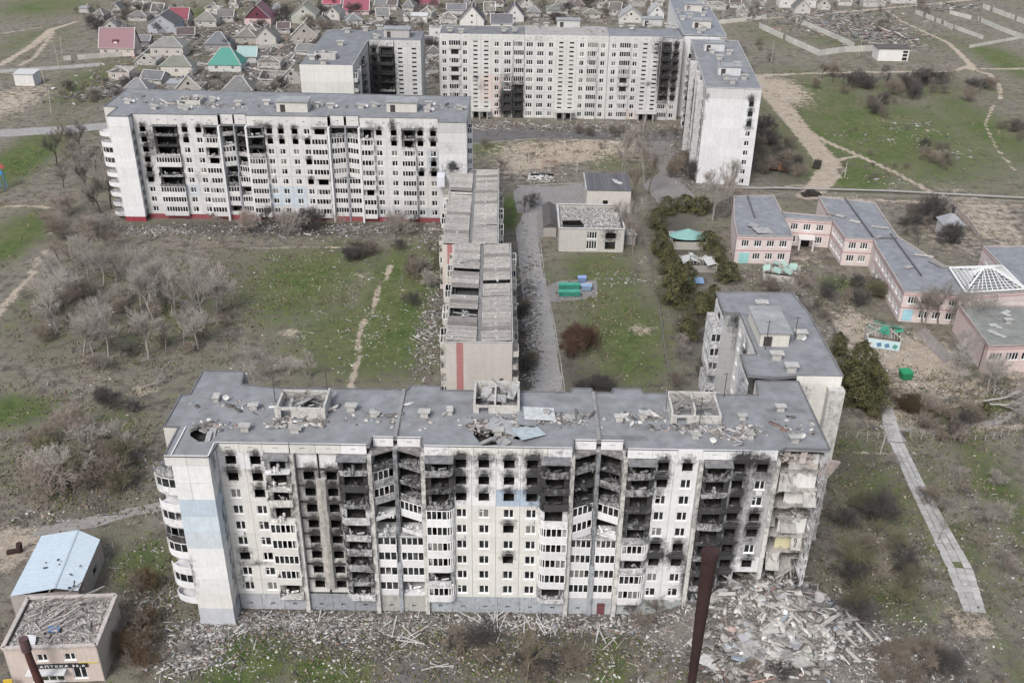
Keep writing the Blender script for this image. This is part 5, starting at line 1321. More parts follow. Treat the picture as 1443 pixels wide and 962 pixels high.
# ================================================================== pharmacy and the blue-roofed hall, lower left
def pharmacy():
    x0, y0 = -64.0, 91.2
    root = empty('pharmacy_building', 'two-storey pharmacy with a wrecked open roof, sign over the shop front', 'pharmacy', (x0, y0, 0), math.radians(4))
    W, D, z = 11.6, 9.0, 6.3
    F = Fac(root, 0, 0, 0, [], (0.62, 0.50, 0.44))
    F.panel(0, W, 0, z, ((3.9, 5.2, 3.9, 5.1), (7.3, 8.7, 3.9, 5.1), (7.9, 9.6, 0.6, 2.6), (2.6, 6.6, 0.2, 2.3)), col=(0.56, 0.48, 0.44), name='wall', gap=0)
    F.window(4.55, 3.9, 1.3, 1.2, 'w'); F.window(8.0, 3.9, 1.4, 1.2, 'w'); F.window(8.75, 0.6, 1.7, 2.0, 'w'); F.window(4.6, 0.2, 4.0, 2.1, 'o')
    F.box('interior_wall', 0.4, W-0.4, 1.2, 1.4, 0, z-0.6, (0.07, 0.07, 0.07))
    F.box('sign_board', 3.1, 10.0, -0.16, -0.03, 2.72, 3.42, (0.03, 0.03, 0.035), 'roof_metal')
    F.box('awning', 2.3, 7.2, -1.1, -0.02, 2.35, 2.5, (0.62, 0.63, 0.65), 'roof_metal'); F.box('yellow_sign', -0.5, 0.6, -1.2, -1.0, 0.6, 2.0, (0.6, 0.42, 0.05), 'roof_metal')
    F.box('yellow_trim', 8.9, 11.4, -0.1, -0.04, 3.36, 3.5, (0.55, 0.45, 0.08), 'roof_metal')
    c = bpy.data.curves.new('sign_lettering', 'FONT'); c.body = 'АПТЕКА 36.6'; c.size = 0.5; c.extrude = 0.015; c.align_x = 'LEFT'; c.align_y = 'CENTER'; c.resolution_u = 2
    c.space_character = 1.25
    c.materials.append(M['frame'])
    tmp = bpy.data.objects.new('lettering_source', c); COL.objects.link(tmp); bpy.context.view_layer.update()
    me = bpy.data.meshes.new_from_object(tmp.evaluated_get(bpy.context.evaluated_depsgraph_get())); bpy.data.objects.remove(tmp)
    me.name = 'sign_lettering'
    wd = max(v.co.x for v in me.vertices)
    o = link('sign_lettering', me, root, (3.95, -0.19, 3.07), (math.pi/2, 0, 0), (0.9, 0.9, 0.9)); o.scale = (5.7/wd, 1.0, 1)
    o['kind'] = 'stuff' 
    E_ = Fac(root, W, 0, math.pi/2, [], (0.44, 0.39, 0.35)); E_.panel(0, D, 0, z, (), name='wall', gap=0, col=(0.40, 0.36, 0.33))
    Fac(root, 0, D, -math.pi/2, []).panel(0, D, 0, z, (), name='wall', gap=0, col=(0.5, 0.47, 0.44)); Fac(root, W, D, math.pi, []).panel(0, W, 0, z, (), name='wall', gap=0, col=(0.5, 0.46, 0.43))
    link('attic_floor', MB().box(0.3, W-0.3, 0.3, D-0.3, z-0.6, z-0.35).mesh('attic_floor', ['concrete']), root, col=(0.42, 0.38, 0.35))
    m = MB()
    for a, b in (((0, 0), (W, 0)), ((W, 0), (W, D)), ((W, D), (0, D)), ((0, D), (0, 0))): m.bar((*a, z+0.1), (*b, z+0.1), 0.5, 0.25)
    link('parapet_cap', m.mesh('parapet_cap', ['concrete']), root, col=(0.55, 0.50, 0.47))
    for k in range(46):
        x, y = R.uniform(0.4, W*0.62), R.uniform(0.4, D-0.4); a = R.gauss(0.4, 0.7); L = R.uniform(1.2, 4.5)
        link('roof_timber', MB().bar((0, 0, 0), (L*math.cos(a), L*math.sin(a), R.uniform(-0.25, 0.5)), 0.13).mesh('roof_timber', ['wood']), root, (x, y, z - 0.2 + R.uniform(0, 0.5)), 0, jig((0.42, 0.39, 0.37), 0.3))
    for k in range(12):
        x, y = R.uniform(W*0.6, W-1), R.uniform(0.6, D-0.6); a = R.gauss(-0.8, 0.9); L = R.uniform(0.8, 2.6)
        link('roof_timber', MB().bar((0, 0, 0), (L*math.cos(a), L*math.sin(a), R.uniform(-0.1, 0.4)), 0.13).mesh('roof_timber', ['wood']), root, (x, y, z-0.25), 0, jig((0.20, 0.18, 0.17), 0.3))
    n = 1500
    P = np.stack([NR.uniform(0.4, W-0.4, n), NR.uniform(0.4, D-0.4, n), np.full(n, z-0.3)], 1)
    tag(chips('roof_rubble', 'debris', P, NR.uniform(0.05, 0.35, (n, 3))*np.array([1.6, 0.7, 0.3]), NR.uniform(0, 6, n), NR.normal(0, 0.3, (n, 2)), rnd_cols(n), root), kind='stuff')
    t = link('blue_tarpaulin', MB().tbox(0, 0, 0, 1.4, 0.9, 0.1, 0.2, 0.15, 0.1).mesh('tarpaulin', ['roof_metal']), None, (*U(76, 886, 6.5), 6.5), 0, (0.07, 0.17, 0.36)); t.name = 'tarpaulin'
    tag(t, 'crumpled bright blue tarpaulin lying on the wrecked pharmacy roof', 'tarpaulin')
    t = link('sheet', MB().tbox(0, 0, 0, 1.4, 1.6, 0.1, 0.3, 0.3, 0.1).mesh('metal_sheet', ['roof_metal']), None, (*U(42, 902, 6.5), 6.6), 0, (0.72, 0.72, 0.72)); t.name = 'metal_sheet'
    tag(t, 'bent white sheet lying behind the rusty flue on the pharmacy roof', 'metal sheet')
pharmacy()
def blue_hall():
    z = 3.9
    c = [U(14, 840, z), U(110, 832, z), U(141, 760, z), U(110, 750, z), U(58, 755, z)]
    x0, y0 = c[0]
    root = empty('shop_hall', 'single-storey hall with a pale blue sheet-metal roof, torn at its front corner', 'shop hall', (x0, y0, 0))
    pl = [(a-x0, b-y0) for a, b in c]
    mid0 = (pl[0][0]*0.35 + pl[1][0]*0.65, pl[0][1]*0.35 + pl[1][1]*0.65+0.4); mid1 = (pl[3][0]+0.1, pl[3][1])
    b = MB()
    b.quad((*pl[0], z), (*mid0, z+0.45), (*mid1, z+0.45), (*pl[4], z)); link('roof_sheet', b.mesh('roof_sheet', ['roof_metal']), root, col=(0.47, 0.55, 0.62))
    b = MB(); b.quad((*mid0, z+0.45), (pl[1][0], pl[1][1], z), (*pl[2], z), (*mid1, z+0.45)); link('roof_sheet', b.mesh('roof_sheet', ['roof_metal']), root, col=(0.50, 0.58, 0.64))
    for k in range(1, 12):
        t = k/12
        for (p, q, s) in ((pl[0], pl[4], 0), (mid0, mid1, 0.45)):
            pass
    m = MB()
    for k in range(14):
        t = k/13
        a = (pl[0][0]+(pl[4][0]-pl[0][0])*t, pl[0][1]+(pl[4][1]-pl[0][1])*t); c_ = (mid0[0]+(mid1[0]-mid0[0])*t, mid0[1]+(mid1[1]-mid0[1])*t); d = (pl[1][0]+(pl[2][0]-pl[1][0])*t, pl[1][1]+(pl[2][1]-pl[1][1])*t)
        m.bar((*a, z+0.02), (*c_, z+0.47), 0.05, 0.05); m.bar((*c_, z+0.47), (*d, z+0.02), 0.05, 0.05)
    tag(link('standing_seam', m.mesh('standing_seam', ['roof_metal']), root, col=(0.45, 0.53, 0.60)), kind='stuff')
    link('ridge_cap', MB().bar((*mid0, z+0.49), (*mid1, z+0.49), 0.25, 0.06).mesh('ridge_cap', ['roof_metal']), root, col=(0.40, 0.46, 0.52))
    for k in range(5):
        p, q = pl[k], pl[(k+1) % 5]
        L = math.hypot(q[0]-p[0], q[1]-p[1]); 
        F = Fac(root, p[0]+0.0, p[1], math.atan2(q[1]-p[1], q[0]-p[0]), [], (0.36, 0.33, 0.32))
        F.panel(0, L, 0, z-0.03, ((L*0.55, L*0.55+1.6, 0.9, 2.2),) if k in (0, 1) else (), name='wall', gap=0)
    link('torn_corner', MB().tbox(pl[1][0]-1.6, pl[1][1]+0.3, z-0.1, 3.4, 1.4, 0.08, 0.1, 0.1, -0.4).tbox(pl[1][0]-0.4, pl[1][1]+1.2, z-0.2, 1.4, 1.8, 0.08, 0.4, 0.5, 0.1).mesh('torn_corner', ['rust']), root, col=(0.12, 0.10, 0.09))
    for k in range(9):
        x, y = U(R.uniform(60, 130), R.uniform(760, 830), z+0.3)
        link('roof_hole', MB().tbox(0, 0, 0, R.uniform(0.2, 0.7), R.uniform(0.15, 0.4), 0.05, R.uniform(0, 3), 0.1, 0.1).mesh('roof_hole', ['rust']), root, (x-x0, y-y0, z+0.42), 0, (0.06, 0.06, 0.06))
blue_hall()

# ================================================================== village houses
def ordn_(k): return f"{k}{'th' if 10 < k % 100 < 14 else {1: 'st', 2: 'nd', 3: 'rd'}.get(k % 10, 'th')}"
def pxm(px, py): x, y = U(px, py); return scale_at(x, y)
def house(x0p, x1p, yb, wall, roof, kind, label, wcol, rcol, depth=9.0, rz=0.0, win=2, eave=0.35, sub=True, trim=(0.62, 0.61, 0.60), ruined=False, gable_col=None, cat='house'):
    """x0p..x1p and yb: the foot of the wall that faces us in the photograph; wall, roof: heights in photo pixels"""
    xa, ya = U(x0p, yb); xb, _ = U(x1p, yb); s = scale_at((xa+xb)/2, ya)
    W = xb - xa; h = wall/s/0.97; k = math.sin(math.atan2(CZ, ya))
    rh = max(1.0, (roof/s - (depth/2)*k*(1 if kind != 'front' else 0.0))/0.95)
    name = {'shed': 'shed'}.get(cat, 'village_house')
    root = empty(name, label, cat, (xa, ya, 0), rz)
    F = Fac(root, 0, 0, 0, [], wcol)
    wins = [((W*(i+0.5)/win), 0) for i in range(win)]
    hh = min(1.3, h*0.5)
    F.panel(0, W, 0, h, [(u-0.6, u+0.6, h*0.38, h*0.38+hh) for u, _ in wins], name='wall', gap=0, col=wcol)
    for u, _ in wins: F.window(u, h*0.38, 1.2, hh, R.choice('wwo') if not ruined else 'o', sub=False)
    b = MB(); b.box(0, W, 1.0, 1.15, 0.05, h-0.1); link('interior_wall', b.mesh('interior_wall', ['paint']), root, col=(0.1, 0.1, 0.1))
    b = MB(); b.box(0, 0.25, 0.29, depth, 0, h-0.01); b.box(W-0.25, W, 0.29, depth, 0, h-0.01); b.box(0.26, W-0.26, depth-0.25, depth, 0, h-0.01); link('wall', b.mesh('wall', ['paint']), root, col=wcol)
    e = eave; D = depth
    c = [(-e, -e), (W+e, -e), (W+e, D+e), (-e, D+e)]
    rm = 'slate'
    if kind == 'hip':
        i = min(W, D)/2
        r0, r1 = ((i*0.95, D/2), (W-i*0.95, D/2)) if W >= D else ((W/2, i*0.95), (W/2, D-i*0.95))
        A_, B_, C_, D_ = [(*p, h) for p in c]; P, Q = (*r0, h+rh), (*r1, h+rh)
        faces = [(A_, B_, Q, P), (B_, C_, Q), (C_, D_, P, Q), (D_, A_, P)] if W >= D else [(A_, B_, P), (B_, C_, Q, P), (C_, D_, Q), (D_, A_, P, Q)]
        ridges = [(P, Q), (A_, P), (B_, Q if W >= D else P), (C_, Q), (D_, P if W >= D else Q)]
    elif kind == 'side':      # ridge runs left-right
        P, Q = (-e, D/2, h+rh), (W+e, D/2, h+rh); A_, B_, C_, D_ = [(*p, h-0.1) for p in c]
        faces = [(A_, B_, Q, P), (C_, D_, P, Q)]; ridges = [(P, Q), (A_, P), (B_, Q), (A_, B_)]
        b = MB(); b.tri((0.02, 0.1, h), (0.02, D-0.1, h), (0.02, D/2, h+rh*0.95)); b.tri((W-0.02, 0.1, h), (W-0.02, D-0.1, h), (W-0.02, D/2, h+rh*0.95)); link('gable', b.mesh('gable', ['paint']), root, col=wcol)
    elif kind == 'front':     # gable faces us
        P, Q = (W/2, -e, h+rh), (W/2, D+e, h+rh); A_, B_, C_, D_ = [(*p, h-0.15) for p in c]
        faces = [(A_, P, Q, D_), (B_, C_, Q, P)]; ridges = [(A_, P), (B_, P), (P, Q)]
        b = MB(); b.tri((0, 0.02, h), (W, 0.02, h), (W/2, 0.02, h+rh*0.96)); link('gable', b.mesh('gable', ['paint']), root, col=gable_col or wcol)
        if rh > 1.6:
            link('gable_window', MB().box(W/2-0.5, W/2+0.5, -0.04, 0.01, h+rh*0.25, h+rh*0.25+0.9).mesh('gable_window', ['glass']), root)
    else:
        faces = [((-e, -e, h), (W+e, -e, h), (W+e, D+e, h+rh*0.3), (-e, D+e, h+rh*0.3))]; ridges = []
    if ruined:
        for a, p in ridges: link('rafter', MB().bar(a, p, 0.3).mesh('rafter', ['wood']), root, col=jig(trim, 0.2))
        f = faces[0]
        for k in range(1, 8):
            t = k/8; a = Vector(f[0]).lerp(Vector(f[1]), t); p = Vector(f[-1]).lerp(Vector(f[2]), t)
            if R.random() < 0.75: link('rafter', MB().bar(a, p, 0.2).mesh('rafter', ['wood']), root, col=jig((0.3, 0.28, 0.26), 0.4))
        n = 160
        P_ = np.stack([NR.uniform(0, W, n), NR.uniform(0, D, n), NR.uniform(0.3, h*0.6, n)], 1)
        tag(chips('rubble', 'debris', P_, NR.uniform(0.2, 1.1, (n, 3))*np.array([1.3, 0.8, 0.35]), NR.uniform(0, 6, n), NR.normal(0, 0.5, (n, 2)), rnd_cols(n), root), kind='stuff')
    else:
        b = MB()
        for f in faces:
            i = len(b.v); b.v += list(f); b.f.append(tuple(range(i, i+len(f)))); b.m.append(0)
        link('roof', b.mesh('roof', [rm if rcol[1] < 0.3 and max(rcol)-min(rcol) < 0.08 else 'roof_metal']), root, col=rcol)
        m = MB()
        for a, p in ridges: m.bar(Vector(a)+Vector((0, 0, 0.05)), Vector(p)+Vector((0, 0, 0.05)), 0.28, 0.12)
        if ridges: link('ridge_trim', m.mesh('ridge_trim', ['wood']), root, col=trim)
        if R.random() < 0.6: link('chimney', MB().box(W*0.6, W*0.6+0.6, D*0.6, D*0.6+0.6, h*0.8, h+rh+0.6).mesh('chimney', ['concrete']), root, col=(0.42, 0.36, 0.33))
    return root
MAROON = (0.14, 0.05, 0.07); DKGREY = (0.13, 0.13, 0.14); GRY = (0.26, 0.26, 0.25); MIDG = (0.20, 0.20, 0.21)
h1 = house(142, 191, 79, 11, 27, 'side', 'big house with a maroon mansard roof and dormer, pale pink walls', (0.55, 0.48, 0.45), MAROON, 9, win=3)
W1 = 14
link('dormer', MB().box(5.6, 8.2, 0.9, 4, 4.3, 6.6).mesh('dormer', ['roof_metal']), h1, (0, 0, 0), 0, MAROON)
link('window', MB().box(6.2, 7.6, 0.84, 0.9, 4.5, 5.8).mesh('window', ['frame']), h1, (0, 0, 0), 0, (0.7, 0.7, 0.7))
house(209, 248, 47, 12, 12, 'front', 'blue-grey gabled house with a dark roof, maroon roof behind it', (0.40, 0.42, 0.46), DKGREY, 14, win=2)
house(238, 266, 36, 8, 16, 'side', 'house with a maroon roof tucked behind the blue-grey gabled one', (0.45, 0.40, 0.38), (0.20, 0.05, 0.07), 10)
house(213, 260, 81, 14, 14, 'hip', 'beige house with a grey hipped slate roof behind a long fence', (0.50, 0.47, 0.44), GRY, 10, win=3)
house(228, 272, 107, 13, 15, 'hip', 'white-eaved cottage with a moss-grey roof, one window towards us', (0.60, 0.57, 0.52), (0.22, 0.23, 0.20), 8, win=1)
house(294, 341, 101, 9, 24, 'hip', 'cottage with a bright teal green hipped roof', (0.58, 0.58, 0.56), (0.03, 0.20, 0.16), 10, win=2)
house(336, 362, 90, 10, 14, 'side', 'ruined outbuilding with pale teal roof sheets beside the green-roofed cottage', (0.55, 0.55, 0.54), (0.26, 0.38, 0.37), 7, win=1)
house(290, 325, 73, 10, 17, 'hip', 'dark grey hipped house with white ridge caps above the green roof', (0.30, 0.27, 0.27), (0.18, 0.19, 0.21), 9, win=2)
house(345, 383, 36, 9, 18, 'front', 'pink-walled house under a steep maroon roof', (0.62, 0.46, 0.46), MAROON, 12, win=2, gable_col=MAROON)
house(275, 306, 38, 8, 12, 'hip', 'olive grey house right of the maroon roofs, far back', (0.46, 0.45, 0.43), (0.24, 0.23, 0.21), 9)
house(361, 390, 64, 10, 14, 'front', 'small white-trimmed gabled cottage with one window', (0.50, 0.48, 0.46), (0.22, 0.21, 0.20), 9, win=1)
house(332, 362, 62, 9, 12, 'hip', 'brown-grey cottage left of the small white-trimmed gable', (0.38, 0.36, 0.33), (0.22, 0.20, 0.18), 9, win=1)
house(411, 446, 34, 12, 13, 'front', 'mossy grey gabled house with a large pale front', (0.42, 0.43, 0.38), (0.28, 0.28, 0.24), 12, win=1, gable_col=(0.45, 0.46, 0.42))
house(412, 448, 62, 12, 16, 'front', 'roofless gabled house with pale rafters left of the block with the burnt corner', (0.36, 0.33, 0.31), GRY, 10, win=2, ruined=True)
house(484, 520, 21, 6, 15, 'side', 'house with a bright crimson roof, torn over its porch', (0.58, 0.45, 0.45), (0.25, 0.07, 0.10), 10, win=2)
house(588, 618, 10, 4, 14, 'side', 'house with a deep pink roof at the far edge of the village', (0.55, 0.45, 0.45), (0.22, 0.06, 0.085), 10)
house(455, 480, 10, 4, 10, 'side', 'small far house with a reddish roof left of the crimson one', (0.5, 0.45, 0.44), (0.33, 0.08, 0.12), 8)
house(569, 602, 32, 9, 6, 'flat', 'low white shed with a flat roof and dark door openings', (0.62, 0.61, 0.60), (0.55, 0.55, 0.54), 6, cat='shed')
house(605, 626, 54, 14, 5, 'flat', 'white roofless outhouse against the corner of the far block', (0.60, 0.60, 0.60), (0.3, 0.3, 0.3), 5, win=1, ruined=True, cat='shed')
house(648, 682, 37, 8, 18, 'front', 'steep dark-roofed gabled cottage with a white front', (0.64, 0.63, 0.62), DKGREY, 11, win=1)
house(712, 738, 31, 7, 16, 'front', 'second steep dark-roofed cottage right of its twin', (0.60, 0.60, 0.59), (0.12, 0.12, 0.14), 11, win=1)
house(692, 722, 40, 7, 12, 'side', 'low grey-roofed wing in front of the second dark-roofed cottage', (0.58, 0.57, 0.56), (0.16, 0.16, 0.18), 7, win=1)
house(630, 656, 20, 6, 8, 'side', 'grey barn with pale verge boards behind the dark-roofed cottage', (0.5, 0.5, 0.5), (0.2, 0.2, 0.22), 8, win=0, cat='shed')
house(872, 905, 32, 7, 12, 'front', 'pale cottage showing over the far block roof, grey gable', (0.55, 0.54, 0.52), (0.30, 0.30, 0.31), 10, win=2)
house(915, 935, 27, 8, 11, 'front', 'narrow white gabled house beside the block farthest away', (0.6, 0.6, 0.6), (0.35, 0.35, 0.36), 9, win=1)
house(315, 357, 140, 12, 20, 'hip', 'dark hipped cottage with white ridge caps right behind the left block roof', (0.28, 0.26, 0.25), (0.19, 0.19, 0.19), 9, win=2)
house(250, 285, 134, 10, 17, 'front', 'roofless gabled cottage with a white ridge tip behind the left block', (0.38, 0.36, 0.34), (0.2, 0.2, 0.2), 9, win=1, ruined=True)
house(172, 212, 139, 10, 18, 'hip', 'grey hipped cottage with a broken white ridge by the left end of the block', (0.4, 0.38, 0.36), (0.23, 0.23, 0.24), 9, win=1)
house(154, 184, 114, 12, 6, 'hip', 'shelled cottage, walls standing, roof gone, rubble spilling right', (0.52, 0.47, 0.44), GRY, 9, win=2, ruined=True)
house(363, 396, 98, 10, 8, 'hip', 'burnt-out roofless house with open window gaps between green roof and block', (0.42, 0.40, 0.37), GRY, 9, win=3, ruined=True)
house(398, 424, 118, 9, 12, 'front', 'collapsed cottage under the left side of the cream gable', (0.4, 0.38, 0.36), GRY, 8, win=1, ruined=True)
house(180, 208, 30, 6, 8, 'hip', 'low dark cottage far left behind the blue-grey gabled house', (0.4, 0.38, 0.36), (0.2, 0.19, 0.19), 8)
house(142, 172, 50, 8, 12, 'front', 'grey gabled house with pale verges behind the maroon mansard roof', (0.42, 0.41, 0.40), (0.25, 0.25, 0.25), 8, win=1)
house(186, 212, 66, 8, 8, 'side', 'dark grey lean-to between the mansard house and the hipped house', (0.25, 0.24, 0.25), (0.22, 0.22, 0.24), 6, win=0, cat='shed')
house(235, 252, 125, 7, 5, 'flat', 'dull grey shed beneath the white-eaved cottage', (0.33, 0.33, 0.34), (0.33, 0.33, 0.35), 6, win=0, cat='shed')
house(22, 50, 121, 16, 8, 'flat', 'lone small white block building by the dirt bank on the left', (0.62, 0.61, 0.60), (0.5, 0.5, 0.5), 6, win=0, cat='shed')
house(112, 126, 18, 6, 4, 'flat', 'tiny grey hut by the far track', (0.45, 0.44, 0.43), (0.3, 0.3, 0.3), 5, win=0, cat='shed')
house(1000, 1022, 14, 6, 5, 'hip', 'roofless shell left of the white ruin by the far road', (0.45, 0.44, 0.42), GRY, 8, win=1, ruined=True)
house(1098, 1148, 11, 10, 4, 'hip', 'white ruined house with square window gaps at the far road', (0.64, 0.63, 0.62), GRY, 8, win=3, ruined=True)
house(1056, 1078, 8, 6, 5, 'hip', 'grey ruin beside the far road right of the shell', (0.4, 0.39, 0.38), GRY, 8, win=1, ruined=True)
house(1216, 1246, 10, 6, 6, 'hip', 'broken low house at the upper edge right of the white ruin', (0.45, 0.44, 0.43), GRY, 8, win=2, ruined=True)
house(1255, 1290, 5, 6, 4, 'hip', 'last ruined house on the far road before the compound', (0.5, 0.49, 0.48), GRY, 8, win=2, ruined=True)
house(820, 846, 26, 6, 7, 'hip', 'olive-roofed cottage glimpsed above the far block', (0.45, 0.44, 0.42), (0.22, 0.22, 0.18), 9, win=2)
house(770, 800, 20, 5, 8, 'hip', 'greenish grey house glimpsed above the far block roof', (0.45, 0.44, 0.42), (0.20, 0.21, 0.19), 9, win=2)
house(528, 560, 14, 6, 8, 'side', 'dun barn between the crimson and the deep pink roofs', (0.4, 0.38, 0.37), (0.2, 0.2, 0.2), 9, win=0, cat='shed')
# transformer building on the right
def substation():
    xa, ya = U(1236, 86); xb, _ = U(1278, 86)
    root = empty('transformer_building', 'small white transformer building with three louvred openings at its right', 'transformer building', (xa, ya, 0))
    W, D, h = xb-xa, 8.0, 5.2
    F = Fac(root, 0, 0, 0, [], (0.68, 0.67, 0.66))
    F.panel(0, W, 0, h, ((W*0.8, W*0.96, 0.2, 1.6), (W*0.8, W*0.96, 1.9, 3.1), (W*0.8, W*0.96, 3.4, 4.4)), name='wall', gap=0)
    F.box('interior_wall', W*0.6, W-0.3, 0.8, 0.9, 0, h-0.2, (0.05, 0.05, 0.05))
    for (ox, oy, rz, L) in ((W, 0, math.pi/2, D), (W, D, math.pi, W), (0, D, -math.pi/2, D)): Fac(root, ox, oy, rz, [], (0.62, 0.61, 0.60)).panel(0, L, 0, h, (), name='wall', gap=0)
    link('roof', MB().box(-0.4, W+0.4, -0.4, D+0.4, h+0.01, h+0.25).mesh('roof', ['roofing']), root, col=(0.12, 0.11, 0.11))
substation()
# school-yard tower (small slate-roofed turret building)
def turret():
    xa, ya = U(1327, 337)
    root = empty('boiler_turret', 'small pale turret building with a grey pyramid roof in the school yard', 'outbuilding', (xa, ya, 0))
    F = Fac(root, 0, 0, 0, [], (0.60, 0.60, 0.60)); F.panel(0, 5, 0, 4, ((0.9, 2.0, 0.8, 2.4), (3.0, 4.1, 0.8, 2.4)), name='wall', gap=0); F.window(1.45, 0.8, 1.1, 1.6, 'w'); F.window(3.55, 0.8, 1.1, 1.6, 'w')
    F.box('interior_wall', 0.3, 4.7, 0.9, 1.0, 0, 3.8, (0.1, 0.1, 0.1))
    link('wall', MB().box(0, 0.25, 0.3, 5, 0, 4).box(4.75, 5, 0.3, 5, 0, 4).box(0.26, 4.74, 4.75, 5, 0, 4).mesh('wall', ['paint']), root, col=(0.55, 0.55, 0.56))
    b = MB(); c = [(-0.5, -0.5, 4), (5.5, -0.5, 4), (5.5, 5.5, 4), (-0.5, 5.5, 4)]
    for i in range(4): b.tri(c[i], c[(i+1) % 4], (2.5, 2.5, 6.6))
    link('roof', b.mesh('roof', ['roof_metal']), root, col=(0.28, 0.29, 0.31)); link('chimney', MB().box(2.2, 2.8, 2.2, 2.8, 5.8, 8).mesh('chimney', ['rust']), root, col=(0.08, 0.08, 0.08))
turret()

# the rest of the village: small grey houses packed between the named ones
fill = [(165,22),(196,12),(222,25),(262,55),(300,20),(318,32),(330,12),(352,52),(392,20),(400,48),(432,78),(455,40),(462,66),(470,28),(478,92),(500,36),(512,8),(540,30),(552,14),(575,16),(600,26),(612,82),(600,66),(632,34),(665,14),(690,22),(700,10),(742,12),(752,24),(790,10),(815,14),(850,12),(866,22),(900,10),(925,8),(1035,12),(1045,24),(1130,20),(1160,14),(1190,8),(300,98),(215,118),(385,118),(140,28),(205,92)]
fill.sort()
for i, (px, py) in enumerate(fill):
    w = R.uniform(17, 27)*(0.7 + py/160); g = R.uniform(0.8, 1.2)
    ru = R.random() < 0.3
    hd = ordn_(i+1)
    house(px - w/2, px + w/2, py, R.uniform(5, 8), R.uniform(8, 12), R.choice(['hip', 'front', 'side', 'hip']), ('roofless shelled' if ru else 'small grey-roofed') + f' village house, {hd} of the packed small houses from the left',
          jig((0.45, 0.43, 0.41), 0.2), tuple(c*g for c in R.choice([(0.20, 0.20, 0.20), (0.17, 0.16, 0.15), (0.22, 0.23, 0.24), (0.15, 0.12, 0.12)])), R.uniform(7, 9), R.uniform(-0.25, 0.25), win=R.choice([1, 2]), ruined=ru)['group'] = 'small packed houses of the village'

# ================================================================== ground, roads, paths
GB = {'grass': [], 'sand': [], 'dark': []}
def blob(k, cx, cy, rx, ry, w):
    x, y = U(cx, cy); s = scale_at(x, y)
    _, y1 = U(cx, cy-ry); _, y0 = U(cx, cy+ry)
    GB[k].append((x, (y0+y1)/2, rx/s, (y1-y0)/2, w))
for b in [(430,400,100,60,.75), (520,480,110,60,.85), (560,420,60,80,.85), (470,365,90,18,.6), (590,380,40,40,.7), (20,230,45,60,.8), (10,340,45,45,.8), (15,580,60,26,.8), (110,610,80,24,.35), (340,930,75,50,.95), (470,945,60,30,.9), (200,800,45,45,.7), (860,935,34,50,.75),
          (850,400,60,60,.7), (880,480,70,80,.8), (250,450,110,60,.4), (150,600,120,40,.4), (1250,700,80,80,.45), (870,530,50,30,.5), (718,300,14,26,.9), (1250,200,190,70,.7), (1170,150,100,60,.55), (1400,190,60,70,.6), (1290,130,170,30,.4), (1195,250,70,22,.85), (1180,400,30,12,.7), (1405,570,34,13,.9), (1340,760,50,140,.45),
          (1415,700,40,150,.55), (1190,700,40,70,.3), (1260,850,70,70,.4), (700,210,70,12,.6), (860,225,50,18,.5), (130,120,60,40,.6), (60,10,80,20,.55), (290,22,60,18,.55), (560,4,60,12,.4), (1190,630,70,18,.45), (1425,90,40,30,.7), (480,100,60,30,.45), (110,470,90,40,.25), (420,600,90,40,.5), (770,395,50,30,.35),
          (1080,50,60,25,.35), (1180,60,60,20,.4), (1330,60,60,25,.35), (30,450,60,50,.3), (1380,640,60,20,.4), (280,560,70,60,.3), (60,690,60,16,.3), (1430,940,30,90,.4), (960,420,60,60,.3), (40,60,60,30,.4), (400,20,60,20,.4), (750,10,200,12,.3)]: blob('grass', *b)
for b in [(0,775,50,36,.8), (40,760,40,16,.5), (1105,128,34,20,.8), (780,215,90,16,.8), (740,235,44,16,.75), (850,207,80,14,.75), (900,215,50,14,.6), (1285,505,60,32,.95), (1215,470,36,36,.75), (1230,500,44,24,.7), (1320,545,110,16,.6), (1120,330,50,12,.5), (1100,360,60,16,.45), (1400,320,50,40,.5), (10,145,50,30,.55), (1250,580,50,30,.5), (1385,300,60,40,.45), (1340,335,50,30,.4), (170,640,40,16,.35),
          (1370,880,34,24,.6), (905,465,22,8,.6), (510,390,16,8,.4), (410,470,18,8,.5), (1380,600,50,10,.4), (1100,430,30,30,.3), (1170,540,50,10,.4), (200,550,20,10,.5), (1440,530,40,20,.4), (640,190,30,6,.3), (980,180,20,8,.3), (250,905,30,20,.3), (60,60,30,14,.3)]: blob('sand', *b)
for b in [(650,890,420,28,.65), (1060,900,130,80,.6), (400,322,250,12,.8), (610,400,24,110,.6), (735,470,22,120,.6), (1215,670,50,90,.5), (1085,215,50,60,.65), (820,185,170,12,.5), (110,430,110,90,.4), (130,700,80,60,.4), (300,420,70,90,.4), (730,930,150,40,.5), (960,340,50,80,.6), (300,100,160,60,.4), (1250,120,170,22,.4), (1330,240,70,30,.35),
          (1110,420,60,50,.45), (1340,560,60,20,.4), (860,200,60,30,.2), (640,100,60,60,.5), (200,870,50,60,.5), (1180,900,130,50,.4), (970,470,30,100,.5), (820,530,40,30,.6), (1290,960,140,60,.4)]: blob('dark', *b)
def pline(k, pts, wpx, w=1.0):
    P = [U(*p) for p in pts]; GB.setdefault(k+'_l', []).append((P, [q/scale_at(*p) for q, p in zip(wpx, P)], w))
pline('sand', [(1066,108),(1085,130),(1110,160),(1130,185),(1155,215),(1172,238),(1155,262),(1138,276)], [20,26,26,24,28,32,28,26], 1.2)
pline('sand', [(1066,107),(1130,104),(1200,102),(1340,101),(1371,92)], [8,5,5,5,9], 1.0)
pline('sand', [(1371,95),(1352,75),(1335,60),(1270,30),(1250,15)], [8,6,4,3,3], 1.0)
pline('sand', [(1365,97),(1395,105),(1408,122),(1410,140)], [8,6,5,3], 1.0)
pline('sand', [(1400,148),(1388,175),(1405,210),(1430,240)], [3,2,2,2], .7)
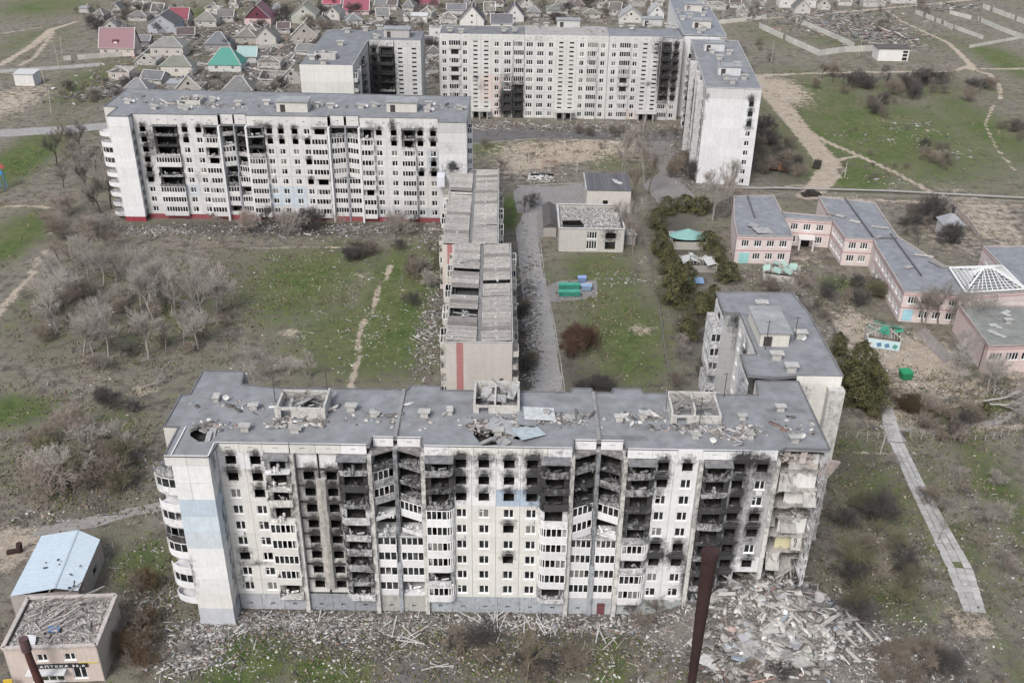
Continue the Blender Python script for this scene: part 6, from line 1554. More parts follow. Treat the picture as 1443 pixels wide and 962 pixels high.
pline('sand', [(1132,182),(1165,200),(1200,215),(1255,240),(1312,270)], [8,7,7,6,5], .9)
pline('sand', [(1172,232),(1186,224),(1205,221)], [8,5,4], .9)
pline('sand', [(1371,97),(1443,97)], [7,5], .9)
pline('sand', [(1010,34),(1070,27),(1180,18),(1290,8),(1443,-8)], [6,6,6,6,5], 1.0)
pline('sand', [(0,92),(45,65),(72,42),(110,30)], [8,8,9,3], 1.0)
pline('sand', [(28,92),(50,80),(75,45)], [5,4,4], .8)
pline('sand', [(0,48),(60,38)], [3,3], .7)
pline('sand', [(-10,450),(20,415),(45,385),(65,350)], [9,8,7,5], .8)
pline('sand', [(490,550),(500,515),(512,460),(525,430),(550,375)], [5,5,5,3,3], .9)
pline('sand', [(0,291),(40,290),(70,293)], [5,5,4], .8)
pline('sand', [(350,350),(440,348),(520,350)], [3,4,3], .6)
pline('sand', [(1000,272),(1040,268),(1120,262),(1150,262)], [5,5,5,6], .6)
pline('sand', [(1140,276),(1250,283),(1443,292)], [12,9,9], .6)
pline('sand', [(1190,560),(1300,575),(1443,560)], [14,14,16], .5)
pline('sand', [(1230,470),(1300,520),(1330,560)], [12,14,12], .5)
pline('sand', [(1180,636),(1260,638)], [4,4], .5)
pline('sand', [(1155,780),(1240,778)], [8,6], .35)
pline('sand', [(1443,600),(1380,605),(1330,600)], [12,12,10], .5)
def ground():
    ys = [-250, -100, 0, 40, 60, 72]
    y = 80.0
    while y < 640: ys.append(y); y += max(0.75, y*0.0042)
    while y < 9000: ys.append(y); y *= 1.25
    xs = list(np.arange(-300, 301, 1.25)); e = [340, 400, 500, 700, 1000, 1600, 2600, 5000, 9000]
    xs = [-q for q in reversed(e)] + xs + e
    X, Y = np.meshgrid(np.array(xs, float), np.array(ys, float))
    nx, ny = len(xs), len(ys)
    V = np.stack([X, Y, np.zeros_like(X)], -1).reshape(-1, 3)
    me = bpy.data.meshes.new('ground')
    idx = np.arange(nx*ny).reshape(ny, nx)
    F = np.stack([idx[:-1, :-1], idx[:-1, 1:], idx[1:, 1:], idx[1:, :-1]], -1).reshape(-1)
    me.vertices.add(len(V)); me.vertices.foreach_set('co', V.reshape(-1).astype(np.float32))
    me.loops.add(len(F)); me.loops.foreach_set('vertex_index', F.astype(np.int32))
    me.polygons.add(len(F)//4); me.polygons.foreach_set('loop_start', (np.arange(len(F)//4)*4).astype(np.int32))
    x, y = V[:, 0], V[:, 1]
    for k in ('grass', 'sand', 'dark'):
        val = np.zeros(len(V))
        for (cx, cy, rx, ry, w) in GB[k]:
            d = ((x-cx)/rx)**2 + ((y-cy)/ry)**2
            val = np.maximum(val, w*np.exp(-d*0.9)*1.15)
        for (P, ws, w) in GB.get(k+'_l', []):
            for (a, b, wa, wb) in zip(P, P[1:], ws, ws[1:]):
                dx, dy = b[0]-a[0], b[1]-a[1]; L2 = dx*dx+dy*dy
                t = np.clip(((x-a[0])*dx + (y-a[1])*dy)/L2, 0, 1)
                d = np.hypot(x-(a[0]+t*dx), y-(a[1]+t*dy)); ww = (wa + (wb-wa)*t)*0.5 + 0.25
                val = np.maximum(val, w*np.exp(-(d/ww)**4*0.8))
        if k == 'grass': val = np.maximum(val, 0.16)
        at = me.attributes.new(k, 'FLOAT', 'POINT'); at.data.foreach_set('value', val.astype(np.float32))
    me.materials.append(M['ground']); me.update(calc_edges=True)
    tag(link('ground', me), kind='structure')
ground()
def sheet(name, pts, z, mat, col, ragged=0.0):
    P = [U(*p) for p in pts]
    if ragged:
        Q = []
        for a, b in zip(P, P[1:] + P[:1]):
            L = math.hypot(b[0]-a[0], b[1]-a[1]); n = max(1, int(L/2.0))
            for k in range(n):
                t = k/n; Q.append((a[0]+(b[0]-a[0])*t + (R.uniform(-ragged, ragged) if k else 0), a[1]+(b[1]-a[1])*t + (R.uniform(-ragged, ragged) if k else 0)))
        P = Q
    b = MB(); o = delaunay_2d_cdt([Vector(p) for p in P], [], [list(range(len(P)))], 1, 1e-4)
    b.v = [(v.x, v.y, z) for v in o[0]]; b.f = [tuple(f) for f in o[2]]; b.m = [0]*len(b.f)
    me = b.mesh(name, [mat])
    if len(me.polygons) and me.polygons[0].normal.z < 0: me.flip_normals()
    return tag(link(name, me, None, (0, 0, 0), 0, col), kind='structure')
ASPH = (0.175, 0.168, 0.165)
sheet('road', [(728,322),(738,300),(757,300),(758,335),(768,400),(775,430),(795,552),(752,556),(740,450)], 0.012, 'asphalt', (0.33, 0.32, 0.315), 0.25)
sheet('yard_asphalt', [(728,300),(724,268),(735,262),(790,262),(822,258),(826,290),(786,292),(790,330),(758,336),(757,300)], 0.016, 'asphalt', (0.28, 0.27, 0.265), 0.3)
sheet('yard_asphalt', [(770,425),(760,408),(790,395),(840,395),(842,418),(790,425)], 0.008, 'asphalt', (0.26, 0.25, 0.245), 0.3)
sheet('road', [(662,184),(700,180),(760,183),(960,188),(962,198),(900,199),(760,194),(700,199),(662,203)], 0.012, 'asphalt', (0.15, 0.147, 0.15), 0.4)
sheet('yard_asphalt', [(895,199),(945,200),(965,262),(990,290),(935,292),(905,262),(930,240)], 0.016, 'asphalt', (0.25, 0.235, 0.23), 0.5)
sheet('road', [(-40,180),(0,183),(80,178),(150,173),(152,181),(100,188),(0,193),(-40,194)], 0.012, 'asphalt', (0.34, 0.33, 0.325), 0.3)
sheet('road', [(-30,104),(0,103),(140,94),(142,88),(100,92),(0,98),(-30,100)], 0.012, 'asphalt', (0.36, 0.35, 0.33), 0.3)
sheet('road', [(40,757),(60,741),(140,725),(235,705),(240,716),(190,726),(140,741)], 0.012, 'asphalt', (0.29, 0.275, 0.26), 0.2)
sheet('path', [(560,940),(600,900),(640,905),(650,945),(620,990),(540,990)], 0.008, 'asphalt', (0.15, 0.14, 0.135), 0.5)
sheet('path', [(1240,600),(1262,598),(1278,622),(1252,624)], 0.008, 'asphalt', (0.30, 0.29, 0.28), 0.1)
sheet('path', [(1290,470),(1305,462),(1345,505),(1330,512)], 0.008, 'asphalt', (0.27, 0.25, 0.235), 0.2)
sheet('path', [(1260,598),(1330,606),(1400,590),(1443,570),(1443,580),(1405,600),(1340,614),(1262,606)], 0.006, 'asphalt', (0.30, 0.28, 0.26), 0.25)
sheet('path', [(640,178),(646,200),(650,200),(645,178)], 0.02, 'asphalt', (0.4, 0.39, 0.37))
# paved footpath of separate slabs on the right
def paved(pts, wpx, rows, sizes, z=0.07, name='path', gapf=0.06, crack=0.012):
    P = [U(*p) for p in pts]; ws = [w/scale_at(*p) for w, p in zip(wpx, P)]
    a0 = P[0]; root = bpy.data.objects.new(name, None); COL.objects.link(root); root.location = (a0[0], a0[1], 0); root['kind'] = 'structure'
    for (a, b, wa, wb) in zip(P, P[1:], ws, ws[1:]):
        L = math.hypot(b[0]-a[0], b[1]-a[1]); n = max(1, round(L/sizes)); ang = math.atan2(b[1]-a[1], b[0]-a[0]); step = L/n
        for k in range(n):
            t = (k+0.5)/n; w = wa + (wb-wa)*t; cw = w/rows
            for j in range(rows):
                if R.random() < crack: continue
                off = (j-(rows-1)/2)*cw
                cx, cy = a[0]+(b[0]-a[0])*t - math.sin(ang)*off - a0[0], a[1]+(b[1]-a[1])*t + math.cos(ang)*off - a0[1]
                me = cached(('slab', round(step, 2), round(cw, 1)), lambda: MB().box(-step/2*(1-gapf), step/2*(1-gapf), -cw/2*(1-gapf), cw/2*(1-gapf), -0.1, 0).mesh('paving_slab', ['slab']))
                o = link('paving_slab', me, root, (cx, cy, z + R.uniform(-0.012, 0.012)), (R.uniform(-.01, .01), R.uniform(-.01, .01), ang + R.uniform(-.01, .01)), jig((0.43, 0.42, 0.41), 0.13))
    return root
paved([(1247,572),(1262,622)], [20,20], 4, 1.0)
paved([(1264,624),(1290,680),(1322,742),(1352,800),(1374,862)], [20,24,30,37,30], 3, 1.4)
# kerbs
def kerb(pts, h=0.13, w=0.16, name='kerb', col=(0.42, 0.41, 0.40)):
    P = [U(*p) for p in pts]; a0 = P[0]
    root = bpy.data.objects.new(name, None); COL.objects.link(root); root.location = (*a0, 0); root['kind'] = 'structure'
    for a, b in zip(P, P[1:]):
        L = math.hypot(b[0]-a[0], b[1]-a[1]); n = max(1, round(L/3)); ang = math.atan2(b[1]-a[1], b[0]-a[0])
        me = cached(('kerb', round(L/n, 2)), lambda: MB().box(0.02, L/n-0.02, -w/2, w/2, 0, h).mesh('kerb_stone', ['slab']))
        for k in range(n):
            if R.random() < 0.06: continue
            link('kerb_stone', me, root, (a[0]-a0[0]+(b[0]-a[0])*k/n, a[1]-a0[1]+(b[1]-a[1])*k/n, 0), ang + R.uniform(-.015, .015), jig(col, 0.15))
kerb([(796,552),(790,510),(780,450),(769,400),(762,345),(758,336)]); kerb([(752,556),(741,450),(731,360),(727,322)])
kerb([(665,203),(700,200),(760,195)]); kerb([(728,262),(735,262),(822,258)])

# ================================================================== trees and shrubs
def tubes_mesh(name, segs, n, mat, tint=None):
    """segs (N,8): p q r0 r1 -> open n-sided tubes"""
    S = np.array(segs, float); p, q, r0, r1 = S[:, 0:3], S[:, 3:6], S[:, 6], S[:, 7]
    d = q-p; d /= np.maximum(np.linalg.norm(d, axis=1, keepdims=True), 1e-6)
    up = np.where(np.abs(d[:, 2:3]) < 0.9, np.array([[0, 0, 1.0]]), np.array([[1.0, 0, 0]]))
    a = np.cross(d, up); a /= np.linalg.norm(a, axis=1, keepdims=True); b = np.cross(d, a)
    N = len(S); V = np.zeros((N, 2*n, 3))
    for j in range(n):
        t = 2*math.pi*j/n; o = a*math.cos(t) + b*math.sin(t)
        V[:, j] = p + o*r0[:, None]; V[:, n+j] = q + o*r1[:, None]
    F = np.array([(j, (j+1) % n, n+(j+1) % n, n+j) for j in range(n)])
    FF = (F[None] + np.arange(N)[:, None, None]*2*n).reshape(-1)
    me = bpy.data.meshes.new(name); me.vertices.add(N*2*n); me.vertices.foreach_set('co', V.reshape(-1).astype(np.float32))
    me.loops.add(len(FF)); me.loops.foreach_set('vertex_index', FF.astype(np.int32))
    me.polygons.add(N*n); me.polygons.foreach_set('loop_start', (np.arange(N*n)*4).astype(np.int32))
    me.materials.append(M[mat]); me.update(calc_edges=True)
    return me
def bare_tree(seed, h=8.0, kind='spread'):
    r = random.Random(seed); big, small = [], []
    def rot(d, ang, r):
        v = Vector((r.gauss(0, 1), r.gauss(0, 1), r.gauss(0, 1))); v = (v - d*v.dot(d)).normalized()
        return (d*math.cos(ang) + v*math.sin(ang)).normalized()
    def grow(p, d, L, rad, lvl):
        n = 3 if lvl < 3 else 2
        for k in range(n):
            d = rot(d, r.uniform(0.05, 0.22), r); d = (d + Vector((0, 0, 0.10 if kind != 'bush' else 0.03))).normalized()
            q = p + d*(L/n); ra, rb = rad*(1-0.35*k/n), rad*(1-0.35*(k+1)/n)
            (big if lvl < 3 else small).append((*p, *q, ra, rb))
            if lvl < 5 and (k > 0 or lvl > 0):
                for _ in range((1, 1, 2, 2, 1)[lvl] if k < n-1 else (3, 3, 3, 2, 2)[lvl]):
                    grow(q, rot(d, r.uniform(0.35, 0.85) if kind != 'tall' else r.uniform(0.22, 0.55), r), L*r.uniform(0.45, 0.72), rb*0.6, lvl+1)
            p = q
    if kind == 'bush':
        for k in range(6):
            a = 2*math.pi*k/6 + r.uniform(-.4, .4); t = r.uniform(0.15, 0.75)
            grow(Vector((math.cos(a)*0.15, math.sin(a)*0.15, 0)), Vector((math.cos(a)*math.sin(t), math.sin(a)*math.sin(t), math.cos(t))), h*0.45, 0.045, 1)
    else:
        grow(Vector((0, 0, -0.1)), Vector((0, 0, 1)), h*(0.30 if kind == 'spread' else 0.42), h*0.014 + 0.04, 0)
    small = [(*s[:6], max(s[6], 0.013), max(s[7]*0.8, 0.009)) for s in small]
    zmax = max(s[5] for s in big + small); k = h/zmax
    f = lambda L: [tuple(c*k for c in s[:6]) + s[6:] for s in L]
    return tubes_mesh('trunk', f(big), 5, 'bark'), tubes_mesh('crown', f(small), 3, 'bark')
TREES = {}
for i, (kd, n) in enumerate((('spread', 4), ('tall', 3), ('bush', 3))):
    TREES[kd] = [bare_tree(100*i+k, {'spread': 8, 'tall': 10, 'bush': 3.5}[kd], kd) for k in range(n)]
BH = {'spread': 8, 'tall': 10, 'bush': 3.5}
GREYT = (0.42, 0.385, 0.35); BRN = (0.30, 0.255, 0.21); DRK = (0.13, 0.12, 0.115); PALE = (0.54, 0.50, 0.455); ROSY = (0.40, 0.335, 0.295); OLV = (0.23, 0.22, 0.14)
def tree(px, py, h, kd, col, label, group=None, name=None, xy=None, lean=0.0, wide=1.0):
    x, y = xy or U(px, py)
    t, c = R.choice(TREES[kd])
    o = empty(name or ('shrub' if kd == 'bush' else 'bare_tree'), label, 'shrub' if kd == 'bush' else 'tree', (x, y, 0), R.uniform(0, 6.28), group)
    s = h/BH[kd]; o.scale = (s*wide, s*wide, s)
    if lean: o.rotation_euler = (R.uniform(-lean, lean), R.uniform(-lean, lean), o.rotation_euler.z)
    a = link('trunk' if kd != 'bush' else 'stem', t, o, col=jig(tuple(q*0.75 for q in col), 0.15)); b = link('crown', c, o, col=jig(col, 0.15)); b['kind'] = 'stuff'; a['kind'] = 'stuff'
    return o
def ordn(k): return f"{k}{'th' if 10 < k % 100 < 14 else {1: 'st', 2: 'nd', 3: 'rd'}.get(k % 10, 'th')}"
def area(n, pts, h, kinds, cols, label, group, jitter=1.0, wide=1.0):
    made = []
    h *= 1.3 if 'bush' not in kinds else 1.12 if len(set(kinds)) > 1 else 1.0
    """n trees inside a polygon given in photo points"""
    P = [U(*p) for p in pts]; xs = [p[0] for p in P]; ys = [p[1] for p in P]; k = 0
    while k < n:
        x, y = R.uniform(min(xs), max(xs)), R.uniform(min(ys), max(ys)); ins = False
        for (ax, ay), (bx, by) in zip(P, P[1:] + P[:1]):
            if (ay > y) != (by > y) and x < (bx-ax)*(y-ay)/(by-ay) + ax: ins = not ins
        if not ins: continue
        kd = R.choice(kinds); made.append(tree(0, 0, h*R.uniform(0.7, 1.25), kd, R.choice(cols), label, group, xy=(x, y), wide=wide)); k += 1
    made.sort(key=lambda o: o.location.x/(o.location.y + 55))
    for i, o in enumerate(made): o['label'] = label + f', {ordn(i+1)} from the left'
area(44, [(60,470),(70,400),(140,370),(250,385),(330,420),(345,500),(250,520),(120,520)], 8.0, ['spread', 'tall', 'spread'], [GREYT, PALE, PALE, GREYT], 'bare grey tree in the thicket left of the green lawn', 'bare trees of the thicket')
area(34, [(60,480),(70,400),(330,410),(345,520),(250,540),(120,540)], 3.6, ['bush'], [BRN, ROSY, DRK, GREYT], 'leafless brown shrub under the bare trees of the thicket', 'shrubs under the thicket')
area(16, [(60,330),(80,290),(150,300),(160,360),(90,390)], 6.5, ['spread', 'bush'], [ROSY, BRN, GREYT], 'pinkish bare tree between the thicket and the left gable', 'trees by the left gable')
area(16, [(75,250),(85,210),(140,205),(165,300),(100,300)], 8, ['tall', 'spread'], [GREYT, DRK, BRN], 'dark bare tree beside the half-round balconies of the left block', 'trees beside the left gable')
area(20, [(60,700),(50,620),(120,600),(190,640),(180,700)], 5.5, ['spread', 'bush', 'bush'], [BRN, OLV, ROSY, PALE], 'tangled brown shrub above the dirt road on the left', 'tangled shrubs on the left')
area(5, [(130,590),(130,560),(190,560),(190,590)], 3.6, ['bush'], [DRK], 'dark leafless shrub in the open ground below the thicket', 'dark shrubs below the thicket')
area(8, [(340,540),(350,500),(440,500),(450,540)], 4.0, ['bush', 'spread'], [PALE, GREYT], 'pale bare shrub just behind the front block roof', 'pale shrubs behind the front block')
area(6, [(480,370),(490,350),(530,350),(530,370)], 4.0, ['bush'], [DRK, BRN], 'small dark shrub on the lawn in front of the left block', 'shrubs on the lawn')
area(16, [(220,330),(230,318),(610,318),(610,330)], 5.5, ['tall', 'spread', 'bush'], [GREYT, DRK, ROSY], 'thin bare tree at the foot of the left block', 'trees along the foot of the left block')
area(10, [(560,440),(560,350),(615,340),(618,440)], 4.2, ['bush', 'spread'], [DRK, BRN, GREYT], 'dark bare shrub along the left side of the five-storey block', 'shrubs beside the five-storey block')
area(8, [(735,540),(728,440),(745,430),(760,540)], 3.0, ['bush'], [DRK, BRN, OLV], 'low shrub on the strip between five-storey block and road', 'shrubs beside the road')
area(30, [(1060,250),(1062,185),(1090,180),(1130,225),(1125,262)], 4.5, ['bush', 'bush', 'spread'], [DRK, DRK, BRN], 'dark leafless scrub between the white gable and the dirt road', 'scrub by the white gable')
area(44, [(1140,130),(1150,108),(1260,112),(1330,112),(1400,125),(1405,148),(1330,140),(1250,158),(1220,148)], 5.0, ['bush', 'bush', 'spread'], [DRK, DRK, BRN], 'dark scrub bush of the long thicket below the far track', 'scrub bushes below the far track')
area(10, [(1220,155),(1230,140),(1260,140),(1275,165),(1240,170)], 4, ['bush'], [DRK, GREYT], 'dark bush at the tip of the long scrub', 'bushes at the tip of the scrub')
area(9, [(1290,240),(1290,205),(1330,205),(1350,240)], 3.8, ['bush'], [DRK, BRN], 'dark low bush on the meadow beside the white debris line', 'bushes beside the debris line')
area(7, [(1405,205),(1400,170),(1443,165),(1443,205)], 4.2, ['bush'], [DRK], 'dark bush by the right edge of the meadow', 'bushes at the right of the meadow')
area(10, [(1000,105),(1005,60),(1060,50),(1090,75),(1085,100)], 3.5, ['bush'], [BRN, OLV, DRK], 'low brown scrub behind the right far block', 'low scrub behind the block')
area(14, [(1030,30),(1035,12),(1320,12),(1300,40),(1180,50)], 5, ['spread', 'bush'], [BRN, DRK, GREYT], 'bare tree among the ruins by the far road', 'trees among the far ruins')
area(84, [(150,60),(100,20),(400,4),(620,4),(600,60),(420,80)], 5.5, ['spread', 'bush'], [BRN, DRK, DRK], 'bare garden tree between the village houses', 'garden trees in the village')
area(44, [(140,150),(60,160),(70,130),(150,110),(230,110),(420,105),(425,140),(150,165)], 4.0, ['spread', 'bush'], [BRN, GREYT, DRK], 'bare shrub in the yards behind the left block', 'yard shrubs behind the left block')
area(12, [(575,120),(575,60),(618,60),(618,140)], 4.5, ['bush', 'spread'], [DRK, BRN], 'dark shrub in the rubble between the two far blocks', 'shrubs between the far blocks')
area(14, [(790,192),(800,186),(955,190),(955,196)], 3.2, ['bush'], [DRK, BRN, GREYT], 'dark low shrub along the yard road before the far block', 'shrubs before the far block')
area(8, [(880,290),(868,225),(920,215),(935,270)], 9.5, ['tall'], [GREYT, PALE, BRN], 'tall slim bare tree right of the dark-roofed workshop', 'tall trees by the workshop')
area(12, [(950,545),(955,440),(985,450),(990,545)], 3.2, ['bush', 'spread'], [BRN, GREYT, DRK], 'bare shrub in the littered strip by the wrecked balconies', 'shrubs by the wrecked balconies')
area(14, [(1240,700),(1215,650),(1260,640),(1420,880),(1440,900),(1440,700),(1300,640)], 3.0, ['bush', 'spread'], [GREYT, OLV, BRN], 'sparse bare shrub on the rough ground beside the slab path', 'sparse shrubs beside the slab path')
area(3, [(866,360),(870,320),(895,320),(895,360)], 9, ['tall'], [GREYT, ROSY], 'slim bare tree at the right wall of the boiler house', 'trees at the boiler house')
area(9, [(1005,330),(998,280),(1030,272),(1035,300),(1030,340)], 8.5, ['spread', 'tall'], [ROSY, PALE, GREYT], 'pinkish bare tree at the left corner of the school', 'trees at the school corner')
area(7, [(940,260),(950,215),(975,215),(978,265)], 5, ['bush', 'spread'], [DRK, BRN], 'dark shrub at the foot of the burnt loggias', 'shrubs by the burnt loggias')
area(22, [(1060,470),(1080,400),(1180,395),(1215,450),(1160,470)], 3.6, ['bush', 'spread'], [DRK, BRN, ROSY, GREYT], 'leafless shrub in the littered school yard', 'shrubs in the school yard')
area(8, [(1205,440),(1205,400),(1245,395),(1252,425)], 4.2, ['bush'], [DRK, OLV], 'dark bushy shrub against the long wing of the school', 'shrubs against the school wing')
area(6, [(1290,470),(1300,455),(1370,450),(1370,475)], 7.5, ['spread'], [GREYT, ROSY, BRN], 'bare tree in front of the school windows', 'trees before the school windows')
area(8, [(1290,350),(1295,290),(1330,295),(1345,350)], 6, ['spread', 'bush'], [BRN, DRK], 'bare brown tree in the inner court of the school', 'trees in the school court')
area(12, [(1280,345),(1260,290),(1320,280),(1330,290)], 3.5, ['bush'], [DRK, BRN], 'dark bush behind the school wing', 'bushes behind the school')
area(12, [(1290,620),(1300,570),(1400,600),(1380,625)], 3.4, ['bush', 'spread'], [DRK, BRN, ROSY], 'small bare shrub by the broken rail fence', 'shrubs by the rail fence')
area(6, [(1330,560),(1340,510),(1380,500),(1420,540),(1400,560)], 6, ['spread'], [(0.5, 0.48, 0.46), PALE], 'white-barked bare tree before the pink annex', 'white-barked trees by the annex')
area(20, [(1170,900),(1180,700),(1240,720),(1320,850),(1300,900)], 4.2, ['spread', 'bush', 'bush'], [BRN, OLV, DRK, OLV], 'thin olive-brown young tree left of the slab path', 'young trees left of the slab path')
area(16, [(1040,962),(1060,935),(1330,910),(1350,962)], 3.0, ['bush'], [DRK, BRN], 'dark brush growing through the litter at the lower right', 'brush at the lower right')
area(12, [(600,960),(610,890),(830,890),(820,960)], 3.2, ['bush', 'bush', 'spread'], [BRN, OLV, DRK], 'low brown brush in front of the block, among boards', 'brush in front of the block')
area(9, [(160,890),(170,830),(225,820),(240,930),(180,950)], 3.6, ['bush'], [(0.17, 0.11, 0.07), BRN], 'rust-brown brush between pharmacy and the rubble', 'brush by the pharmacy')
area(5, [(880,880),(890,850),(960,850),(960,885)], 4.0, ['spread'], [DRK, BRN], 'small leafless tree close to the foot of the front block', 'small trees at the foot of the block')
area(12, [(1140,220),(1200,180),(1300,180),(1380,240),(1200,260)], 2.0, ['bush'], [BRN, DRK, OLV], 'small low bush scattered on the green meadow', 'low bushes on the meadow')
area(14, [(640,240),(650,205),(960,205),(950,240)], 2.6, ['bush', 'spread'], [BRN, GREYT, ROSY], 'small bare bush in the sandy courtyard', 'bushes in the sandy courtyard')
tree(739, 300, 5.5, 'spread', DRK, 'round dark bare tree at the upper end of the centre road', wide=1.3); tree(748, 292, 4.6, 'bush', DRK, 'dark bush right beside the round tree on the centre road')
for k in range(6): tree(812+R.uniform(-16, 16), 492+R.uniform(-12, 12), 5.2, 'bush', (0.15, 0.095, 0.07), 'rusty brown bush of the big round clump right of the road', 'bushes of the big round clump')
for k in range(5): tree(840+R.uniform(-28, 28), 552+R.uniform(-8, 8), 3.6, 'bush', DRK, 'dark bush just behind the front block roof, right of the road', 'bushes behind the roof right of the road')
tree(742, 962, 8.5, 'spread', (0.27, 0.23, 0.17), 'pale forked bare tree at the bottom centre of the frame'); tree(905, 905, 7.0, 'spread', BRN, 'bare forked tree leaning right of centre before the block', lean=0.2)
tree(1190, 812, 7.5, 'spread', OLV, 'greenish bare tree close to the collapsed corner'); tree(1265, 850, 7.5, 'spread', (0.16, 0.14, 0.10), 'spindly bare tree with green base before the slab path'); tree(1322, 760, 6.5, 'tall', GREYT, 'thin grey tree leaning over the slab path', lean=0.25)
tree(870, 60, 6, 'tall', BRN, 'bare tree peeping over the far block'); tree(142, 300, 10, 'spread', DRK, 'largest dark bare tree next to the left gable')
# evergreens
def evergreen(seed, h, w, conic=0.5, n=6500):
    g = np.random.default_rng(seed)
    t = g.uniform(0.02, 1, n)**0.85
    prof = (w/2)*(np.where(t < 0.25, 0.65+0.35*t/0.25, (1-((t-0.25)/0.75))**conic) if conic > 0.55 else np.sin(np.pi*np.clip(t*0.9+0.08, 0, 1))**0.65)
    a = g.uniform(0, 2*math.pi, n)
    lump = 1 + 0.30*np.sin(a*3 + t*7 + seed) + 0.22*np.sin(a*5 - t*13 + seed*2) + 0.1*np.sin(a*11 + t*23)
    rr = prof*lump*np.sqrt(g.uniform(0.35, 1, n))
    P = np.stack([rr*np.cos(a), rr*np.sin(a), t*h*(1 + 0.05*np.sin(a*2+seed))], 1) + g.normal(0, 0.08, (n, 3))
    gate = np.sin(a*4 + t*15 + seed)*np.sin(t*26 - a*3 + seed) + 0.5*np.sin(a*9 + t*31)
    ok = (gate > -0.62) | (g.uniform(0, 1, n) < 0.25); P, a, t, rr, prof = P[ok], a[ok], t[ok], rr[ok], prof[ok]; n = len(P)
    s = g.uniform(0.14, 0.30, n)
    u = g.normal(0, 1, (n, 3)); u[:, 2] += 0.6; u /= np.linalg.norm(u, axis=1, keepdims=True)
    out = np.stack([np.cos(a), np.sin(a), np.full(n, 0.5)], 1) + g.normal(0, 0.5, (n, 3)); out /= np.linalg.norm(out, axis=1, keepdims=True)
    v = np.cross(u, out); v /= np.maximum(np.linalg.norm(v, axis=1, keepdims=True), 1e-5); u = np.cross(out, v)
    V = np.stack([P - v*s[:, None]*0.5, P + v*s[:, None]*0.5, P + u*s[:, None]*1.3], 1).reshape(-1, 3)
    me = bpy.data.meshes.new('foliage'); me.vertices.add(3*n); me.vertices.foreach_set('co', V.reshape(-1).astype(np.float32))
    me.loops.add(3*n); me.loops.foreach_set('vertex_index', np.arange(3*n).astype(np.int32)); me.polygons.add(n); me.polygons.foreach_set('loop_start', (np.arange(n)*3).astype(np.int32))
    clump = np.clip(rr/np.maximum(prof, 0.1) - 0.55, 0, 0.8)*1.5 + 0.25*np.sin(a*5 + t*13 + seed*3)*np.sin(t*21 + a*2)
    base = np.array([0.062, 0.064, 0.034])[None]*(0.6 + 0.9*g.uniform(0, 1, (n, 1))) + clump[:, None]*np.array([0.050, 0.045, 0.012])[None]
    at = me.attributes.new('tint', 'FLOAT_COLOR', 'POINT'); at.data.foreach_set('color', np.repeat(np.concatenate([base, np.ones((n, 1))], 1), 3, axis=0).reshape(-1).astype(np.float32))
    me.materials.append(M['leaf']); me.update(calc_edges=True)
    return me
EV = [evergreen(3, 8, 6.0, 0.5), evergreen(5, 8, 7.4, 0.5), evergreen(9, 8, 6.2, 0.62), evergreen(12, 4, 4.8, 0.45, 2600)]
TRK = MB().tube([(0, 0, -0.1), (0, 0, 3.0)], [0.2, 0.1], 6).mesh('trunk', ['bark'])
def ever(px, py, h, k, label, group=None, cat='tree', wide=1.0, name='evergreen_tree'):
    x, y = U(px, py); o = empty(name, label, cat, (x, y, 0), R.uniform(0, 6), group); s = h/(8 if k < 3 else 4)
    link('crown', EV[k], o); link('trunk', TRK, o, col=BRN); o.scale = (s*wide, s*wide, s)
for (a, b, h, k, w, L) in ((926, 322, 5.5, 1, 1.1, 'dark evergreen right of the boiler house, uppermost of the row'), (940, 302, 5.0, 1, 1.2, 'rounded evergreen behind the teal-roofed pavilion'), (965, 296, 4.2, 3, 1.3, 'low evergreen hedge tree above the teal-roofed pavilion'), (987, 300, 4.6, 3, 1.2, 'low evergreen next to the bare school corner trees'),
        (930, 360, 7.0, 0, 1.0, 'evergreen with a brown trunk gap beside the long curb line'), (941, 385, 7.5, 2, 1.0, 'dull green evergreen left of the shed with a blue sheet'), (950, 428, 10.5, 2, 1.0, 'tallest pointed evergreen in the row'), (966, 410, 7, 0, 0.9, 'slender evergreen tucked right of the tallest one'),
        (985, 452, 6.5, 1, 1.1, 'broad evergreen at the lower end of the row'), (1003, 440, 6.5, 0, 1.0, 'evergreen touching the block with the intact lift room'), (1010, 372, 5.0, 1, 1.1, 'evergreen right of the ruined shed'), (1024, 395, 4.4, 3, 1.2, 'yellowish low evergreen behind the block with the lift room'), (997, 350, 4.5, 3, 1.2, 'dark low evergreen right of the teal-roofed pavilion'), (968, 475, 4, 3, 1.2, 'low evergreen between the row and the courtyard grass')):
    ever(a, b, h, k, L, wide=w)
for (a, b, h, k, w, L) in ((1190, 545, 6.5, 1, 1.0, 'evergreen nearest the grey roof edge, right of the block'), (1203, 568, 8.5, 1, 1.1, 'big dark evergreen beside the cream end wall'), (1222, 562, 8.5, 2, 1.2, 'dense dark evergreen above the slab path'), (1210, 530, 7.5, 0, 1.1, 'evergreen at the back of the dark group'), (1230, 584, 5.5, 1, 1.0, 'smaller evergreen at the front right of the dark group'), (1180, 500, 5, 0, 1.0, 'narrow evergreen along the right roof edge')):
    ever(a, b, h, k, L, wide=w)
for (a, b, h, L) in ((1310, 590, 1.8, 'small dark conifer by the sandy bed'), (1385, 588, 3.2, 'pointed dark conifer by the curved path'), (1364, 582, 1.6, 'tiny round conifer left of the pointed one'), (1302, 600, 1.2, 'tiny dark bush conifer near the slab path top')):
    ever(a, b, h, 0 if h > 2 else 3, L)
for k in range(5): tree(1275+R.uniform(-14, 14), 575+R.uniform(-8, 8), 3.2, 'bush', (0.11, 0.085, 0.05), 'sparse brownish bush beside the white debris patch', 'sparse bushes by the debris patch')
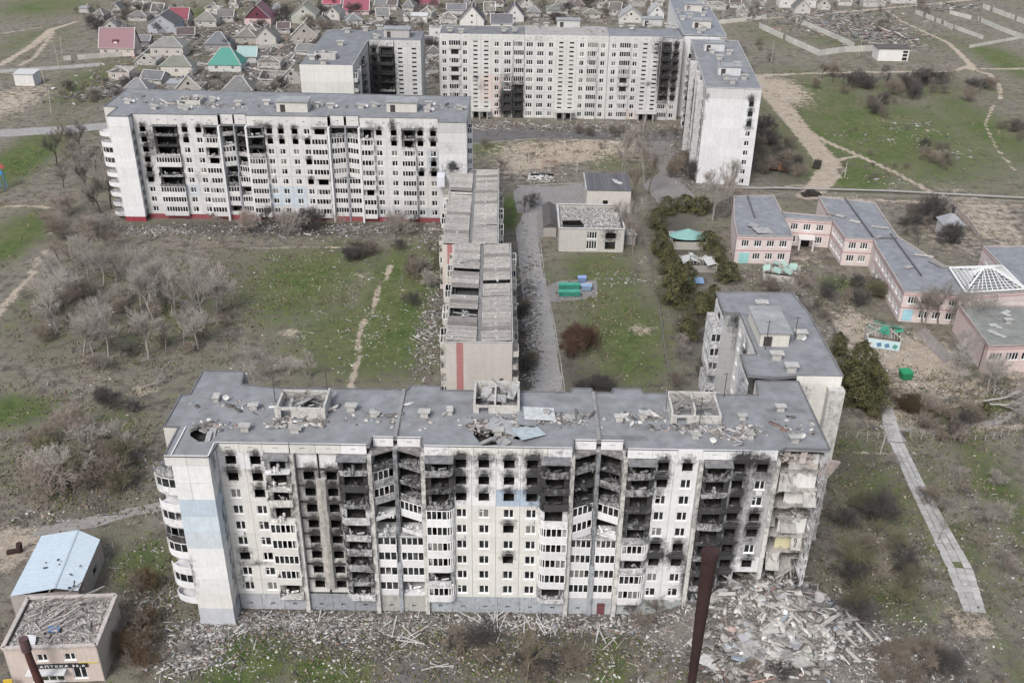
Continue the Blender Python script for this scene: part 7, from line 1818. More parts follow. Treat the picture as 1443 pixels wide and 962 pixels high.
# fallen pale trees, right edge
def fallen(px, py, L, ang, label):
    x, y = U(px, py); o = empty('fallen_tree', label, 'fallen tree', (x, y, 0.5)); t, c = TREES['tall'][R.randrange(3)]
    o.rotation_euler = (math.radians(82), 0, ang); s = L/10; o.scale = (s*1.1, s*1.1, s)
    for nm, me in (('trunk', t), ('crown', c)): link(nm, me, o, col=(0.46, 0.43, 0.41))['kind'] = 'stuff'
fallen(1385, 568, 12, math.radians(100), 'pale fallen tree reaching to the right edge, upper of two'); fallen(1382, 574, 11, math.radians(75), 'pale fallen tree reaching to the right edge, lower of two'); fallen(240, 905, 5, 1.0, 'pale felled branches by the rubble near the pharmacy')
fallen(200, 548, 5, 2.2, 'small felled pale tree in the grass below the thicket'); fallen(75, 455, 5, 0.3, 'broken pale tree at the left of the thicket')

area(46, [(600,30),(640,2),(1000,0),(1000,26),(860,36)], 5.0, ['spread', 'bush'], [BRN, DRK, DRK], 'dark garden tree behind the far block', 'garden trees behind the far block')

# keep the ~280 shrubs that show largest; the smallest ones become one mass of low scrub
def thin_out():
    sh = [o for o in bpy.data.objects if o.parent is None and o.name.startswith('shrub')]
    sh.sort(key=lambda o: -o.scale.z*scale_at(o.location.x, o.location.y))
    rest = sh[280:]; VV, FF, off = [], [], 0; store = {}
    for o in rest:
        Mx = Matrix.Translation(o.location) @ o.rotation_euler.to_matrix().to_4x4() @ Matrix.Diagonal((*o.scale, 1))
        A_ = np.array(Mx)
        for c in list(o.children):
            me = c.data
            if me.name not in store:
                v = np.zeros(len(me.vertices)*3, np.float32); me.vertices.foreach_get('co', v); v = v.reshape(-1, 6, 3)[::2].reshape(-1, 3) if len(me.vertices) % 6 == 0 and c.name.startswith('crown') else v.reshape(-1, 3)
                k = 3 if c.name.startswith('crown') else 5
                m = len(v)//(2*k); F = np.array([(j, (j+1) % k, k+(j+1) % k, k+j) for j in range(k)]); store[me.name] = (v, (F[None] + np.arange(m)[:, None, None]*2*k).reshape(-1, 4))
            v, f = store[me.name]
            VV.append(v @ A_[:3, :3].T + A_[:3, 3]); FF.append(f + off); off += len(v); bpy.data.objects.remove(c)
        bpy.data.objects.remove(o)
    if not VV: return
    V = np.concatenate(VV); F = np.concatenate(FF); me = bpy.data.meshes.new('scrub')
    me.vertices.add(len(V)); me.vertices.foreach_set('co', V.reshape(-1).astype(np.float32)); me.loops.add(F.size); me.loops.foreach_set('vertex_index', F.reshape(-1).astype(np.int32))
    me.polygons.add(len(F)); me.polygons.foreach_set('loop_start', (np.arange(len(F))*4).astype(np.int32)); me.materials.append(M['bark']); me.update(calc_edges=True)
    tag(link('scrub', me, None, (0, 0, 0), 0, (0.22, 0.19, 0.165)), 'small leafless scrub scattered far off among yards and meadow', kind='stuff')
    # ordinals of the groups that lost members are counted anew
    import re
    gr = {}
    for o in bpy.data.objects:
        if o.parent is None and o.get('group') and re.search(r', \d+\w\w from the left$', o.get('label', '')) and o.get('category') in ('shrub', 'tree'): gr.setdefault(o['group'], []).append(o)
    for L in gr.values():
        L.sort(key=lambda o: o.location.x/(o.location.y + 55))
        for i, o in enumerate(L): o['label'] = re.sub(r', \d+\w\w from the left$', f', {ordn(i+1)} from the left', o['label']) if len(L) > 1 else re.sub(r', \d+\w\w from the left$', '', o['label'])
thin_out()

# ================================================================== rubble and litter
def litter(name, spots, label, kind='stuff', smin=0.05, smax=0.45, flat=0.35, pal=PALW, mat='debris', z=0.03, long=0.15, zf=None, bright=1.0, clump=False):
    """spots: (px, py, rx px, ry px, count) -> one mass of small pieces"""
    Ps, Sz = [], []
    for (cx, cy, rx, ry, n) in spots:
        x, y = U(cx, cy); s = scale_at(x, y); _, y1 = U(cx, cy-ry); _, y0 = U(cx, cy+ry)
        P = np.stack([NR.normal(x, rx/s/1.7, n), NR.normal((y0+y1)/2, (y1-y0)/2/1.7, n)], 1)
        if clump:
            m = max(2, n//9); C_ = P[:m]; w_ = NR.uniform(0.3, 1.0, m)**3; w_ /= w_.sum(); own = NR.choice(m, n, p=w_); sp = NR.uniform(0.4, 2.2, m)
            Q = C_[own] + NR.normal(0, 1, (n, 2))*sp[own][:, None]; keep = NR.uniform(0, 1, n) < 0.3; P = np.where(keep[:, None], P, Q)
        sz = smin*(smax/smin)**(NR.uniform(0, 1, n)**1.6)
        Ps.append(P); Sz.append(sz)
    P = np.concatenate(Ps); sz = np.concatenate(Sz); n = len(P)
    zz = np.full(n, z) if zf is None else np.array([zf(a, b) for a, b in P]) + z
    S = np.stack([sz, sz*NR.uniform(0.3, 0.9, n), sz*NR.uniform(0.08, flat, n)], 1)
    lm = NR.uniform(0, 1, n) < long
    S[lm, 0] *= NR.uniform(2.5, 6, lm.sum()); S[lm, 1] *= 0.35
    o = chips(name, mat, np.concatenate([P, (zz + sz*0.1)[:, None]], 1), S, NR.uniform(0, 6.3, n), NR.normal(0, 0.22, (n, 2)), np.clip(rnd_cols(n, pal)*bright, 0, 0.8))
    return tag(o, label, None, None, kind)
def mound(x, y):
    dx, dy = (x-35.5), (y-103.5)
    a = math.exp(-(dx/9.5)**2 - ((dy)/(4.5 if dy < 0 else 9))**2)*6.4
    b = math.exp(-((x-40)/10)**2 - ((y-98)/5.5)**2)*2.4 + math.exp(-((x-26)/5)**2 - ((y-103)/2.6)**2)*1.8
    return a + b + 0.35*math.sin(x*1.7+y)*math.exp(-(dx/12)**2-(dy/8)**2)
def heap():
    b = MB(); nx, ny = 56, 34; x0, x1, y0, y1 = 12, 62, 86, 107.2
    for j in range(ny+1):
        for i in range(nx+1):
            x, y = x0+(x1-x0)*i/nx, y0+(y1-y0)*j/ny; b.v.append((x, y, mound(x, y) - 0.4 + R.uniform(-0.15, 0.15)))
    for j in range(ny):
        for i in range(nx):
            k = j*(nx+1)+i; b.f.append((k, k+1, k+nx+2, k+nx+1)); b.m.append(0)
    tag(link('rubble_heap', b.mesh('rubble_heap', ['concrete']), col=(0.19, 0.175, 0.16)), 'heap of crushed concrete spilling from the collapsed right end of the block', kind='stuff')
heap()
litter('rubble', [(1070,880,58,30,4800), (1000,858,26,10,700), (1105,925,62,24,2600), (1080,850,40,16,2200), (1165,890,40,24,700), (1040,935,45,20,900)], 'broken concrete and brick covering the heap', smin=0.10, smax=1.25, flat=0.5, zf=mound, pal=[3,4.5,5,4,3.4,.7,1.2,.9,.35], bright=0.95)
litter('rubble', [(400,875,70,12,2400), (300,890,50,22,2400), (480,885,80,16,2600), (560,880,50,14,1300), (640,880,90,14,1800), (780,880,90,14,1900), (900,880,80,14,1800), (270,930,40,22,1500), (540,900,120,30,1500), (215,860,30,30,700)], 'pale shards and boards strewn along the foot of the front block', smin=0.05, smax=0.55, long=0.25, pal=[2.6,3,4,4,4,.6,1.3,.8,.5], bright=0.9)
litter('rubble', [(450,322,160,5,2400), (225,325,60,6,900), (610,320,20,40,900), (605,470,18,60,1500), (745,430,12,70,1300), (400,330,200,8,900), (745,500,10,40,700), (880,395,40,8,100)], 'pale debris along the foot of the left and five-storey blocks', smin=0.1, smax=0.7, long=0.25, pal=[2,3,4,4,4,.6,1,.5,.6], bright=0.85)
litter('rubble', [(820,178,130,5,1500), (700,178,40,6,500), (760,247,25,8,700), (960,230,15,40,500), (900,190,60,10,400), (1000,262,40,8,300)], 'pale debris before the far block', smin=0.12, smax=0.9, long=0.25, pal=[2,3,4,4,4,.6,1,.5,.6], bright=0.85)
litter('rubble', [(594,90,22,40,2600), (380,90,50,24,1700), (300,60,120,40,2400), (195,118,30,8,900), (450,25,120,20,1700), (560,40,50,16,900), (330,125,80,14,1300), (170,130,40,10,500), (1190,35,70,16,2200), (1250,55,50,10,700), (1070,20,90,8,1100), (780,20,160,14,1600), (120,130,40,20,300), (1330,10,60,6,400)], 'splintered boards and slates among the ruined houses', smin=0.25, smax=1.9, long=0.35, pal=[1.2,2,3.5,4,5,1,.8,1,1], z=0.1, bright=0.8)
litter('rubble', [(1130,915,110,44,3600), (1010,930,60,34,1300), (940,890,60,30,1200), (1210,930,70,40,1100), (1290,955,60,30,700)], 'fine crushed concrete and splinters thinning out around the heap', smin=0.05, smax=0.5, long=0.25, pal=[2.5,3,4,4,4,.6,1.3,.8,.5], zf=lambda a, b: max(0, mound(a, b)-0.3))
litter('litter', [(430,420,110,90,700), (540,480,70,60,900), (520,400,80,60,500), (200,450,120,90,250), (120,640,120,70,150), (300,620,100,80,150), (860,450,70,80,260), (760,400,20,120,250), (1130,420,60,40,700), (1080,380,60,20,400), (1250,480,70,50,600), (1330,560,90,40,600), (1200,640,100,60,160), (1250,800,90,90,700), (1180,860,70,60,700), (1400,780,50,120,500), (1300,900,120,50,800),
        (350,930,90,30,350), (460,945,60,20,220), (700,930,220,30,1500), (860,935,40,30,160), (200,800,50,50,260), (150,720,80,20,150), (60,730,40,10,260), (1220,190,150,60,220), (1250,172,30,8,160), (1340,220,50,30,160), (1200,270,120,10,160), (850,225,120,20,320), (30,480,60,80,60), (60,200,60,80,90), (1400,430,40,100,60), (940,420,30,60,120), (1430,300,80,20,80), (160,560,120,20,80)], 'small pale litter scattered over grass and paths', smin=0.04, smax=0.42, long=0.12, pal=[4,4,2.5,1.5,1,.5,2,.5,.4], bright=1.0, clump=True)
litter('litter', [(1330,215,3,3,10), (1290,180,30,10,90), (1330,215,40,26,70), (1230,195,50,8,60), (1240,255,40,6,60)], 'pale slabs and sheets lying on the meadow', smin=0.25, smax=1.4, flat=0.1, clump=True, bright=0.9)
litter('ground_litter', [(650,900,420,40,5000), (1150,900,160,60,3500), (200,450,140,90,3000), (120,660,120,60,1800), (620,430,20,110,1200), (820,190,160,12,1500), (1120,430,80,50,1600), (1340,570,100,40,1300), (740,480,12,80,700), (300,90,200,60,2500), (400,330,220,20,1500)], 'dark twigs, dead leaves and burnt scraps on the ground', smin=0.08, smax=0.5, long=0.5, pal=[0,.3,1,3,5,0,0,.3,1], bright=0.7, z=0.02, clump=True)
# larger slabs of the heap, each its own
def slab_piece(px, py, w, d, t, col, label, zadd=0.3, rz=None, pitch=None, group=None, kindname='concrete_slab', roll=None, cat='concrete slab'):
    z = 1.0
    for _ in range(4): x, y = U(px, py, z); z = mound(x, y) + zadd
    b = MB(); n = R.choice((5, 6, 7)); pts = []
    for k in range(n):
        a = 2*math.pi*k/n + R.uniform(-0.25, 0.25); rr = R.uniform(0.8, 1.1); pts.append((math.cos(a)*w/2*rr*1.15, math.sin(a)*d/2*rr*1.15))
    if R.random() < 0.5: pts = [(-w/2, -d/2), (w/2, -d/2*R.uniform(.6, 1)), (w/2*R.uniform(.7, 1), d/2), (-w/2*R.uniform(.7, 1), d/2)]
    b.prism(pts, -t/2, t/2)
    o = link(kindname, b.mesh(kindname, ['concrete']), None, (x, y, z), (roll if roll is not None else R.uniform(-0.35, 0.5), pitch if pitch is not None else R.uniform(-0.35, 0.35), R.uniform(0, 6) if rz is None else rz), col)
    return tag(o, label, cat, group)
slab_piece(1054, 880, 1.9, 3.2, 0.25, (0.36, 0.42, 0.50), 'oval blue-grey slab lying tilted in the upper middle of the heap', rz=-0.6)
slab_piece(1033, 878, 1.4, 1.2, 0.25, (0.55, 0.60, 0.66), 'small pale blue slab left of the oval blue-grey one')
slab_piece(1068, 895, 3.0, 3.4, 0.3, (0.36, 0.35, 0.35), 'large dark-stained slab propped on edge in the middle of the heap', rz=0.2, roll=0.7)
slab_piece(1095, 894, 2.2, 2.6, 0.25, (0.58, 0.57, 0.55), 'pale triangular slab right of the large dark-stained slab', rz=0.5)
slab_piece(1132, 922, 4.6, 2.4, 0.4, (0.42, 0.42, 0.40), 'biggest flat rectangular slab at the lower right of the heap', rz=0.1, roll=0.25, pitch=0.0)
slab_piece(1108, 921, 1.2, 1.8, 0.4, (0.43, 0.42, 0.40), 'squarish slab touching the left side of the biggest flat one')
slab_piece(1125, 908, 5.2, 0.9, 0.35, (0.38, 0.39, 0.37), 'long beam lying across the heap above the biggest flat slab', rz=-0.08, roll=0, pitch=0.05, cat='concrete beam', kindname='concrete_beam')
slab_piece(1091, 865, 0.8, 3.0, 0.3, (0.62, 0.61, 0.59), 'bright upright beam in the upper right of the heap', rz=-0.2, cat='concrete beam', kindname='concrete_beam')
slab_piece(1068, 848, 2.0, 1.4, 0.25, (0.60, 0.59, 0.57), 'pale slab leaning at the foot of the yellow room')
slab_piece(1150, 848, 2.6, 1.6, 0.3, (0.45, 0.43, 0.41), 'grey slab at the right foot of the torn gable')
slab_piece(1060, 915, 2.6, 3.2, 0.3, (0.28, 0.27, 0.27), 'dark grey slab at the lower left edge of the heap')
slab_piece(1010, 850, 3.4, 1.4, 0.5, (0.50, 0.48, 0.46), 'bulging pale slab at the left end of the heap by the burnt wall')
for k in range(80):
    a = R.gauss(0, 1); b_ = R.gauss(0, 1)
    slab_piece(1085+a*36, 882+b_*23, R.uniform(0.9, 3.4), R.uniform(0.6, 2.3), R.uniform(0.15, 0.35), jig(R.choice([(0.5, 0.49, 0.47), (0.38, 0.37, 0.36), (0.60, 0.59, 0.57), (0.45, 0.46, 0.48), (0.3, 0.29, 0.28)]), 0.12), 'broken piece of concrete panel jumbled in the rubble heap', group='broken panel pieces in the rubble heap')
def plank(px, py, L, rz, col, w=0.14):
    x, y = U(px, py); o = link('board', MB().bar((-L/2, 0, 0), (L/2, 0, R.uniform(0, 0.3)), w, 0.08).mesh('board', ['wood']), None, (x, y, 0.25), rz, col)
    return tag(o, 'long pale board lying in the litter before the front block', 'board', 'loose boards before the front block')
for k in range(34):
    c = R.choice([(575, 905), (570, 880), (612, 945), (690, 872), (840, 895), (650, 930), (480, 872), (760, 885), (930, 880)])
    plank(c[0]+R.gauss(0, 13), c[1]+R.gauss(0, 6), R.uniform(1.5, 4), R.uniform(0, 3.14), jig((0.58, 0.57, 0.55), 0.15))
# roof litter (parts of the blocks)
def roof_litter(root, z, spots, y0=0.0, big=0.6):
    Ps = []
    for (cx, cy, rx, ry, n) in spots:
        x, y = U(cx, cy, z); s = scale_at(x, y, z)
        Ps.append(np.stack([NR.normal(x - root.location.x, rx/s/1.7, n), NR.normal(y - root.location.y, ry/s*1.3/1.7, n)], 1))
    P = np.concatenate(Ps); n = len(P); sz = 0.06*(big/0.06)**(NR.uniform(0, 1, n)**1.5)
    S = np.stack([sz, sz*NR.uniform(0.4, 0.9, n), sz*NR.uniform(0.1, 0.4, n)], 1); lm = NR.uniform(0, 1, n) < 0.12; S[lm, 0] *= 4
    o = chips('roof_rubble', 'debris', np.concatenate([P, np.full((n, 1), z+0.05)], 1), S, NR.uniform(0, 6, n), NR.normal(0, 0.2, (n, 2)), rnd_cols(n, [2, 3, 3, 3, 3, .6, 1, .6, .3])*0.9, root)
    o['kind'] = 'stuff'
roof_litter(A, 28.57, [(425,592,34,8,420), (465,575,8,10,120), (395,600,20,5,120), (700,600,34,12,700), (740,592,20,10,300), (560,590,8,14,70), (620,590,60,20,50), (800,590,30,10,240), (900,590,40,12,110), (980,605,50,6,320), (1055,605,20,8,200), (1110,600,40,20,60), (300,600,26,12,110), (520,585,60,16,60), (1030,615,20,5,160), (330,570,50,16,50)], big=0.8)
roofB = [o for o in bpy.data.objects if o.name.startswith('apartment_block')]
roof_litter(roofB[1], 28.37, [(260,146,40,5,420), (300,150,60,6,140), (480,150,100,6,110), (600,152,50,6,110), (190,140,30,8,60)], big=1.1)
roof_litter(roofB[3], 28.55, [(1020,90,30,30,120)], big=1.0) if False else None

# dry weeds and tufts giving the rough ground its nap
def weeds():
    spots = [(200,460,190,110,5200), (100,660,160,70,3000), (430,420,160,120,2600), (1280,760,200,150,5200), (700,930,300,40,3000), (1280,190,190,90,4200), (1120,420,120,60,1500), (1340,580,130,50,2200), (870,460,90,110,2000), (60,240,90,90,1800), (800,215,150,20,1200), (1200,640,90,40,900), (250,60,300,60,2500), (1200,60,240,50,2500), (220,830,60,90,900)]
    Ps = []
    for (cx, cy, rx, ry, n) in spots:
        x, y = U(cx, cy); s = scale_at(x, y); _, y1 = U(cx, cy-ry); _, y0 = U(cx, cy+ry)
        m = n//14; C_ = np.stack([NR.normal(x, rx/s/1.6, m), NR.normal((y0+y1)/2, (y1-y0)/2/1.6, m)], 1); own = NR.integers(0, m, n)
        Ps.append(C_[own] + NR.normal(0, 1.1, (n, 2)))
    P = np.concatenate(Ps); pa = [U(*q) for q in ((1247,572),(1264,624),(1322,742),(1352,800),(1374,862))]
    for (ax, ay), (bx, by) in zip(pa, pa[1:]):
        t = np.clip(((P[:, 0]-ax)*(bx-ax) + (P[:, 1]-ay)*(by-ay))/((bx-ax)**2+(by-ay)**2), 0, 1); P = P[np.hypot(P[:, 0]-ax-t*(bx-ax), P[:, 1]-ay-t*(by-ay)) > 1.9]
    n = len(P)
    h = NR.uniform(0.08, 0.45, n); S = np.stack([NR.uniform(0.08, 0.4, n), NR.uniform(0.03, 0.12, n), h], 1)
    pal = np.array([(0.26,0.22,0.16), (0.17,0.15,0.09), (0.12,0.13,0.05), (0.10,0.15,0.04), (0.12,0.10,0.08), (0.32,0.28,0.22)])
    c = pal[NR.choice(6, n, p=[.22,.2,.16,.16,.16,.10])]*NR.uniform(0.7, 1.2, (n, 1))
    tag(chips('weeds', 'debris', np.concatenate([P, (h*0.35)[:, None]], 1), S, NR.uniform(0, 6, n), NR.normal(0, 0.45, (n, 2)), c), 'tufts of dry weed and grass over the rough ground', kind='stuff')
weeds()

# ================================================================== walls, fences, poles
def panel_wall(pts, label, h=2.2, step=3.0, col=(0.55, 0.54, 0.51), cat='wall', name='concrete_wall', miss=0.04, th=0.18):
    P = [U(*p) for p in pts]; root = empty(name, label, cat, (*P[0], 0))
    for a, b in zip(P, P[1:]):
        L = math.hypot(b[0]-a[0], b[1]-a[1]); n = max(1, round(L/step)); ang = math.atan2(b[1]-a[1], b[0]-a[0]); st = L/n
        me = cached(('pw', round(st, 1), h, th), lambda: MB().box(0.05, st-0.05, -th/2, th/2, 0, h).mesh('wall_panel', ['slab']))
        mp = cached(('pwp', h), lambda: MB().box(-0.14, 0.14, -0.16, 0.16, 0, h+0.15).mesh('wall_post', ['slab']))
        for k in range(n):
            x, y = a[0]-P[0][0]+(b[0]-a[0])*k/n, a[1]-P[0][1]+(b[1]-a[1])*k/n
            if k % 2 == 0 or step > 2.8: link('wall_post', mp, root, (x, y, 0), ang, jig(col, 0.1))
            if R.random() < miss: continue
            link('wall_panel', me, root, (x, y, R.uniform(-0.06, 0.02)), (R.uniform(-0.03, 0.03), 0, ang), jig(col, 0.1))
    return root
panel_wall([(1070,40),(1112,60),(1154,79)], 'long pale concrete wall running down to the compound corner, left of two', 2.6, 3.5)
panel_wall([(1154,79),(1190,74),(1236,72)], 'pale concrete wall from the compound corner to the transformer building', 2.6, 3.5)
panel_wall([(1122,32),(1165,50),(1203,68)], 'long pale concrete wall inside the compound, right of two', 2.4, 3.5)
panel_wall([(1290,20),(1330,36),(1345,44)], 'broken pale wall beyond the transformer building, upper piece', 2.2, 3.5, miss=0.15)
panel_wall([(1345,41),(1385,56)], 'low white wall stub right of the broken wall', 1.8, 3.0, miss=0.1)
panel_wall([(1338,20),(1368,28)], 'white wall fragment high on the right', 2.0, 3.0, miss=0.1)
panel_wall([(1378,30),(1410,44),(1443,56)], 'long white wall at the upper right corner, nearer', 2.2, 3.5, miss=0.12)
panel_wall([(1385,12),(1443,34)], 'rubble-topped white wall at the upper right corner, farther', 2.4, 3.5, miss=0.2, col=(0.58, 0.56, 0.53))
panel_wall([(1366,68),(1443,54)], 'low pale wall along the compound track at the right', 1.4, 3.5)
panel_wall([(1014,33),(1080,26)], 'pale wall before the ruined houses by the far road', 1.6, 3.5, miss=0.15)
panel_wall([(90,86),(140,82),(192,78),(200,77)], 'cream garden wall in front of the maroon mansard house', 2.0, 3.0, (0.52, 0.50, 0.46))
panel_wall([(206,81),(262,79)], 'cream garden wall in front of the grey hipped house', 1.6, 3.0, (0.50, 0.48, 0.45))
panel_wall([(352,70),(400,66)], 'cream garden wall left of the small gabled cottage', 1.4, 3.0, (0.5, 0.48, 0.45), miss=0.15)
panel_wall([(272,92),(292,94)], 'short grey yard wall beside the green roof', 1.4, 3.0, (0.42, 0.41, 0.40))
panel_wall([(575,108),(618,103)], 'low broken wall between the two far blocks', 1.4, 3.0, (0.48, 0.46, 0.43), miss=0.2)
panel_wall([(1036,160),(1040,160)], 'x', 1, 3) if False else None
panel_wall([(905,330),(915,370),(928,430),(938,500),(944,530)], 'long dark low border wall beside the row of evergreens', 0.5, 2.6, (0.20, 0.19, 0.18), cat='low wall', name='low_wall')
panel_wall([(1327,281),(1362,312),(1378,335)], 'pink yard wall sloping down behind the school turret', 1.5, 3.0, (0.50, 0.44, 0.42))
panel_wall([(1050,276),(1140,273),(1300,278),(1443,285)], 'low pipe-side kerb wall running behind the school to the right edge', 0.4, 4.0, (0.27, 0.25, 0.23), cat='low wall', name='low_wall')
# heating pipe behind the school
xp = [U(*p) for p in ((1000,268),(1100,268),(1250,272),(1443,282))]
o = link('heating_pipe', MB().tube([(*p, 0.7) for p in xp], 0.28, 6).mesh('heating_pipe', ['roof_metal']), col=(0.30, 0.29, 0.28)); tag(o, 'long grey heating pipe running behind the school', 'pipe')
# railing with broken panels
def rail(pts, label, h=1.1, step=2.0):
    P = [U(*p) for p in pts]; root = empty('rail_fence', label, 'fence', (*P[0], 0))
    for a, b in zip(P, P[1:]):
        L = math.hypot(b[0]-a[0], b[1]-a[1]); n = max(1, round(L/step)); ang = math.atan2(b[1]-a[1], b[0]-a[0]); st = L/n
        mp = cached('rp1', lambda: MB().box(-0.07, 0.07, -0.07, 0.07, 0, h+0.2).mesh('fence_post', ['slab']))
        for k in range(n):
            x, y = a[0]-P[0][0]+(b[0]-a[0])*k/n, a[1]-P[0][1]+(b[1]-a[1])*k/n
            link('fence_post', mp, root, (x, y, 0), (R.uniform(-.1, .1), R.uniform(-.1, .1), ang), (0.40, 0.38, 0.35))
            if R.random() < 0.8: link('fence_rail', cached(('rr', round(st, 1)), lambda: MB().box(0, st, -0.03, 0.03, h, h+0.08).box(0, st, -0.025, 0.025, h*0.5, h*0.5+0.06).mesh('fence_rail', ['rust'])), root, (x, y, 0), (0, R.uniform(-.06, .06), ang), (0.30, 0.28, 0.26))
rail([(1192,616),(1252,618)], 'broken rail fence left of the slab path'); rail([(1282,618),(1345,621),(1388,621),(1443,606)], 'broken rail fence right of the slab path')
def pole(px, py, h, label, lean=0.0, arms=True, thick=0.14, col=(0.48, 0.46, 0.43), cat='utility pole', name='utility_pole'):
    x, y = U(px, py); root = empty(name, label, cat, (x, y, 0)); root.rotation_euler = (0, lean, 0)
    link('pole_shaft', cached(('ps', h, thick), lambda: MB().tube([(0, 0, 0), (0, 0, h)], [thick, thick*0.6], 7).mesh('pole_shaft', ['slab'])), root, col=col)
    if arms: link('cross_arm', cached(('ca', h), lambda: MB().bar((-0.9, 0, h-0.6), (0.9, 0, h-0.6), 0.1).mesh('cross_arm', ['rust'])), root, col=(0.25, 0.24, 0.22))
for (px, py, h, L, ln) in ((83, 95, 10, 'tall pale pole left of the maroon mansard house', 0.0), (87, 78, 8, 'slanted pole beside the tall one near the dirt fork', 0.12), (66, 128, 9, 'pole standing in front of the small white building', -0.06), (72, 160, 9, 'leaning pole with a brace at the left yard', 0.1),
        (1087, 88, 9, 'pole by the compound wall on the scrubland', 0.0), (1211, 78, 9, 'pole beside the transformer building', 0.0), (1240, 12, 8, 'pole on the far road', 0), (1018, 30, 9, 'pole at the left end of the far road', 0), (718, 250, 9, 'dark post in the sandy yard by the ribbed roof', 0), (905, 205, 9, 'post before the far block, right', 0), (813, 243, 6, 'slim post in the sandy courtyard', 0),
        (340, 112, 8, 'thin pole rising beside the green-roofed cottage', 0), (570, 30, 7, 'pole by the low white shed', 0), (1442, 100, 7, 'white lamp post at the right edge', 0.1), (1240, 640, 7, 'slim grey pole beside the top of the slab path', 0.05), (1190, 250, 5, 'thin post on the meadow edge', 0)):
    pole(px, py, h, L, ln)
# rusty flues rising in the foreground
x, y = U(1000, 775, 28.0)
D_ = (24.6, 88.6)
fl = empty('boiler_flue', 'thick rust-brown steel flue rising in the foreground before the burnt loggias', 'flue', (0, 0, 0))
def flue(cx, cy, ztop, r, root, capr):
    root.location = (cx, cy, 0)
    secs = 6
    for k in range(secs):
        z0, z1 = k*ztop/secs, (k+1)*ztop/secs
        ra = r*(0.42 + 0.58*k/secs); rb = r*(0.42 + 0.58*(k+1)/secs)
        link('flue_section', MB().tube([(0, 0, z0+0.03), (0, 0, z1-0.03)], [ra, rb], 14).mesh('flue_section', ['rust']), root, col=jig((0.047, 0.027, 0.026), 0.1))
        link('flange', MB().tube([(0, 0, z1-0.08), (0, 0, z1+0.04)], [rb*1.08, rb*1.08], 14).mesh('flange', ['rust']), root, col=(0.05, 0.028, 0.027))
    link('flue_cap', MB().tube([(0, 0, ztop+0.05), (0, 0, ztop+0.7)], [capr, capr*0.95], 14).mesh('flue_cap', ['rust']), root, col=(0.055, 0.028, 0.027))
zt = 27.0
cx, cy = U(1000, 783, zt)
flue(cx, cy, zt, 0.88, fl, 1.02)
fl2 = empty('rusty_flue', 'short bent rust-brown flue standing before the pharmacy front', 'flue', (0, 0, 0))
cx, cy = U(33, 900, 10.5)
fl2.location = (cx, cy, 0)
link('flue_pipe', MB().tube([(0.45, 0, 0), (0.35, 0, 3.0), (0.15, 0, 5.5), (0.03, 0, 7.5), (0, 0, 10.5)], [0.5, 0.5, 0.45, 0.42, 0.42], 12).mesh('flue_pipe', ['rust']), fl2, col=(0.10, 0.045, 0.038))
link('flue_cap', MB().tube([(0, 0, 8.6), (0, 0, 10.6)], [0.6, 0.56], 12).mesh('flue_cap', ['rust']), fl2, col=(0.13, 0.08, 0.085))

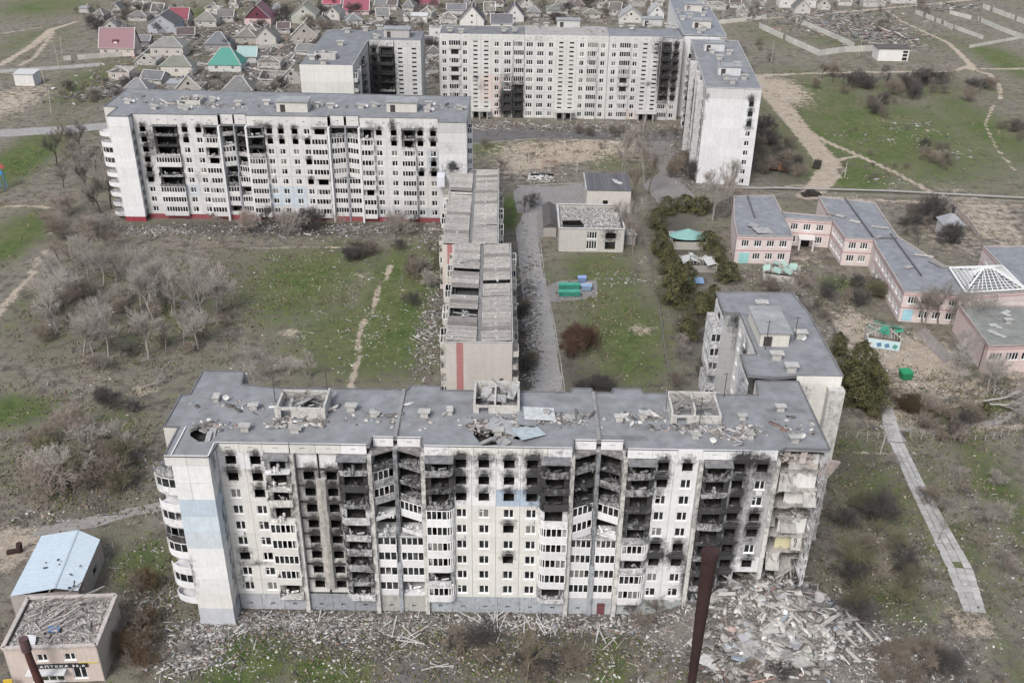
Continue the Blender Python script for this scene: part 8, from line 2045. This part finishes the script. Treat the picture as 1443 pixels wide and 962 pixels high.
# ================================================================== pavilions, sheds, playground
def pavilion(px, py, w, d, h, roofc, label, state, wallc=(0.5, 0.49, 0.47), rz=0.0, rh=1.4, mural=False):
    x, y = U(px, py); root = empty('pavilion', label, 'pavilion', (x, y, 0), rz)
    F = Fac(root, -w/2, 0, 0, [], wallc); F.panel(0, w, 0, h*0.75, (), col=wallc, name='wall', gap=0); 
    Fac(root, -w/2, d, -math.pi/2, [], wallc).panel(0, d, 0, h*0.75, (), col=wallc, name='wall', gap=0); Fac(root, w/2, 0, math.pi/2, [], wallc).panel(0, d, 0, h*0.75, (), col=wallc, name='wall', gap=0)
    link('rear_wall', MB().box(-w/2, w/2, d-0.2, d-0.02, 0, h).mesh('rear_wall', ['paint']), root, col=wallc)
    for sx in (-1, 1):
        for yy in (0.1, d-0.1): link('post', cached(('pv', h), lambda: MB().box(-0.1, 0.1, -0.1, 0.1, 0, h).mesh('post', ['frame'])), root, (sx*(w/2-0.12), yy, 0), 0, (0.55, 0.6, 0.55))
    if mural:
        link('mural_panel', MB().box(-w/2+0.1, w/2-0.1, -0.09, -0.03, 0.2, h*0.7).mesh('mural_panel', ['frame']), root, col=(0.52, 0.68, 0.72))
        for k in range(4):      # painted daubs on the mural
            link('mural_shape', MB().tbox(-w/2+1.0+k*(w-2)/3, -0.11, h*0.35, 0.9, 0.03, 0.9, 0, R.uniform(-0.6, 0.6), 0).mesh('mural_shape', ['frame']), root, col=R.choice([(0.10, 0.30, 0.24), (0.12, 0.2, 0.35), (0.62, 0.62, 0.6)]))
    e = 0.4; c = [(-w/2-e, -e, h), (w/2+e, -e, h), (w/2+e, d+e, h), (-w/2-e, d+e, h)]; p = (0, d/2, h+rh)
    if state == 'whole':
        n = 14; ring = [((w/2+e)*math.cos(2*math.pi*k/n), d/2 + (d/2+e)*math.sin(2*math.pi*k/n), h) for k in range(n)]
        b = MB()
        for k in range(n): b.tri(ring[k], ring[(k+1) % n], p)
        link('roof', b.mesh('roof', ['roof_metal']), root, col=roofc)
    else:
        for a in c: link('rafter', MB().bar(a, p, 0.18).mesh('rafter', ['wood']), root, col=(0.5, 0.48, 0.44))
        for k in range(1, 12):
            t = k/12; a = Vector(c[0]).lerp(Vector(c[1]), t); q = Vector(c[3]).lerp(Vector(c[2]), t)
            m = Vector((a.x, d/2, h + rh*(1-abs(2*t-1))))
            link('rafter', MB().bar(a, m, 0.1).mesh('rafter', ['wood']), root, col=(0.5, 0.46, 0.38)); link('rafter', MB().bar(q, m, 0.1).mesh('rafter', ['wood']), root, col=(0.5, 0.46, 0.38))
        for k in range(7):
            t0 = R.uniform(0, 0.7); q = Vector(c[k % 4]).lerp(Vector(c[(k+1) % 4]), t0 + 0.15); m = q.lerp(Vector(p), R.uniform(0.2, 0.6))
            link('roof_sheet', MB().tbox(0, 0, 0, R.uniform(1.6, 3.2), R.uniform(1.2, 2.4), 0.04, 0, 0, 0).mesh('roof_sheet', ['roof_metal']), root, (m.x, m.y, m.z+0.15+R.uniform(0, 0.3)), (R.uniform(-.45, .45), R.uniform(-.45, .45), R.uniform(0, 3)), jig(roofc, 0.2))
    return root
pavilion(970, 352, 9, 5.5, 2.8, (0.20, 0.36, 0.33), 'playground pavilion with an intact round teal roof among evergreens', 'whole', (0.42, 0.40, 0.37), rh=1.9)
pavilion(1100, 398, 8.5, 5.5, 2.4, (0.34, 0.48, 0.42), 'collapsed pavilion with pale mint roof sheets before the school entrance', 'torn', rh=0.6, rz=-0.25)
pavilion(1243, 492, 6.8, 5.5, 3.0, (0.05, 0.23, 0.15), 'torn green-roofed pavilion with a mural on its front wall', 'torn', rz=-0.28, rh=1.2, mural=True)
pavilion(985, 384, 8.5, 4, 2.4, (0.45, 0.46, 0.45), 'ruined grey shed with torn pale roof sheets between the evergreens', 'torn', (0.33, 0.31, 0.29), rh=0.5)
o = link('metal_sheet', MB().tbox(0, 0, 0, 5, 2.2, 0.06, 0.05, 0.02, 0.3).mesh('metal_sheet', ['roof_metal']), None, (*U(977, 395, 0.8), 0.8), 0, (0.20, 0.30, 0.44)); tag(o, 'dull blue roof sheet in front of the ruined grey shed', 'roof sheet')
def bin_(px, py, col, label, group=None, w=1.3, d=1.2, h=1.2, name='waste_container', cat='waste container', rz=0.05):
    x, y = U(px, py); root = empty(name, label, cat, (x, y, 0), rz + R.uniform(-.06, .06), group)
    b = MB(); b.v = [(-w*.42,-d*.42,.15),(w*.42,-d*.42,.15),(w*.42,d*.42,.15),(-w*.42,d*.42,.15),(-w/2,-d/2,h),(w/2,-d/2,h),(w/2,d/2,h),(-w/2,d/2,h)]
    b.f = [(0,1,5,4),(1,2,6,5),(2,3,7,6),(3,0,4,7),(3,2,1,0)]; b.m = [0]*5
    link('bin_body', b.mesh('bin_body', ['roof_metal']), root, col=jig(col, 0.1))
    link('lid', MB().tbox(0, 0.05, h+0.08, w*1.06, d*1.04, 0.1, 0, 0, 0.08).tbox(0, 0.05, h+0.16, w*0.9, d*0.5, 0.1, 0, 0, 0.08).mesh('lid', ['roof_metal']), root, col=jig(tuple(c*1.3 for c in col), 0.1))
    for sx in (-1, 1): link('wheel', cached('whl', lambda: MB().tube([(-0.05, 0, 0.1), (0.05, 0, 0.1)], 0.1, 8).mesh('wheel', ['rust'])), root, (sx*w*.38, -d*.35, 0), 0, (0.03, 0.03, 0.03))
for r_, yy in enumerate((417, 407)):
    for k in range(5): bin_(791 + k*5.6, yy, (0.05, 0.24, 0.18), f"green lidded waste container beside the road, {('front', 'back')[r_]} row, {ordn(k+1)} from the left", 'green waste containers beside the road')
bin_(826, 409, (0.22, 0.30, 0.42), 'blue-grey waste container at the right of the green ones', w=2.4, d=1.4, h=1.3); bin_(820, 397, (0.18, 0.24, 0.42), 'dark blue waste container behind the blue-grey one', w=2.0, d=1.2, h=1.2)
o = bin_(1275, 533, (0.02, 0.20, 0.09), 'bright green box standing on the sandy crossing', w=2.2, d=2.0, h=1.6, name='storage_box', cat='box')
# vehicles
def car(px, py, rz, col, label, L=4.3, W=1.75, H=1.45, wreck=False, roll=0.0, boxy=False, z=0.0):
    x, y = U(px, py); root = empty('car' if not boxy else 'armoured_vehicle', label, 'car' if not boxy else 'vehicle', (x, y, z)); root.rotation_euler = (roll, 0, rz)
    prof = [(-L/2, .35), (-L/2, .8), (-L*.30, .92), (-L*.18, H), (L*.16, H), (L*.30, .95), (L*.48, .82), (L/2, .6), (L/2, .35)]
    if boxy: prof = [(-L/2, .5), (-L/2, 1.3), (-L*.38, H), (L*.30, H), (L*.5, 1.2), (L/2, .6)]
    b = MB()
    for s in (-1, 1):
        i = len(b.v); b.v += [(p[0], s*W/2*(0.88 if p[1] > 1.0 else 1), p[1]) for p in prof]; f = tuple(range(i, i+len(prof))); b.f.append(f if s < 0 else tuple(reversed(f))); b.m.append(0)
    n = len(prof)
    for k in range(n): b.f.append((k, (k+1) % n, n+(k+1) % n, n+k)); b.m.append(0)
    link('body', b.mesh('body', ['roof_metal' if not wreck else 'rust']), root, col=col)
    g = MB(); Wg = W*0.86/2
    g.quad((L*.165, -Wg, H-.06), (L*.29, -Wg, .98), (L*.29, Wg, .98), (L*.165, Wg, H-.06)); g.quad((-L*.185, -Wg, H-.06), (-L*.185, Wg, H-.06), (-L*.30, Wg, .96), (-L*.30, -Wg, .96))
    for v in range(len(g.v)): g.v[v] = (g.v[v][0]*1.02, g.v[v][1], g.v[v][2]+0.02)
    if not boxy: tag(link('windscreen', g.mesh('windscreen', ['glass' if not wreck else 'rust']), root, col=(0.03, 0.03, 0.03)), kind='stuff')
    for s in (-1, 1):
        if not boxy: link('side_window', MB().box(-L*.16, L*.14, s*W*.447-0.015, s*W*.447+0.015, 1.0, H-.12).mesh('side_window', ['glass' if not wreck else 'rust']), root, col=(0.03, 0.03, 0.03))
        for u in ((-L*.3, L*.31) if not boxy else (-L*.33, -L*.11, L*.11, L*.33)):
            r_ = 0.33 if not boxy else 0.5
            o = link('wheel', cached(('cw', r_), lambda: MB().tube([(0, -0.11, 0), (0, 0.11, 0)], r_, 12).mesh('tyre', ['rust'])), root, (u, s*(W/2-0.08), r_), 0, (0.025, 0.025, 0.025))
            link('rim', cached(('cr', r_), lambda: MB().tube([(0, -0.12, 0), (0, 0.12, 0)], r_*.55, 10).mesh('rim', ['frame'])), o, col=(0.2, 0.2, 0.2))
    if boxy: link('turret', MB().tube([(0, 0, H), (0, 0, H+0.5)], [0.9, 0.7], 10).bar((0.5, 0, H+0.3), (2.6, 0, H+0.4), 0.14).mesh('turret', ['rust']), root, col=col)
    return root
car(1151, 235, 1.2, (0.055, 0.05, 0.04), 'dark burnt-out car standing on the wide dirt track', wreck=True, L=5.2, W=2.3, H=2.0)
car(1143, 276, 0.15, (0.05, 0.045, 0.04), 'dark wrecked car at the foot of the dirt track behind the school', wreck=True, L=5.6, W=2.2, H=1.7)
car(357, 318, 0.6, (0.55, 0.55, 0.54), 'white car flung on its side at the foot of the left block', roll=1.1, z=0.8, L=4.0)
r_ = empty('burnt_truck', 'rusted burnt-out truck in the scrub beside the white gable', 'truck', (*U(1102, 242), 0), 1.3)
link('cab', MB().box(-1.1, 1.1, -1.2, 1.2, 0.7, 2.7).box(-1.0, 1.0, -1.9, -1.21, 0.7, 1.6).mesh('cab', ['rust']), r_, col=(0.24, 0.11, 0.06)); link('chassis', MB().box(-0.9, 0.9, 1.25, 6, 0.6, 0.85).mesh('chassis', ['rust']), r_, col=(0.07, 0.05, 0.045)); link('load_bed', MB().box(-1.15, 1.15, 1.5, 6, 0.86, 1.3).box(-1.15, 1.15, 1.5, 1.6, 1.31, 2.3).mesh('load_bed', ['rust']), r_, col=(0.12, 0.07, 0.05))
for a in (-1, 1):
    for b_ in (-1.2, 4.0, 5.2): link('wheel', cached('tw', lambda: MB().tube([(-0.15, 0, 0), (0.15, 0, 0)], 0.5, 10).mesh('wheel', ['rust'])), r_, (a, b_, 0.5), 0, (0.03, 0.03, 0.03))
# playground slide at the left edge and other yard furniture
r_ = empty('playground_slide', 'blue and red playground slide at the left edge of the grass', 'slide', (*U(3, 268), 0), 0.1)
link('slide_chute', MB().bar((0, -3.2, 0.3), (0, 0.2, 4.6), 0.7, 0.12).mesh('slide_chute', ['roof_metal']), r_, col=(0.55, 0.6, 0.62)); link('tower', MB().box(-0.9, 0.9, 0.3, 2, 4.4, 4.6).bar((-0.8, 0.4, 0), (-0.8, 0.4, 4.4), 0.14).bar((0.8, 0.4, 0), (0.8, 0.4, 4.4), 0.14).bar((-0.8, 1.9, 0), (-0.8, 1.9, 4.4), 0.14).bar((0.8, 1.9, 0), (0.8, 1.9, 4.4), 0.14).box(-0.9, 0.9, 0.25, 0.3, 4.61, 6.0).mesh('tower', ['roof_metal']), r_, col=(0.05, 0.25, 0.5))
link('slide_roof', MB().bar((-1.4, 1.1, 6.2), (0, 1.1, 7.4), 2.2, 0.1).bar((1.4, 1.1, 6.2), (0, 1.1, 7.4), 2.2, 0.1).mesh('slide_roof', ['roof_metal']), r_, col=(0.5, 0.10, 0.07))
def frame_thing(px, py, w, h, col, name, label, cat, rz=0.0):
    x, y = U(px, py); b = MB()
    for a in (-w/2, w/2): b.bar((a, 0, 0), (a, 0, h), 0.12)
    b.bar((-w/2-0.06, 0, h), (w/2+0.06, 0, h), 0.12)
    for k in range(1, 4): b.bar((-w/2+w*k/4, 0, h*0.0), (-w/2+w*k/4, 0, h), 0.07)
    tag(link(name, b.mesh(name, ['frame']), None, (x, y, 0), rz, col), label, cat)
frame_thing(775, 240, 5, 2.6, (0.35, 0.14, 0.08), 'climbing_frame', 'rusty orange climbing frame in the sandy yard', 'climbing frame', 0.3)
frame_thing(866, 212, 3.4, 2.6, (0.62, 0.62, 0.60), 'goal_frame', 'small white frame standing on the sandy courtyard', 'frame', 0.2)
frame_thing(640, 212, 0.9, 0.3, (0.5, 0.5, 0.5), 'bench', 'low grey bench by the lawn strip before the far block', 'bench') if False else None
# white brick stack in the yard
r_ = empty('brick_stack', 'tumbled stack of white blocks with burnt tyres behind it, beside the ribbed roof', 'stack of blocks', (*U(745, 252), 0))
for k in range(60):
    link('block', cached('wb', lambda: MB().box(-0.35, 0.35, -0.2, 0.2, 0, 0.3).mesh('block', ['slab'])), r_, (R.uniform(0, 7), R.gauss(0, 1.0), abs(R.gauss(0, 0.35))), (R.uniform(-.3, .3), R.uniform(-.3, .3), R.uniform(0, 3)), jig((0.62, 0.61, 0.59), 0.12))
for k in range(9): link('tyre', cached('ty', lambda: MB().tube([(0, -0.15, 0), (0, 0.15, 0)], 0.45, 10).mesh('tyre', ['rust'])), r_, (1.0 + k*0.75, 2.2, 0.45), R.uniform(-.3, .3), (0.02, 0.02, 0.02))
# barrels wreck on dirt at lower left
o = link('wrecked_drum', MB().tube([(0, 0, 0), (0.2, 0, 1.6)], 0.45, 10).tbox(-0.9, -0.3, 0.3, 1.6, 0.7, 0.5, 0.3, 0, 0).mesh('wrecked_drum', ['rust']), None, (*U(28, 777), 0), 0, (0.05, 0.03, 0.028)); tag(o, 'rusty burnt drum on the sand left of the blue-roofed hall', 'drum')
# small entrance canopies, gates etc.
x, y = U(1436, 88)
